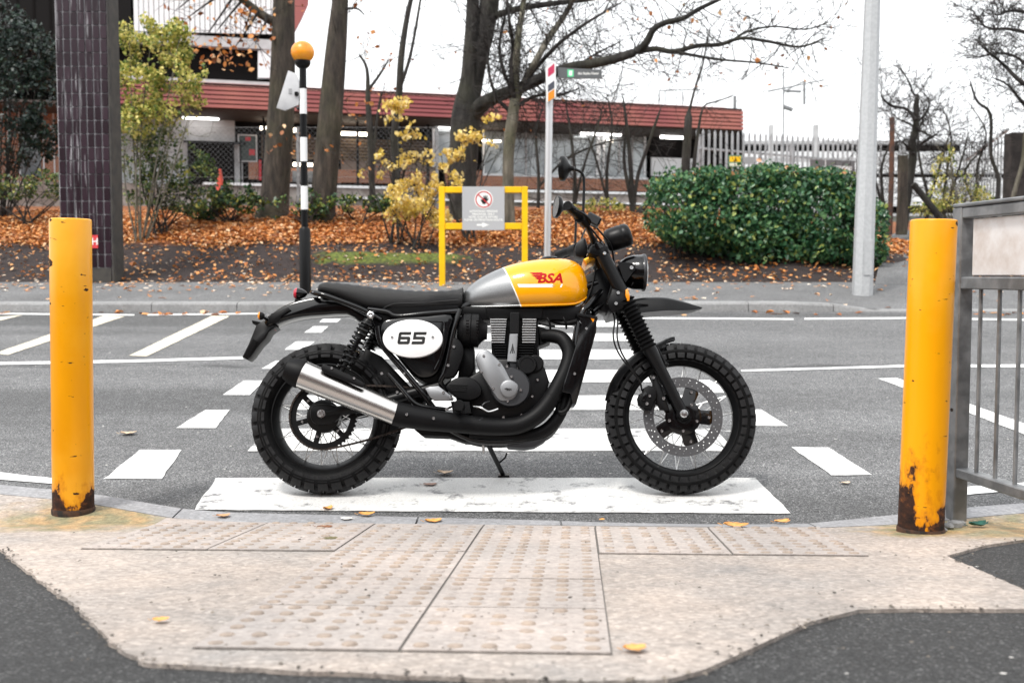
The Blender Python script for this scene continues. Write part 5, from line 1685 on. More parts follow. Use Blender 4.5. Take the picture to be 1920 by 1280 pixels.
# ---- lamp column
LYc = 13.0
lb_, lt_ = at(1617, 545, LYc), at(1638, -60, LYc)
lz = zr(LYc) + .07
lamp = Thing('lamp_post', 'tall tapered galvanised lamp column in front of the hedge', 'lamp post', (lb_.x, LYc, lz))
M['galv_l'] = mat('galvanised_pale', (0.42, 0.43, 0.44), .6, .2, col2=(0.47, 0.48, 0.49), scale=30, bump=.04)
b = MB()
db = Vector((lb_.x, LYc, lz)); dt = Vector((lt_.x, LYc, lt_.z)); dd = dt - db
b.lathe(db, dd, [(-.1, .122), (1.2, .116), (1.23, .112), (dd.length, .088), (dd.length + 2.5, .07), (dd.length + 2.5, 0)], 8, up=(1, .41, 0)); col_ = lamp.part('column', b, M['galv_l'], None, 20)
b = MB(); c_ = db + dd * (.28 / dd.length * 1) + Vector((.02, -.117, .15)); b.box(c_, (.10, .008, .42), None, .002); lamp.part('access_door', b, M['galv_l'], col_)
b = MB(); tp_ = db + dd * (1 + 2.5 / dd.length); b.tube([tp_, tp_ + Vector((0, -.6, .12)), tp_ + Vector((0, -1.2, .16))], .04, 10); b.box(tp_ + Vector((0, -1.5, .16)), (.28, .7, .12), None, .04); lamp.part('lantern_arm', b, M['galv_l'])

# ================================================================== VEGETATION
def leaf_mesh(name, pos, size, mats, nrm_bias=None, bias=0.0, aspect=.34, fold=.18, origin=(0, 0, 0), rnd=None):
    N = len(pos); pos = np.asarray(pos) - np.array(origin)
    n = RNG.normal(size=(N, 3)); n /= np.linalg.norm(n, axis=1)[:, None]
    if nrm_bias is not None:
        n = n * (1 - bias) + np.asarray(nrm_bias) * bias; n /= np.linalg.norm(n, axis=1)[:, None]
    t = RNG.normal(size=(N, 3)); t -= n * (t * n).sum(1)[:, None]; t /= np.linalg.norm(t, axis=1)[:, None]
    u = np.cross(n, t)
    L = size * RNG.uniform(.6, 1.25, N); W = L * aspect * RNG.uniform(.75, 1.2, N); H = L * fold * RNG.uniform(-.3, 1.2, N)
    tpl = [(0, 0, 0), (.35, 1, 1), (.72, .72, .8), (1, 0, .15), (.72, -.72, .8), (.35, -1, 1)]
    V = np.zeros((N, 6, 3))
    for k, (a, w_, h_) in enumerate(tpl):
        V[:, k] = pos + t * (L * (a - .5))[:, None] + u * (W * w_)[:, None] + n * (H * h_)[:, None]
    V = V.reshape(-1, 3)
    me = bpy.data.meshes.new(name)
    me.vertices.add(len(V)); me.vertices.foreach_set('co', V.ravel())
    base = np.arange(N)[:, None] * 6
    quads = np.concatenate([base + np.array([0, 1, 2, 3]), base + np.array([0, 3, 4, 5])], 1).reshape(-1, 4)
    nf = len(quads)
    me.loops.add(nf * 4); me.loops.foreach_set('vertex_index', quads.ravel().astype(np.int32))
    me.polygons.add(nf); me.polygons.foreach_set('loop_start', np.arange(0, nf * 4, 4, dtype=np.int32)); me.polygons.foreach_set('loop_total', np.full(nf, 4, dtype=np.int32))
    me.materials.append(mats)
    me.update(calc_edges=True)
    at_ = me.attributes.new('rnd', 'FLOAT', 'POINT')
    r = RNG.random(N) if rnd is None else np.asarray(rnd)
    at_.data.foreach_set('value', np.repeat(r, 6).astype(np.float32))
    return me
def leaves(name, pos, size, m, parent=None, origin=(0, 0, 0), **k):
    ob = bpy.data.objects.new(name, leaf_mesh(name, pos, size, m, origin=origin, **k)); COL.objects.link(ob)
    if parent: ob.parent = parent
    else: ob.location = origin
    return ob
def cloud(c, r, n, shell=.5):
    """points in an ellipsoid, favouring its skin"""
    d = RNG.normal(size=(n, 3)); d /= np.linalg.norm(d, axis=1)[:, None]
    q = RNG.random(n) ** (1 / 3)
    q = q * (1 - shell) + shell * RNG.uniform(.75, 1.05, n)
    return np.array(c) + d * q[:, None] * np.array(r)
M['lf_orange'] = leafmat('fallen_beech_leaves', [(0, (0.14, 0.05, 0.02)), (.3, (0.40, 0.13, 0.03)), (.62, (0.62, 0.235, 0.055)), (.85, (0.72, 0.37, 0.14)), (1, (0.80, 0.56, 0.34))], .6, .15)
M['lf_pale'] = leafmat('dry_pale_leaves', [(0, (0.30, 0.12, 0.05)), (.35, (0.62, 0.26, 0.08)), (.7, (0.72, 0.50, 0.33)), (1, (0.85, 0.76, 0.66))], .6, .1)
M['lf_yellow'] = leafmat('yellow_leaves', [(0, (0.56, 0.40, 0.07)), (.35, (0.80, 0.60, 0.13)), (.75, (0.84, 0.67, 0.27)), (1, (0.86, 0.76, 0.46))], .5, .35)
M['lf_yg'] = leafmat('yellow_green_leaves', [(0, (0.05, 0.10, 0.02)), (.25, (0.20, 0.27, 0.05)), (.5, (0.54, 0.52, 0.12)), (1, (0.80, 0.68, 0.24))], .5, .3)
M['lf_green'] = leafmat('mixed_green_leaves', [(0, (0.020, 0.045, 0.018)), (.5, (0.06, 0.11, 0.035)), (.85, (0.15, 0.20, 0.05)), (1, (0.45, 0.42, 0.10))], .45, .25)
M['lf_hedge'] = leafmat('laurel_leaves', [(0, (0.018, 0.066, 0.030)), (.5, (0.045, 0.140, 0.060)), (.85, (0.12, 0.24, 0.09)), (.95, (0.38, 0.42, 0.10)), (1, (0.55, 0.26, 0.12))], .28, .2)
M['lf_dark'] = leafmat('dark_evergreen_leaves', [(0, (0.004, 0.012, 0.010)), (.6, (0.009, 0.025, 0.018)), (1, (0.025, 0.05, 0.03))], .42, .1)
M['lf_ivy'] = leafmat('ivy_leaves', [(0, (0.010, 0.035, 0.014)), (.6, (0.04, 0.10, 0.035)), (.88, (0.15, 0.22, 0.045)), (1, (0.62, 0.52, 0.10))], .4, .2)
M['bark_d'] = bark('dark_bark', (0.008, 0.007, 0.007), (0.032, 0.029, 0.027), .15)
M['bark_b'] = bark('brown_bark', (0.014, 0.011, 0.009), (0.055, 0.043, 0.034), .2)
M['bark_l'] = bark('pale_bark', (0.06, 0.055, 0.042), (0.16, 0.145, 0.115), .5)
M['twig'] = mat('twig_bark', (0.013, 0.011, 0.010), .9, col2=(0.030, 0.025, 0.023), scale=5)

# ---- leaf litter
def litter(n, x0, x1, y0, y1, dens, size, m, name, label, lift=.012, flat_=.75, zf=None):
    P = []
    zf = zf or bank_z
    while len(P) < n:
        x, y = random.uniform(x0, x1), random.uniform(y0, y1)
        if random.random() < dens(x, y): P.append((x, y, zf(x, y) + random.uniform(.2, 1) * lift))
    o = leaves(name, np.array(P), size, m, nrm_bias=(0, -.1, 1), bias=flat_, aspect=.36, fold=.25)
    return tag(o, label, 'leaves', kind='stuff')
def d_main(x, y):
    edge = 16.7 + .35 * mnoise.noise(Vector((x * .8, 0, 2)))
    return sstep(edge - .35, edge + .25, y) * (.6 + .4 * mnoise.noise(Vector((x, y, 5)))) + .03
litter(100000, -11, 6.5, 14.45, 21.6, d_main, .066, M['lf_orange'], 'fallen_leaves', 'thick carpet of orange fallen leaves under the trees', .05, .62)
litter(1500, -9, 9, 14.4, 16.8, lambda x, y: .8, .06, M['lf_pale'], 'soil_litter', 'pale dry leaf scraps strewn over the dark soil', .01, .9)
pvz = lambda x, y: zr(y) + kerb_h(x) + (0.1 - kerb_h(x)) * sstep(11.9, 14, y)
litter(1000, -9.5, 9.5, 11.8, 14.5, lambda x, y: (.15 + .85 * sstep(12.5, 14.4, y)) * (1 - .6 * sstep(1, 3, x)), .07, M['lf_pale'], 'pavement_litter', 'scattered dry leaves along the far pavement', .008, .9, pvz)
litter(150, -9, 9, 11.25, 11.58, lambda x, y: max(0, .25 + mnoise.noise(Vector((x * 1.1, 0, 9)))), .085, M['lf_orange'], 'gutter_litter', 'loose leaves lying in the far gutter', .012, .8, lambda x, y: zr(y))

# ---- branches
def grow(mb, p, d, L, r, depth, tips, wig=.25, kids=(2, 4), up=.05, shrink=.62, nseg=5, ang=.7):
    p, d = Vector(p), Vector(d).normalized()
    pts, rr = [p.copy()], [r]
    for k in range(nseg):
        d = (d + Vector((random.gauss(0, wig), random.gauss(0, wig), random.gauss(0, wig) + up)) * .5).normalized()
        p = p + d * (L / nseg)
        pts.append(p.copy()); rr.append(max(.0036, r * (1 - .75 * (k + 1) / nseg)))
    mb.tube(pts, rr, 5 if r > .02 else 3, caps=False)
    tips.append((pts[-1], d)); 
    if depth > 0:
        for _ in range(random.randint(*kids)):
            k = random.randint(1, nseg)
            ax = Vector((random.gauss(0, 1), random.gauss(0, 1), random.gauss(0, 1))).normalized()
            dd = (d + ax * ang).normalized()
            grow(mb, pts[k], dd, L * random.uniform(.45, .8) , rr[k] * shrink + .001, depth - 1, tips, wig, kids, up, shrink, max(3, nseg - 1), ang)
    else:
        tips.append((pts[len(pts) // 2], d))
def limb(mb, pts, n=5, seg=10):
    """pts: (px, py, Y, radius in photo px)"""
    q = crom([(at(a, b_, Y).x, Y, at(a, b_, Y).z, r * Y / F) for a, b_, Y, r in pts], n)
    q[-1][3] *= .35
    mb.tube([x[:3] for x in q], [max(.002, float(x[3])) for x in q], seg)
    return [(Vector(x[:3]), float(x[3])) for x in q]
def sprout(mb, path, n, L, depth, tips, frac=(.2, 1), bias=(0, 0, .3), wig=.25, kids=(2, 3), rmax=.03, **k):
    m_ = len(path)
    for _ in range(n):
        i = random.randint(int((m_ - 1) * frac[0]), int((m_ - 1) * frac[1]))
        p, r = path[i]
        d = Vector((random.gauss(0, 1), random.gauss(0, .7), random.gauss(0, 1))) .normalized() + Vector(bias)
        grow(mb, p, d, L * random.uniform(.6, 1.3), min(rmax, r * .5 + .002), depth, tips, wig, kids, **k)
def tree(name, label, base, trunk, twigs, bark_m, cat='tree', group=None, twig_m=None):
    t = Thing(name, label, cat, base, group)
    t.trunk = t.part('trunk', trunk, bark_m, None, 70)
    if twigs and twigs.v: t.twigs = tag(t.part('branches', twigs, twig_m or M['twig'], t.trunk, 70), kind='stuff')
    return t
def base_at(px, Y):
    x = at(px, 400, Y).x
    return Vector((x, Y, bank_z(x, Y)))

# two straight trunks behind the beacon
tk = MB(); tw = MB(); tips = []
Y = 18.6
p = limb(tk, [(507, 425, Y, 40), (511, 402, Y, 31), (517, 350, Y, 26), (523, 270, Y, 25), (528, 190, Y, 24), (531, 100, Y, 22), (532, 20, Y, 20), (534, -80, Y, 18)], 5, 20)
p2 = limb(tk, [(526, 48, Y, 10), (497, 32, Y, 8), (470, 12, Y, 7), (440, -12, Y - .2, 6)], 4, 8)
for (a, c) in (((470, 12), (455, 60)), ((440, -10), (385, 70)), ((455, 0), (405, 60)), ((485, 22), (440, 90)), ((430, -15), (350, 35)), ((400, -30), (330, 20)), ((500, 30), (478, 85))):
    q = limb(tw, [(a[0], a[1], Y - .1, 3), ((a[0] + c[0]) / 2 + 6, (a[1] + c[1]) / 2 - 8, Y - .2, 2), (c[0], c[1], Y - .3, 1)], 4, 4)
    sprout(tw, q, 5, .45, 1, tips, bias=(0, 0, -.4), rmax=.006)
sprout(tw, p, 4, .7, 2, tips, (.5, .95), rmax=.012)
t1 = tree('tree', 'thick bare trunk left of the crossing beacon with drooping twigs and a few orange leaves', base_at(507, Y), tk, tw, M['bark_b'])
lp = np.array([random.choice(tips)[0] + Vector((random.gauss(0, .05), random.gauss(0, .05), random.gauss(0, .05))) for _ in range(190)])
extra = np.array([at(random.gauss(415, 40), random.gauss(105, 16), Y - random.uniform(0, .6)) for _ in range(70)])
leaves('foliage', np.vstack([lp, extra]), .10, M['lf_orange'], t1.o, t1.loc)
tk = MB(); tw = MB(); tips = []
p = limb(tk, [(600, 420, 18.2, 32), (604, 400, 18.2, 25), (609, 340, 18.2, 23.5), (615, 270, 18.2, 23), (621, 200, 18.2, 22), (627, 130, 18.2, 20.5), (633, 60, 18.2, 18), (638, 0, 18.2, 15), (642, -80, 18.2, 14)], 5, 20)
q = limb(tw, [(640, 18, 18.2, 3), (668, 16, 18, 2.2), (685, 30, 17.9, 1.2)], 4, 5); sprout(tw, q, 3, .3, 1, tips, rmax=.005)
sprout(tw, p, 7, .6, 2, tips, (.35, .9), (.3, 0, .1), rmax=.009)
t2 = tree('tree', 'dark leaning trunk just right of the crossing beacon', base_at(600, 18.2), tk, tw, M['bark_b'])
leaves('foliage', np.array([random.choice(tips)[0] for _ in range(40)]), .09, M['lf_orange'], t2.o, t2.loc)

# the big forked tree with a long bough over the fence
tk = MB(); tw = MB(); tips = []
Y = 18.4
p = limb(tk, [(866, 450, Y, 34), (867, 400, Y, 26), (868, 340, Y, 25), (870, 280, Y, 27), (873, 215, Y, 26), (878, 150, Y, 15), (882, 90, Y, 13), (885, 40, Y, 12), (890, -70, Y, 11)], 5, 18)
f2 = limb(tk, [(874, 230, Y, 20), (886, 170, Y + .1, 17), (898, 110, Y + .1, 16), (910, 55, Y + .1, 17), (917, 10, Y + .1, 18), (925, -70, Y + .1, 16)], 5, 16)
up = limb(tk, [(913, 42, Y + .1, 9), (930, 30, Y, 7), (960, 20, Y - .1, 6), (1000, 12, Y - .2, 5.5), (1060, 4, Y - .3, 5), (1120, -4, Y - .3, 4), (1200, -25, Y - .4, 3)], 5, 10)
bo = limb(tk, [(880, 222, Y, 17), (905, 196, Y - .2, 14), (935, 180, Y - .4, 12), (975, 165, Y - .6, 11), (1020, 145, Y - .8, 10), (1065, 128, Y - 1, 9.5), (1110, 120, Y - 1.2, 9), (1155, 110, Y - 1.3, 8.5), (1195, 97, Y - 1.4, 8)], 5, 12)
b1 = limb(tk, [(1195, 97, Y - 1.4, 7.5), (1212, 80, Y - 1.5, 7), (1226, 55, Y - 1.6, 6), (1250, 42, Y - 1.7, 5.2), (1282, 34, Y - 1.8, 4.6), (1315, 15, Y - 1.9, 4), (1365, -8, Y - 2, 3)], 5, 8)
b2l = limb(tk, [(1195, 97, Y - 1.4, 5.5), (1230, 92, Y - 1.5, 5), (1262, 97, Y - 1.6, 4.6), (1310, 86, Y - 1.7, 4.2), (1350, 84, Y - 1.8, 3.8), (1390, 72, Y - 1.9, 3.2), (1440, 78, Y - 2, 2.8), (1500, 88, Y - 2.1, 2.2), (1550, 70, Y - 2.2, 1.4)], 5, 8)
b3l = limb(tk, [(1262, 97, Y - 1.6, 3.2), (1300, 104, Y - 1.7, 3), (1350, 112, Y - 1.8, 2.4), (1420, 118, Y - 1.9, 1.8), (1480, 128, Y - 2, 1.2)], 5, 6)
b4l = limb(tk, [(1365, 82, Y - 1.8, 2.6), (1400, 60, Y - 1.9, 2.4), (1450, 50, Y - 2, 2), (1510, 55, Y - 2, 1.6), (1560, 40, Y - 2.1, 1.2)], 5, 6)
for lb2, n_, L_ in ((b1, 26, .75), (b2l, 32, .6), (b3l, 18, .45), (b4l, 20, .45), (bo, 56, .85), (up, 30, .8), (f2, 14, .9), (p, 10, .8)):
    sprout(tw, lb2, n_, L_, 2, tips, (.15, 1), (.25, 0, .05), wig=.3, rmax=.010)
t3 = tree('tree', 'big dark forked tree with a long bough reaching right over the fence', base_at(866, Y), tk, tw, M['bark_d'])
leaves('foliage', np.array([random.choice(tips)[0] for _ in range(110)]), .08, M['lf_orange'], t3.o, t3.loc)
# the pale multi-stemmed tree behind the finger post
tk = MB(); tw = MB(); tips = []
Y = 17.7
p = limb(tk, [(958, 452, Y, 15), (955, 420, Y, 12), (953, 360, Y, 11), (953, 300, Y, 10.5), (957, 250, Y, 11), (962, 215, Y, 11), (966, 180, Y, 9)], 5, 14)
for pts in ([(966, 185, 7.5), (968, 120, 6.5), (973, 60, 6), (981, 10, 5), (985, -50, 4)], [(968, 190, 6.5), (985, 150, 6), (1010, 105, 6), (1030, 70, 6), (1058, 30, 5), (1080, -10, 4)],
            [(966, 195, 5), (958, 140, 4), (962, 90, 4), (955, 40, 3), (950, -20, 2)], [(970, 180, 5), (1000, 135, 4), (1045, 85, 3.6), (1090, 50, 3), (1130, 25, 2), (1165, 5, 1.5)],
            [(964, 180, 4), (940, 120, 3), (938, 70, 2.6), (950, 20, 2)], [(962, 215, 4), (930, 180, 3), (915, 120, 2.5), (922, 60, 2)], [(970, 175, 4), (1010, 150, 3), (1060, 135, 2.4), (1120, 100, 1.8), (1170, 75, 1.2)], [(966, 200, 3.5), (1005, 180, 3), (1050, 178, 2), (1090, 165, 1.4)]):
    q = limb(tk if pts[0][2] > 6 else tw, [(a, c, Y + .15 * k * random.uniform(-1, 1), r) for k, (a, c, r) in enumerate(pts)], 5, 8)
    sprout(tw, q, 26, .6, 2, tips, (.1, 1), (.3, 0, .25), wig=.3, rmax=.009)
t4 = tree('tree', 'slender pale-barked tree with fine bare twigs behind the finger post', base_at(958, Y), tk, tw, M['bark_l'])
# thin dark stems and bare saplings
def sapling(px, Y, pts, label, n, L, bm=None, leaf=None, nl=0, ls=.08, cat='tree'):
    tk = MB(); tw = MB(); tips = []
    paths = [limb(tk, [(a, c, Y, r) for a, c, r in q], 4, 8) for q in pts]
    for q in paths: sprout(tw, q, n, L, 1, tips, (.2, 1), (0, 0, .25), rmax=.007)
    t = tree('sapling', label, base_at(px, Y), tk, tw, bm or M['bark_d'], cat)
    if leaf:
        leaves('foliage', np.array([random.choice(tips)[0] + Vector((random.gauss(0, .06), random.gauss(0, .06), random.gauss(0, .06))) for _ in range(nl)]), ls, leaf, t.o, t.loc)
    return t
sapling(742, 20, [[(738, 420, 8), (741, 330, 7.5), (740, 250, 7), (748, 180, 6.5), (752, 110, 6), (762, 40, 5), (775, -20, 4)], [(752, 160, 3.5), (768, 110, 3), (780, 50, 2.5), (790, -10, 2)]], 'thin dark stem rising behind the yellow leaves', 6, .5)
sapling(696, 21, [[(700, 420, 6), (697, 330, 6), (694, 250, 6), (690, 190, 5), (688, 130, 3), (672, 100, 2)], [(690, 170, 3), (712, 140, 2.4), (730, 110, 1.5)], [(700, 300, 3), (706, 230, 2.6), (716, 170, 2)]], 'sparse sapling with a crooked top between the trunk and the thin stem', 6, .5, None, M['lf_orange'], 40)
sapling(1185, 19, [[(1186, 410, 5), (1184, 340, 4.5), (1178, 260, 3.5), (1168, 180, 2)], [(1186, 400, 4), (1196, 330, 3.5), (1216, 270, 3), (1240, 200, 2)], [(1184, 380, 4), (1170, 300, 3), (1176, 230, 2)], [(1190, 415, 7), (1205, 390, 6), (1225, 370, 4)]], 'dark multi-stemmed sapling left of the hedge', 9, .5)
sapling(1285, 21, [[(1286, 420, 10), (1285, 330, 8.5), (1288, 270, 8), (1292, 205, 7)], [(1291, 215, 2.6), (1302, 170, 2.2), (1318, 120, 1.8), (1328, 60, 1.2)], [(1300, 320, 4), (1310, 240, 2.6), (1320, 200, 1.8), (1345, 190, 1.4), (1375, 180, 1)]], 'broken-topped trunk standing above the left end of the hedge', 7, .5)
sapling(1245, 18, [[(1243, 450, 8), (1246, 420, 6), (1250, 390, 5)], [(1243, 448, 3), (1236, 430, 2), (1240, 400, 2)]], 'short dead stem at the left foot of the hedge', 2, .2)

def bush(label, px, pyb, Y, specs, lm, size, n, stems=5, cat='shrub', name='shrub', stem_m=None, twn=4, shell=.4, asp=.34, bias=0.0, gap=-.05):
    """specs: ellipsoids (px, py, rx px, ry px) with depth radius taken from rx"""
    base = base_at(px, Y); base.z = min(base.z, at(px, pyb, Y).z)
    t = Thing(name, label, cat, base)
    tk = MB(); tips = []
    k = Y / F
    for (cx, cy, rx, ry) in specs[:8]:
        for _ in range(max(1, stems // 2)):
            c = at(cx + random.uniform(-.5, .5) * rx, cy - random.uniform(-.4, .4) * ry, Y); c.y += random.uniform(-.4, .4) * rx * k
            q0 = base + Vector((random.uniform(-.12, .12), random.uniform(-.1, .1), 0))
            q1 = q0.lerp(c, .5) + Vector((random.uniform(-.1, .1), random.uniform(-.1, .1), 0))
            path = [(q0, .016), (q1, .011), (c, .005)]
            pts = crom([(*a, r) for a, r in path], 4)
            tk.tube([x[:3] for x in pts], [float(x[3]) for x in pts], 5)
            sprout(tk, [(Vector(x[:3]), float(x[3])) for x in pts], twn, .35, 1, tips, (.4, 1), rmax=.005)
    t.part('stems', tk, stem_m or M['twig'], None, 70)
    tot = sum(s[2] * s[3] for s in specs)
    P, RD = [], []
    for (cx, cy, rx, ry) in specs:
        m_ = int(n * rx * ry / tot)
        c = at(cx, cy, Y)
        pts = cloud(c, (rx * k, min(rx, 1.3 * ry) * k * .8, ry * k), m_, shell)
        keep = np.array([mnoise.noise(Vector(q) * 3.4) + .4 * mnoise.noise(Vector(q) * 9) > gap for q in pts]) if len(pts) else []
        pts = pts[keep]; P.append(pts)
    P = np.vstack(P)
    leaves('foliage', P, size, lm, t.o, t.loc, aspect=asp)
    return t
# left: golden shrub-tree
bush('tall golden-green shrub with thin dark stems right of the tiled pillar', 268, 432, 16.8, [(258, 65, 40, 48), (300, 90, 60, 48), (265, 155, 50, 62), (335, 140, 54, 50), (365, 178, 32, 24), (300, 208, 80, 30), (330, 62, 34, 28), (252, 232, 44, 36)], M['lf_yg'], .060, 14000, 3, 'tree', 'golden_shrub', M['bark_l'], 7, .25, .36, 0, .03)
bush('loose green undergrowth at the foot of the golden shrub', 300, 430, 17.2, [(265, 290, 45, 60), (320, 280, 50, 50), (370, 330, 40, 50), (290, 360, 60, 40), (340, 370, 70, 30)], M['lf_green'], .06, 5200, 4, 'shrub', 'shrub', None, 6, .2, .34, 0, .0)
bush('dark drooping evergreen behind the pillar at the left edge', 10, 400, 18.5, [(20, 100, 95, 70), (45, 180, 75, 70), (10, 260, 90, 60), (80, 250, 40, 60), (-20, 60, 80, 80), (70, 130, 40, 40)], M['lf_dark'], .075, 15000, 6, 'tree', 'evergreen_tree', None, 3, .3, .3)
bush('low dark shrub under the evergreen at the left edge', 50, 400, 17.8, [(20, 350, 60, 26), (80, 345, 40, 30), (120, 350, 40, 28), (-40, 350, 50, 30)], M['lf_green'], .06, 2200, 5)
bush('ivy bed between the golden shrub and the thick trunk', 425, 400, 18.0, [(395, 375, 45, 32), (440, 372, 45, 34), (470, 385, 40, 22), (380, 395, 40, 18)], M['lf_ivy'], .075, 2200, 4)
bush('ivy patch around the feet of the two trunks', 560, 405, 17.9, [(545, 385, 40, 20), (575, 372, 30, 24), (520, 400, 40, 10), (590, 395, 30, 14)], M['lf_ivy'], .07, 1000, 3)
bush('ivy patch right of the leaning trunk', 670, 400, 18.0, [(650, 378, 40, 20), (700, 380, 45, 20), (740, 385, 30, 16)], M['lf_ivy'], .07, 1300, 3)
bush('yellow-leaved sapling left of the grey notice', 745, 420, 16.6, [(740, 215, 48, 26), (715, 205, 30, 15), (770, 235, 25, 24), (760, 258, 40, 16), (735, 300, 34, 24), (790, 295, 30, 24), (700, 325, 30, 14), (755, 200, 34, 18)], M['lf_yellow'], .074, 1700, 3, 'sapling', 'yellow_sapling', M['bark_d'], 4, .2, .38, 0, .08)
bush('low yellow bush beside the left post of the yellow frame', 785, 425, 16.2, [(765, 370, 50, 34), (800, 385, 45, 34), (840, 340, 30, 22), (745, 400, 30, 20), (800, 340, 36, 24), (820, 410, 30, 18)], M['lf_yellow'], .060, 3600, 3, 'shrub', 'yellow_shrub', M['bark_d'], 4, .2, .38, 0, .08)
bush('yellow spray of leaves in front of the forked tree', 880, 420, 16.9, [(870, 250, 30, 18), (920, 235, 26, 22), (895, 265, 40, 16), (850, 292, 40, 14), (885, 290, 36, 16), (845, 320, 30, 18), (925, 290, 20, 16), (820, 285, 24, 12)], M['lf_yellow'], .074, 1500, 3, 'sapling', 'yellow_sapling', M['bark_d'], 3, .2, .38, 0, .08)
bush('low leafy plants behind the motorcycle mirror', 1130, 420, 19, [(1080, 395, 40, 14), (1130, 388, 40, 18), (1170, 398, 40, 14), (1210, 400, 30, 14)], M['lf_yg'], .07, 800, 3)
bush('straggly yellow-green shrub behind the right bollard', 1800, 410, 19.5, [(1790, 360, 50, 40), (1770, 320, 26, 34), (1830, 370, 40, 30), (1775, 285, 16, 20), (1740, 390, 36, 18), (1860, 390, 30, 18)], M['lf_yg'], .055, 3200, 8, 'shrub', 'shrub', M['bark_l'], 5, .2)
# the clipped hedge
HY = 16.0
hb_ = at(1440, 505, HY)
hedge = Thing('hedge', 'broad clipped evergreen hedge with glossy leaves left of the lamp column', 'hedge', (hb_.x, HY, bank_z(hb_.x, HY)))
P, Nn = [], []
k_ = HY / F
for (cx, cy, rx, ry, w_) in ((1292, 388, 76, 66, .8), (1400, 400, 112, 82, 1), (1500, 402, 108, 86, 1), (1556, 425, 74, 84, .8), (1618, 440, 26, 64, .4), (1450, 448, 110, 54, .6), (1350, 425, 96, 44, .4), (1330, 345, 40, 28, .25), (1440, 335, 50, 22, .25), (1530, 340, 46, 24, .25)):
    c = at(cx, cy, HY); n_ = int(6200 * w_)
    d = RNG.normal(size=(n_, 3)); d /= np.linalg.norm(d, axis=1)[:, None]
    e = np.abs(d) ** .72 * np.sign(d); e /= np.maximum(1e-6, (np.abs(e) ** 2.7).sum(1) ** (1 / 2.7))[:, None]
    rr = RNG.uniform(.78, 1.05, n_)
    pts = np.array(c) + e * rr[:, None] * np.array((rx * k_, .75, ry * k_))
    bumps = np.array([1 + .16 * mnoise.noise(Vector(q) * 1.9) + .2 * max(0, mnoise.noise(Vector(q) * 7)) for q in pts])
    P.append(np.array(c) + (pts - np.array(c)) * bumps[:, None]); Nn.append(d)
P, Nn = np.vstack(P), np.vstack(Nn)
hol = np.array([mnoise.noise(Vector(q) * 2.6 + Vector((7, 3, 1))) + .5 * mnoise.noise(Vector(q) * 6) for q in P])
ok = (P[:, 2] > np.array([bank_z(x, y) for x, y, _ in P]) + .03) & ((hol > -.22) | (RNG.random(len(P)) < .35))
P, Nn = P[ok], Nn[ok]
rd = RNG.random(len(P)) * .955
topz = at(1440, 340, HY).z
rd[(P[:, 2] > topz) & (RNG.random(len(P)) < .05)] = 1.0
leaves('foliage', P, .078, M['lf_hedge'], hedge.o, hedge.loc, nrm_bias=Nn, bias=.45, aspect=.30, rnd=rd)
tk = MB(); tips = []
for px_ in (1275, 1310, 1360, 1410, 1470, 1530, 1580, 1620):
    q0 = at(px_, 470, HY); q0.z = bank_z(q0.x, HY) - .05
    for _ in range(3):
        grow(tk, q0 + Vector((random.uniform(-.1, .1), random.uniform(-.2, .2), 0)), (random.uniform(-.3, .3), random.uniform(-.2, .2), 1), .9, .022, 2, tips, .2, (2, 3))
hedge.part('stems', tk, M['twig'], None, 70)
# small bare tree by the path and the twiggy crown at the right edge
tk = MB(); tw = MB(); tips = []
Y = 20
p = limb(tk, [(1690, 435, Y, 11), (1697, 390, Y, 9), (1705, 340, Y, 8), (1712, 290, Y, 7.5), (1710, 270, Y, 7), (1717, 240, Y, 6), (1718, 200, Y, 5), (1720, 180, Y, 4)], 5, 10)
for pts in ([(1718, 225, 3), (1700, 205, 3), (1675, 200, 2.6), (1660, 190, 2), (1652, 178, 1.4)], [(1722, 180, 2.4), (1712, 175, 2), (1705, 155, 1.6), (1685, 122, 1.2)], [(1712, 290, 4), (1728, 270, 3), (1745, 258, 2.4), (1760, 250, 1.5)], [(1717, 240, 2.6), (1735, 250, 2), (1750, 258, 1.4)],
            [(1720, 230, 2.4), (1738, 210, 2), (1742, 190, 1.4), (1730, 172, 1)], [(1706, 280, 2.2), (1690, 265, 1.6), (1678, 268, 1)], [(1716, 238, 2), (1695, 228, 1.6), (1680, 222, 1)]):
    q = limb(tw, [(a, c, Y + random.uniform(-.3, .3), r) for a, c, r in pts], 4, 6); sprout(tw, q, 20, .45, 2, tips, rmax=.006, wig=.4)
tree('tree', 'small gnarled bare tree between the lamp column and the right bollard', base_at(1690, Y), tk, tw, M['bark_d'])
tk = MB(); tw = MB(); tips = []
Y = 17.5
p = limb(tk, [(2010, 470, Y, 30), (2005, 300, Y, 26), (1995, 150, Y, 22), (1990, 0, Y, 18), (1985, -120, Y, 12)], 5, 14)
for pts in ([(2000, 240, 6), (1950, 180, 5), (1910, 150, 4), (1880, 120, 3), (1850, 95, 2), (1825, 70, 1.2)], [(1995, 120, 6), (1940, 70, 4), (1895, 55, 3), (1850, 52, 2), (1820, 15, 1.2)], [(1990, 60, 6), (1940, 30, 4), (1900, 20, 3), (1870, 30, 2)], [(2000, 200, 5), (1950, 150, 4), (1910, 110, 3), (1870, 100, 2), (1830, 110, 1.2)], [(2000, 300, 5), (1950, 230, 4), (1915, 190, 3), (1890, 160, 2), (1860, 145, 1.4)]):
    q = limb(tw, [(a, c, Y + random.uniform(-.4, .4), r) for a, c, r in pts], 4, 6); sprout(tw, q, 46, .42, 2, tips, (.35, 1), rmax=.006, wig=.42)
tree('tree', 'dense crown of dark bare twigs at the top right edge', base_at(2010, Y), tk, tw, M['bark_d'])
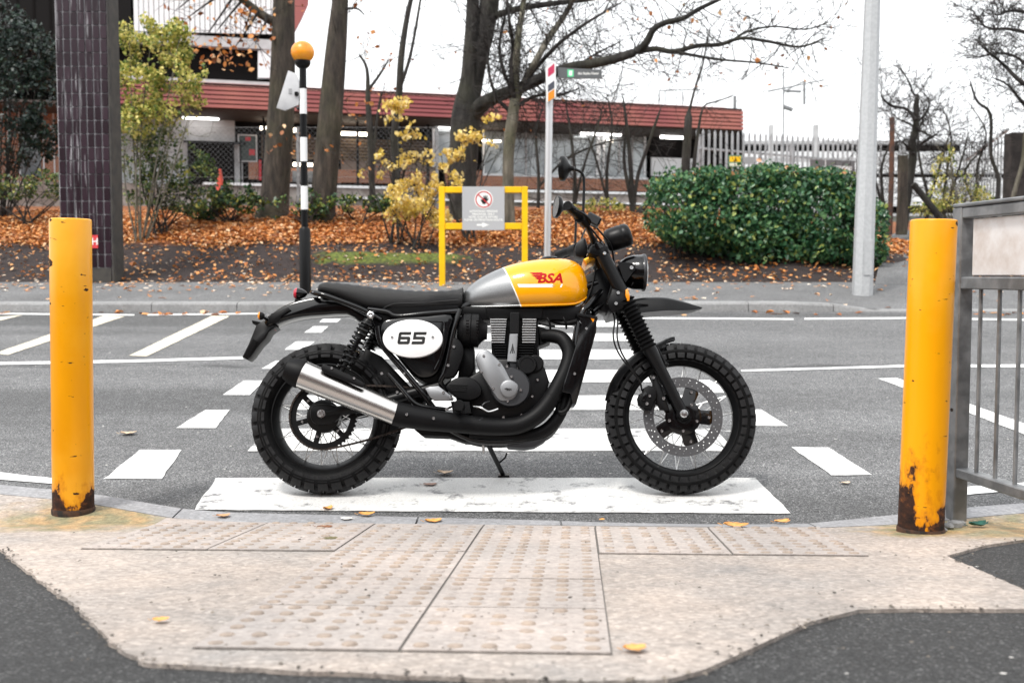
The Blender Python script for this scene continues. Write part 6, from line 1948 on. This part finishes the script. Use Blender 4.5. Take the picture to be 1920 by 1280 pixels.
sapling(1862, 18.0, [[(1862, 430, 5), (1872, 340, 4), (1858, 290, 3.4), (1857, 215, 3), (1832, 190, 2.4), (1818, 150, 1.6)]], 'thin crooked bare stem in front of the short palisade fence', 16, .4)
sapling(1888, 17.8, [[(1886, 440, 6), (1888, 420, 5), (1905, 350, 4.5), (1918, 300, 4), (1922, 240, 3.4)]], 'pale bare stem in front of the dark gatepost', 8, .4, M['bark_l'])
sapling(1075, 20.5, [[(1075, 415, 4), (1078, 330, 3.4), (1070, 250, 2.6), (1060, 190, 1.4)], [(1076, 390, 3), (1095, 310, 2.4), (1120, 240, 1.8), (1130, 200, 1)]], 'wispy bare sapling behind the finger post', 22, .7)
sapling(1140, 21, [[(1140, 415, 3.6), (1138, 320, 3), (1148, 240, 2.2), (1140, 185, 1.2)], [(1139, 380, 2.6), (1118, 300, 2), (1100, 250, 1.2)]], 'wispy bare sapling in front of the lit station window', 22, .7)
sapling(1030, 21, [[(1008, 420, 3.6), (1010, 330, 3), (1005, 250, 2.2), (1018, 200, 1.2)], [(1010, 350, 2.6), (1060, 300, 2.2), (1130, 268, 1.6), (1180, 262, 1)]], 'wispy bare sapling with a long low branch left of the lit window', 20, .7)
for k, (px_, Y_) in enumerate(((1735, 21.5), (1772, 22), (1835, 21), (1660, 22))):
    sapling(px_, Y_, [[(px_ + random.uniform(-6, 6) * j, 430 - 60 * j, 4 - .8 * j) for j in range(5)], [(px_, 400, 3), (px_ + random.choice((-1, 1)) * 25, 320, 2.2), (px_ + random.choice((-1, 1)) * 45, 250, 1.2)]],
            ('tangled bare shrub left of the leaning prop', 'tangled bare shrub behind the right bollard', 'tangled bare shrub in front of the short palisade', 'tangled bare shrub behind the lamp column')[k], 34, .75)

# ================================================================== STATION AND YARD BEHIND THE TREES
FA, FB_ = at(440, 203, 34), at(1395, 243, 39)
fe = Vector((FB_.x - FA.x, FB_.y - FA.y, 0)).normalized(); fn = Vector((-fe.y, fe.x, 0))
def FP(px, py, sb=0.0):
    d = ray(px, py); o = Vector((0, 0, ZC)); P0 = FA + fn * sb
    t = (P0 - o).dot(fn) / d.dot(fn)
    return o + d * t
FROT = Matrix.Rotation(math.atan2(fe.y, fe.x), 3, 'Z')
M['red'] = mat('red_roof_boards', (0.25, 0.065, 0.07), .6, col2=(0.36, 0.125, 0.10), scale=.35, lo=.35, hi=.65)
M['red_tile'] = mat('red_roof_tiles', (0.36, 0.15, 0.125), .7, col2=(0.28, 0.10, 0.09), scale=3)
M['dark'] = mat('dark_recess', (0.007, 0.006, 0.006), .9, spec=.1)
M['clad'] = mat('white_cladding', (0.72, 0.73, 0.75), .5)
M['conc'] = mat('grey_band', (0.38, 0.38, 0.39), .8, col2=(0.46, 0.46, 0.47), scale=2)
M['wallg'] = mat('grey_wall', (0.42, 0.43, 0.44), .7, col2=(0.52, 0.53, 0.54), scale=3)
def brick_mat():
    t = NT('orange_brick')
    br = t.N.new('ShaderNodeTexBrick'); br.inputs['Scale'].default_value = 4.4
    br.inputs['Color1'].default_value = (0.42, 0.15, 0.06, 1); br.inputs['Color2'].default_value = (0.32, 0.10, 0.045, 1); br.inputs['Mortar'].default_value = (0.40, 0.34, 0.30, 1)
    s = t.sep(); c = t.N.new('ShaderNodeCombineXYZ'); t.L.new(s[0], c.inputs[0]); t.L.new(s[2], c.inputs[1]); t.L.new(c.outputs[0], br.inputs['Vector'])
    br.inputs['Mortar Size'].default_value = .03
    return t.set(Base_Color=br.outputs[0], Roughness=.85)
M['brick'] = brick_mat()
M['brown'] = mat('brown_slats', (0.085, 0.055, 0.035), .6, col2=(0.14, 0.10, 0.06), scale=2)
M['glassd'] = mat('dull_glass', (0.16, 0.17, 0.18), .08, .2)
M['glassl'] = mat('pale_glass', (0.42, 0.45, 0.46), .1, .2, col2=(0.22, 0.24, 0.25), scale=1.2)
M['tube'] = mat('lit_tube', (1, 1, 1), .5, emit=(1, .98, .95), estr=6.0)
M['tubew'] = mat('lit_lamp_warm', (1, 1, 1), .5, emit=(1, .86, .68), estr=5.0)
gst = bank_z(0, 33.9)
stn = Thing('station_building', 'low railway station with a ribbed red roof edge and lit windows behind the trees', 'building', FP(820, 352, 1.0))
stn.o.location.z = stn.loc.z = gst
def fbox(x0, x1, y0, y1, sb, th, name, m, par=None, bev=0.0):
    """box on the facade: photo x range at its front face, photo y range measured at its left end; level edges"""
    a, c = FP(x0, y0, sb), FP(x0, y1, sb); e = FP(x1, (y0 + y1) / 2, sb)
    L_ = (Vector((e.x, e.y, 0)) - Vector((a.x, a.y, 0))).dot(fe)
    ctr = Vector((a.x, a.y, 0)) + fe * (L_ / 2) + fn * (th / 2); ctr.z = (a.z + c.z) / 2
    b = MB(); b.box(ctr, (L_, th, abs(a.z - c.z)), FROT, bev)
    return stn.part(name, b, m, par)
# pixel heights refer to x = 440; helper converts a y at x=440 to a level line
def lvl(y440, sb, x):
    z = FP(440, y440, sb).z; 
    lo, hi = -400, 900
    for _ in range(40):
        m_ = (lo + hi) / 2
        if FP(x, m_, sb).z > z: lo = m_
        else: hi = m_
    return lo
def fbl(x0, x1, y0, y1, sb, th, name, m, par=None):
    return fbox(x0, x1, lvl(y0, sb, x0), lvl(y1, sb, x0), sb, th, name, m, par)
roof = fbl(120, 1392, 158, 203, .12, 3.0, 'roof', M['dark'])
for k in range(5):
    y1 = 203 - k * 8.2
    fbl(120, 1395, y1 - 5.9, y1, 0.0, .11, 'roof_board', M['red'], roof)
# sloped tiles above the boards
zt0 = FP(440, 162.5, 0).z
a0, a1 = FP(120, 160, 0), FP(1395, 160, 0)
b = MB(); A_ = Vector((a0.x, a0.y, zt0)); B_ = Vector((a1.x, a1.y, zt0))
b.add([A_, B_, B_ + fn * .9 - fe * .3 + Vector((0, 0, .24)), A_ + fn * .9 + Vector((0, 0, .24)), A_ + fn * 3, B_ + fn * 3], [(0, 1, 2, 3), (3, 2, 5, 4), (0, 3, 4), (1, 5, 2)])
stn.part('roof_tiles', b, M['red_tile'], roof)
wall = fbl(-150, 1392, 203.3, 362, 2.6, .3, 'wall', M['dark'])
fbl(-150, 1392, 203.5, 208, .2, 2.4, 'soffit', mat('soffit_brown', (0.06, 0.045, 0.04), .7), roof)
def W(x0, x1, y0, y1, name, m, sb=2.45, th=.14, par=None): return fbox(x0, x1, y0, y1, sb, th, name, m, par or wall)
W(-120, 225, 190, 345, 'brick_panel', M['brick'])
for x_ in (12, 33, 78, 98): W(x_, x_ + 4, 195, 330, 'window_post', M['clad'], 2.4, .05)
W(36, 76, 215, 330, 'window', M['glassd'], 2.4, .04); W(-60, 105, 196, 200, 'sill', M['clad'], 2.38, .08)
W(226, 440, 207, 262, 'tiled_panel', M['wallg']); W(226, 352, 264, 350, 'tiled_panel', M['wallg'])
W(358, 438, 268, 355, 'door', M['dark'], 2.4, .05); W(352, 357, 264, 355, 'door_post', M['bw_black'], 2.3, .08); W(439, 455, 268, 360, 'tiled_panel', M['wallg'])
W(344, 462, 263, 267, 'canopy_rail', M['bw_black'], 2.1, .1); W(449, 453, 263, 360, 'canopy_post', M['bw_black'], 2.1, .1)
W(446, 482, 252, 303, 'poster', M['clad'], 2.3, .06); W(448, 480, 254, 301, 'poster_picture', mat('poster_green', (0.03, 0.05, 0.045), .4), 2.29, .008)
W(460, 470, 257, 264, 'poster_mark', M['signred'], 2.278, .006); W(467, 478, 280, 291, 'poster_mark', M['signred'], 2.278, .006)
W(466, 484, 303, 336, 'brick_panel', M['brick'], 2.35, .1); W(485, 490, 300, 338, 'red_post', M['signred'], 2.3, .06)
W(493, 640, 314, 340, 'brick_panel', M['brick'])
for k in range(7): W(490, 820, 254 + k * 6.2, 258.6 + k * 6.2, 'shutter_slat', M['brown'], 2.4, .05)
W(548, 590, 320, 341, 'wall_box', M['glassd'], 2.3, .1)
W(640, 822, 297, 318, 'render_panel', mat('taupe_render', (0.22, 0.17, 0.14), .8)); W(640, 822, 318, 342, 'brick_panel', M['brick'])
for x_ in (492, 668, 746, 800): W(x_, x_ + 5, 212, 345, 'canopy_post', M['bw_black'], 1.5, .1)
W(815, 850, 232, 310, 'window', M['glassl'], 2.4, .05); W(811, 815, 228, 314, 'window_frame', M['clad'], 2.38, .08); W(850, 854, 228, 314, 'window_frame', M['clad'], 2.38, .08)
W(835, 905, 318, 348, 'brick_panel', M['brick'])
W(905, 1212, 246, 327, 'window', M['glassl'], 2.4, .05)
for x_ in (905, 945, 985, 1030, 1072, 1118, 1131, 1160, 1185, 1208): W(x_, x_ + (3 if x_ != 1118 else 8), 244, 328, 'window_mullion', M['clad'] if x_ in (905, 1118, 1131, 1208) else M['conc'], 2.36, .08)
W(905, 1215, 325, 329, 'sill', M['clad'], 2.3, .12); W(905, 1218, 328.5, 352, 'brick_panel', M['brick'], 2.35, .1)
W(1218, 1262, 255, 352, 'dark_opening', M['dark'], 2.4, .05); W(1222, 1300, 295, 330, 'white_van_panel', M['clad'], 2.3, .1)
for (x0, x1, y0, y1, w_) in ((342, 410, 209, 222, 0), (545, 568, 216, 224, 0), (542, 556, 240, 247, 1), (488, 494, 237, 243, 1), (499, 506, 237, 243, 1), (640, 690, 247, 253, 1), (668, 728, 224, 229, 0), (820, 880, 232, 240, 0), (1090, 1165, 243, 252, 0), (1240, 1285, 252, 259, 0), (980, 1020, 240, 244, 0), (550, 586, 305, 311, 1), (905, 940, 262, 265, 1), (1140, 1150, 262, 266, 1)):
    W(x0, x1, y0, y1, 'strip_light', M['tubew'] if w_ else M['tube'], 2.0, .1)
# platform edge and retaining wall
fbl(380, 1420, 343, 347.5, .9, .5, 'platform_coping', M['clad']); fbl(-250, 1420, 347.6, 430, 1.0, .5, 'platform_wall', mat('grimy_wall', (0.16, 0.13, 0.115), .9, col2=(0.27, 0.24, 0.22), scale=2.5))
fbl(640, 1400, 365, 368.5, .8, .18, 'platform_ledge', M['clad'])
# upper block with white ribbed cladding, grey band and dark recess
upb = Thing('upper_building', 'white ribbed upper storey above the station roof at the top left', 'building', FP(400, 150, 1.2))
def ub(x0, x1, y0, y1, sb, th, name, m, par=None):
    a, c = FP(x0, y0, sb), FP(x0, y1, sb); e = FP(x1, y0, sb)
    L_ = (Vector((e.x, e.y, 0)) - Vector((a.x, a.y, 0))).dot(fe)
    ctr = Vector((a.x, a.y, 0)) + fe * (L_ / 2) + fn * (th / 2); ctr.z = (a.z + c.z) / 2
    b = MB(); b.box(ctr, (L_, th, abs(a.z - c.z)), FROT); return upb.part(name, b, m, par)
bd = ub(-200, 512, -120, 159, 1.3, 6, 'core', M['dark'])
x_ = 248
while x_ < 540:
    ub(x_, x_ + 8.3, -110, 58 + (x_ - 248) * .022, .98, .1, 'cladding_panel', M['clad'], bd); x_ += 9.6
ub(244, 530, 59, 78, .95, .3, 'grey_band', M['conc'], bd); ub(230, 512, 141, 157, .9, .4, 'ledge', M['conc'], bd)
ub(-200, 243, -110, 66, .95, .3, 'dark_cladding', mat('black_cladding', (0.007, 0.006, 0.006), .6, spec=.12), bd)
for k in range(14): ub(-190 + k * 31, -186 + k * 31, -108, 62, .93, .02, 'cladding_rib', M['dark'], bd)
b = MB()
q = [FP(x, y, 1.0) for x, y in ((484, 96), (528, 80), (512, 146), (484, 146))]; b.prism(q, fn * .28, 0); upb.part('end_panel', b, M['clad'], bd)
b = MB(); q = [FP(x, y, .9) for x, y in ((548, -110), (582, -110), (578, 10), (556, 52), (548, 58))]; b.prism(q, fn * 2.0, 0); upb.part('red_gable', b, M['red'], bd)
b = MB(); q = [FP(x, y, 1.0) for x, y in ((528, -110), (548, -110), (548, 55), (516, 140), (512, 140), (528, 70))]; b.prism(q, fn * .3, 0); upb.part('end_panel', b, M['conc'], bd)

# ---- wire mesh fence in front of the station
CY = 27.0
def chain(x0, x1, label):
    a, c = at(x0, 400, CY).x, at(x1, 400, CY).x
    zb = bank_z((a + c) / 2, CY) - .1; zt = at(500, 238, CY).z
    t = Thing('wire_fence', label, 'fence', ((a + c) / 2, CY, zb + .1))
    n_ = max(2, int((c - a) / 2.6) + 1)
    for k in range(n_):
        x = a + (c - a) * k / (n_ - 1)
        b = MB(); b.box((x, CY, (zb + zt) / 2), (.07, .07, zt - zb)); t.part('post', b, M['galv'])
    b = MB(); s_ = .13; h = zt - zb; x = a - h
    while x < c:
        for (p, q) in (((x, zb), (x + h, zt)), ((x, zt), (x + h, zb))):
            x0_, z0_, x1_, z1_ = p[0], p[1], q[0], q[1]
            f0, f1 = max(0, (a - x0_) / (x1_ - x0_)), min(1, (c - x0_) / (x1_ - x0_))
            if f1 > f0: b.tube([(x0_ + (x1_ - x0_) * f0, CY, z0_ + (z1_ - z0_) * f0), (x0_ + (x1_ - x0_) * f1, CY, z0_ + (z1_ - z0_) * f1)], .002, 3, False)
        x += s_
    o = t.part('wire_mesh', b, M['galv']); o['kind'] = 'stuff'
    for z_ in (zt - .02, zb + .9):
        b = MB(); b.tube([(a, CY - .04, z_), (c, CY - .04, z_)], .004, 4); t.part('line_wire', b, M['galv'])
chain(300, 820, 'thin wire mesh fence in front of the station doors')
# ---- traffic cone hanging in the shrubs
cq = at(413, 350, 18.6)
b = MB(); b.lathe((cq.x, 18.6, cq.z - .12), (0, 0, 1), [(0, .09), (.02, .085), (.42, .02), (.42, 0)], 16); b.box((cq.x, 18.6, cq.z - .13), (.24, .24, .03))
tag(b.build('traffic_cone', mat('cone_red', (0.55, 0.06, 0.03), .5, col2=(0.42, 0.05, 0.03), scale=6), (cq.x, 18.6, cq.z - .14)), 'faded red traffic cone half hidden in the ivy', 'cone')

# ---- palisade fences
M['pal'] = mat('palisade_steel', (0.30, 0.31, 0.32), .5, .5, col2=(0.40, 0.41, 0.42), scale=5)
def palisade(label, p0, p1, zt0, zt1, zb, n, w=.065, posts=()):
    t = Thing('palisade_fence', label, 'fence', (*p0, zb))
    d = Vector((p1[0] - p0[0], p1[1] - p0[1], 0)); an = math.atan2(d.y, d.x); R_ = Matrix.Rotation(an, 3, 'Z')
    for k in range(n):
        f = k / (n - 1)
        x, y = p0[0] + d.x * f, p0[1] + d.y * f; zt = zt0 + (zt1 - zt0) * f
        b = MB(); hw_ = w / 2
        pts = [(-hw_, 0, zb), (hw_, 0, zb), (hw_, 0, zt - .07), (hw_ * .5, 0, zt - .03), (0, 0, zt), (-hw_ * .5, 0, zt - .03), (-hw_, 0, zt - .07)]
        b.prism([Vector((x, y, 0)) + R_ @ Vector((q[0], 0, 0)) + Vector((0, 0, q[2])) for q in pts], R_ @ Vector((0, .02, 0)), 0)
        t.part('pale', b, M['pal'], None, 0)
    for zz in (.35, 1.75):
        b = MB(); c = Vector(((p0[0] + p1[0]) / 2, (p0[1] + p1[1]) / 2, zb + zz)) + R_ @ Vector((0, .045, 0)); b.box(c, (d.length, .045, .045), R_); t.part('rail', b, M['pal'])
    for f in posts:
        b = MB(); c = Vector((p0[0] + d.x * f, p0[1] + d.y * f, (zb + zt0) / 2 - .1)) + R_ @ Vector((0, .1, 0)); b.box(c, (.09, .1, zt0 - zb), R_); t.part('post', b, M['pal'])
g0, g1 = at(1308, 242, 24), at(1652, 262, 27.5)
palisade('grey steel palisade fence with pointed pales behind the hedge', (g0.x, g0.y), (g1.x, g1.y), g0.z, g1.z, zr(25) + .45, 36, .062, (0.03, .5, .98))
g0, g1 = at(1808, 272, 24), at(1884, 250, 19)
palisade('short palisade fence coming forward to the dark gatepost at the right', (g0.x, g0.y), (g1.x, g1.y), g0.z, g1.z, zr(22) + .4, 15, .045)
b = MB(); c = at(1905, 320, 18.6); b.box((c.x + .05, 18.6, (at(1905, 250, 18.6).z + zr(18.6) + .2) / 2), (.42, .3, at(1905, 250, 18.6).z - zr(18.6) - .2), None, .02)
tag(b.build('gatepost', mat('dark_timber', (0.035, 0.03, 0.028), .8, col2=(0.07, 0.06, 0.055), scale=5), (c.x, 18.6, zr(18.6) + .2)), 'broad dark gatepost at the right edge', 'post')
# posts by the path
M['rustp'] = mat('rusty_post', (0.11, 0.05, 0.03), .9, col2=(0.06, 0.04, 0.035), scale=8)
def pst(px0, y0, px1, y1, Y, w, m, label, name='post', cat='post'):
    a, c = at(px0, y0, Y), at(px1, y1, Y)
    b = MB(); b.tube([a, a.lerp(c, .5) + Vector((.01, 0, 0)), c], [w, w * .95, w * .9], 8)
    return tag(b.build(name, m, a), label, cat)
pst(1668, 440, 1673, 220, 19.4, .05, M['rustp'], 'tall rusty post right of the lamp column')
pst(1690, 440, 1693, 292, 18.8, .10, M['bark_b'], 'stout weathered timber post beside the rusty post')
pst(1765, 412, 1712, 345, 19.2, .065, M['bark_d'], 'timber prop leaning against the small bare tree', 'timber_prop', 'prop')
# signs on the palisade
def board(label, poly, Y, m, extra=(), name='fence_sign', cat='sign', txt=()):
    P = [at(x, y, Y) for x, y in poly]
    t = Thing(name, label, cat, (sum(p.x for p in P) / 4, Y, min(p.z for p in P)))
    b = MB(); b.prism([(p.x, Y, p.z) for p in P], (0, .02, 0), 0); bd_ = t.part('board', b, m)
    for nm, poly2, m2 in extra:
        b = MB(); b.prism([(at(x, y, Y).x, Y - .004, at(x, y, Y).z) for x, y in poly2], (0, .003, 0), 0); t.part(nm, b, m2, bd_)
    return t
board('yellow and green warning sign on the palisade above the hedge', [(1366, 291), (1391, 291), (1391, 313), (1366, 313)], 23.9, mat('sign_green', (0.12, 0.24, 0.14), .5), [('yellow_face', [(1368, 293.5), (1388.5, 293.5), (1388.5, 303.5), (1368, 303.5)], M['yel']), ('pale_face', [(1368, 306), (1389, 306), (1389, 311.5), (1368, 311.5)], mat('sign_pale', (0.6, 0.62, 0.5), .5)), ('warning_mark', [(1376.5, 302.5), (1382.5, 302.5), (1379.5, 295)], M['ink'])])
board('small grey notice beside the yellow warning sign', [(1393, 294), (1413, 294.5), (1413, 308), (1393, 308)], 23.9, mat('notice_grey', (0.26, 0.27, 0.28), .5))
dk = mat('nameboard_grey', (0.12, 0.115, 0.12), .5); pl_ = mat('nameboard_pale', (0.6, 0.6, 0.6), .5)
nb = board('dark grey station notice board above the hedge by the lamp column', [(1519, 299), (1603, 302), (1603, 324), (1519, 321)], 23.5, dk, [('divider', [(1547, 300), (1548.5, 300), (1548.5, 322), (1547, 322)], pl_), ('pale_strip', [(1555, 310.5), (1597, 312), (1597, 320.5), (1555, 319)], pl_)])
b = MB()
for s_, x, y, h_, wd in (('Smethwick Rolfe Street', 1551, 308.2, 3.4, 48),):
    pass
# ---- parking deck and sheds beyond the fence
deck = Thing('parking_deck', 'pale multi-level deck with dark gaps beyond the palisade fence', 'building', (at(1600, 380, 62).x, 62, zr(34) + .5))
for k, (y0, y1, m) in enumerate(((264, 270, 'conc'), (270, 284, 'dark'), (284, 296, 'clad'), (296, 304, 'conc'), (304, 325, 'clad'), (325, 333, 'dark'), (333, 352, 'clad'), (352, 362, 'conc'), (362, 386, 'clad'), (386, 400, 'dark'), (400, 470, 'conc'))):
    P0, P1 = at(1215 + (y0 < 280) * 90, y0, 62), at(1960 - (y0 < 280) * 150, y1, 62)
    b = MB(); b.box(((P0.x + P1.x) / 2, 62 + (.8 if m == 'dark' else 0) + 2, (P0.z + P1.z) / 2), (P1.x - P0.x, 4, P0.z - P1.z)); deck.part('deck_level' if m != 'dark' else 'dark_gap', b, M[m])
for px_ in (1350, 1363, 1450, 1535, 1620, 1700):
    P0, P1 = at(px_, 230 if px_ in (1450, 1535) else 262, 60), at(px_ + 5, 420, 60)
    b = MB(); b.box(((P0.x + P1.x) / 2, 61, (P0.z + P1.z) / 2), (P1.x - P0.x, .3, P0.z - P1.z)); deck.part('column', b, M['conc'])
# ---- overhead line mast
cat_ = Thing('overhead_line_mast', 'thin railway overhead line mast and wires against the sky', 'mast', (at(1487, 400, 50).x, 50, zr(34) + .5))
b = MB(); b.tube([at(1469, 440, 50), at(1469, 130, 50)], .035, 6); b.tube([at(1508, 152, 50), at(1508, 196, 50)], .06, 6); cat_.part('mast', b, M['galv'])
b = MB()
for p_, q_, r_ in (((1440, 172), (1545, 150), .03), ((1470, 170), (1502, 172), .06), ((1400, 178), (1700, 120), .015), ((1380, 190), (1560, 160), .015), ((1470, 172), (1508, 152), .03), ((1470, 200), (1486, 206), .1), ((1236, 170), (1312, 168), .03), ((1236, 170), (1236, 200), .03), ((1247, 170), (1247, 200), .03), ((1280, 172), (1280, 205), .03), ((1378, 180), (1378, 210), .08)):
    b.tube([at(*p_, 50), at(*q_, 50)], r_, 5)
cat_.part('wires', b, M['galv'])

# ================================================================== loose leaves and litter near the camera
def leaf_obj(px, py, L, ang, col, label, surf='pave', curl=.35):
    g = on_pave(px, py, .006) if surf == 'pave' else on_road(px, py, .006)
    m_ = mat('leaf_' + label[:12], col, .6, col2=tuple(c * .6 for c in col), scale=30)
    b = MB(); n = 7
    vs_, fs_ = [], []
    for i in range(n):
        t = i / (n - 1); w = L * .42 * math.sin(math.pi * (t * .92 + .04)) ** .7 * (1 + .18 * math.sin(i * 2.6))
        x = (t - .5) * L
        for k in range(5):
            u = -1 + k / 2
            vs_.append((x + .08 * L * abs(u), u * w / 1, curl * L * (.18 * u * u + .22 * (2 * t - 1) ** 2) + random.uniform(0, .03) * L))
    for i in range(n - 1):
        for k in range(4): fs_.append((i * 5 + k, i * 5 + k + 1, (i + 1) * 5 + k + 1, (i + 1) * 5 + k))
    b.add(vs_, fs_)
    b.tube([(-.5 * L, 0, .02 * L), (-.72 * L, .05 * L, .10 * L)], .015 * L, 4)
    o = b.build('fallen_leaf', m_, (0, 0, 0)); o.location = g; o.rotation_euler = (0, 0, ang)
    return tag(o, label, 'leaf')
OR, BR_, TN, GR = (0.72, 0.34, 0.09), (0.22, 0.09, 0.04), (0.70, 0.52, 0.36), (0.14, 0.12, 0.05)
leaf_obj(417, 967, .05, .3, (0.60, 0.30, 0.14), 'curled brown leaf on the kerb below the left end of the near stripe')
leaf_obj(614, 954, .045, .8, OR, 'small orange leaf on the lower edge of the near white stripe', 'road', .7)
leaf_obj(686, 964, .06, 0.1, OR, 'orange leaf on the kerb under the rear wheel')
leaf_obj(811, 977, .062, .2, OR, 'orange leaf on the kerb joint left of centre')
leaf_obj(651, 972, .045, 2.8, (0.75, 0.72, 0.68), 'white scrap of leaf on the kerb below the rear tyre', 'pave', .2)
leaf_obj(607, 987, .055, .05, BR_, 'dark brown leaf lying flat on the tactile paving', 'pave', .05)
leaf_obj(617, 1009, .05, .1, GR, 'olive green leaf on the tactile paving', 'pave', .1)
leaf_obj(1378, 986, .085, -.2, OR, 'large torn orange leaf on the kerb below the right end of the near stripe')
leaf_obj(1465, 978, .06, .3, OR, 'orange leaf against the kerb right of the large torn leaf')
leaf_obj(1128, 974, .025, .9, OR, 'tiny orange leaf at the kerb edge below the engine')
leaf_obj(1188, 1216, .045, .2, OR, 'orange leaf on the concrete near the bottom of the picture')
leaf_obj(299, 1162, .034, .1, OR, 'small orange leaf on the concrete at the lower left')
leaf_obj(833, 887, .07, -.1, TN, 'pale curled leaf on the asphalt below the side stand', 'road', .5)
leaf_obj(805, 908, .06, .3, (0.34, 0.20, 0.15), 'brown leaf on the near stripe behind the rear wheel', 'road', .2)
leaf_obj(239, 813, .08, .1, TN, 'pale leaf on the asphalt between the two left dashes', 'road', .4)
leaf_obj(1585, 905, .04, .2, TN, 'pale leaf on the asphalt right of the front wheel', 'road', .3)
pl2 = []
for _ in range(170):
    px_, py_ = random.uniform(100, 1800), random.uniform(985, 1250)
    pl2.append(on_pave(px_, py_, .006))
for _ in range(420):                              # crumbs gathered along the broken edge of the concrete
    e_ = random.choice(edge[:-61])
    x_, y_ = e_[0] + random.gauss(0, .014), e_[1] + random.gauss(0, .014)
    pl2.append(Vector((x_, y_, pave_z(x_, y_) + .003)))
for _ in range(160):
    x_ = random.uniform(-2.6, 2.6); y_ = kerb_y(x_) + abs(random.gauss(0, .03)) + .01
    pl2.append(Vector((x_, y_, zr(y_) + .004)))
o = leaves('grit', np.array([p[:] for p in pl2]), .011, mat('dark_grit', (0.04, 0.035, 0.03), .9, col2=(0.2, 0.17, 0.14), scale=3), nrm_bias=(0, 0, 1), bias=.8)
tag(o, 'tiny dark specks of dirt on the concrete paving', 'grit', kind='stuff')
# stones and a green scrap at the foot of the railing
for k, (px_, py_, s_) in enumerate(((1778, 991, .018), (1790, 988, .022), (1802, 985, .016), (1768, 996, .013))):
    g = on_pave(px_, py_); b = MB(); b.sphere((0, 0, 0), s_, 8, 6, (1.3, 1, .7))
    b.v = [(x + random.uniform(-.003, .003), y + random.uniform(-.003, .003), z) for x, y, z in b.v]
    o = b.build('stone', M['kerb_far'], (0, 0, 0)); o.location = g + Vector((0, 0, s_ * .5))
    tag(o, ('small grey stone nearest the railing post', 'largest grey stone at the railing foot', 'rightmost small stone beside the green scrap', 'smallest stone touching the rusty bollard foot')[k], 'stone', 'stones at the railing foot')
leaf_obj(1832, 985, .07, .2, (0.01, 0.10, 0.07), 'crumpled dark green scrap at the foot of the railing', 'pave', .6)

# ================================================================== unseen terrace added behind the viewer to darken the reflections
M['brick_d'] = mat('dark_red_brick', (0.10, 0.045, 0.032), .85, col2=(0.15, 0.07, 0.05), scale=6)
M['slate'] = mat('roof_slate', (0.05, 0.05, 0.055), .6, col2=(0.075, 0.075, 0.08), scale=5)
HYB = -8.0
for k in range(8):
    x0 = -28 + k * 7.0
    z0 = pave_z(0, -5) - .05
    t = Thing('unseen_house', 'unseen dark red brick house added behind the viewer to darken reflections', 'house', (x0 + 3.5, HYB, z0), 'added houses behind the viewer')
    b = MB(); b.box((x0 + 3.5, HYB - 4, z0 + 2.9), (6.99, 8, 5.8)); w = t.part('wall', b, M['brick_d'])
    b = MB(); b.add([(x0 + .005, HYB + .3, z0 + 5.75), (x0 + 6.995, HYB + .3, z0 + 5.75), (x0 + 6.995, HYB - 4, z0 + 8.4), (x0 + .005, HYB - 4, z0 + 8.4), (x0 + .005, HYB - 8.3, z0 + 5.75), (x0 + 6.995, HYB - 8.3, z0 + 5.75)], [(0, 1, 2, 3), (3, 2, 5, 4), (0, 3, 4), (1, 5, 2), (0, 4, 5, 1)]); rf_ = t.part('roof', b, M['slate'])
    b = MB(); b.box((x0 + 6.2, HYB - 4, z0 + 8.7), (.9, .6, 1.6)); t.part('chimney', b, M['brick_d'], rf_)
    for (wx, wz) in ((1.6, 1.5), (1.6, 4.2), (5.2, 4.2)):
        b = MB(); b.box((x0 + wx, HYB + .03, z0 + wz), (1.3, .1, 1.5)); f_ = t.part('window', b, M['clad'], w)
        b = MB(); b.box((x0 + wx, HYB + .09, z0 + wz), (1.1, .03, 1.3)); t.part('pane', b, M['glassd'], f_)
    b = MB(); b.box((x0 + 5.2, HYB + .04, z0 + 1.05), (.95, .1, 2.1)); t.part('door', b, M['bw_black'], w)
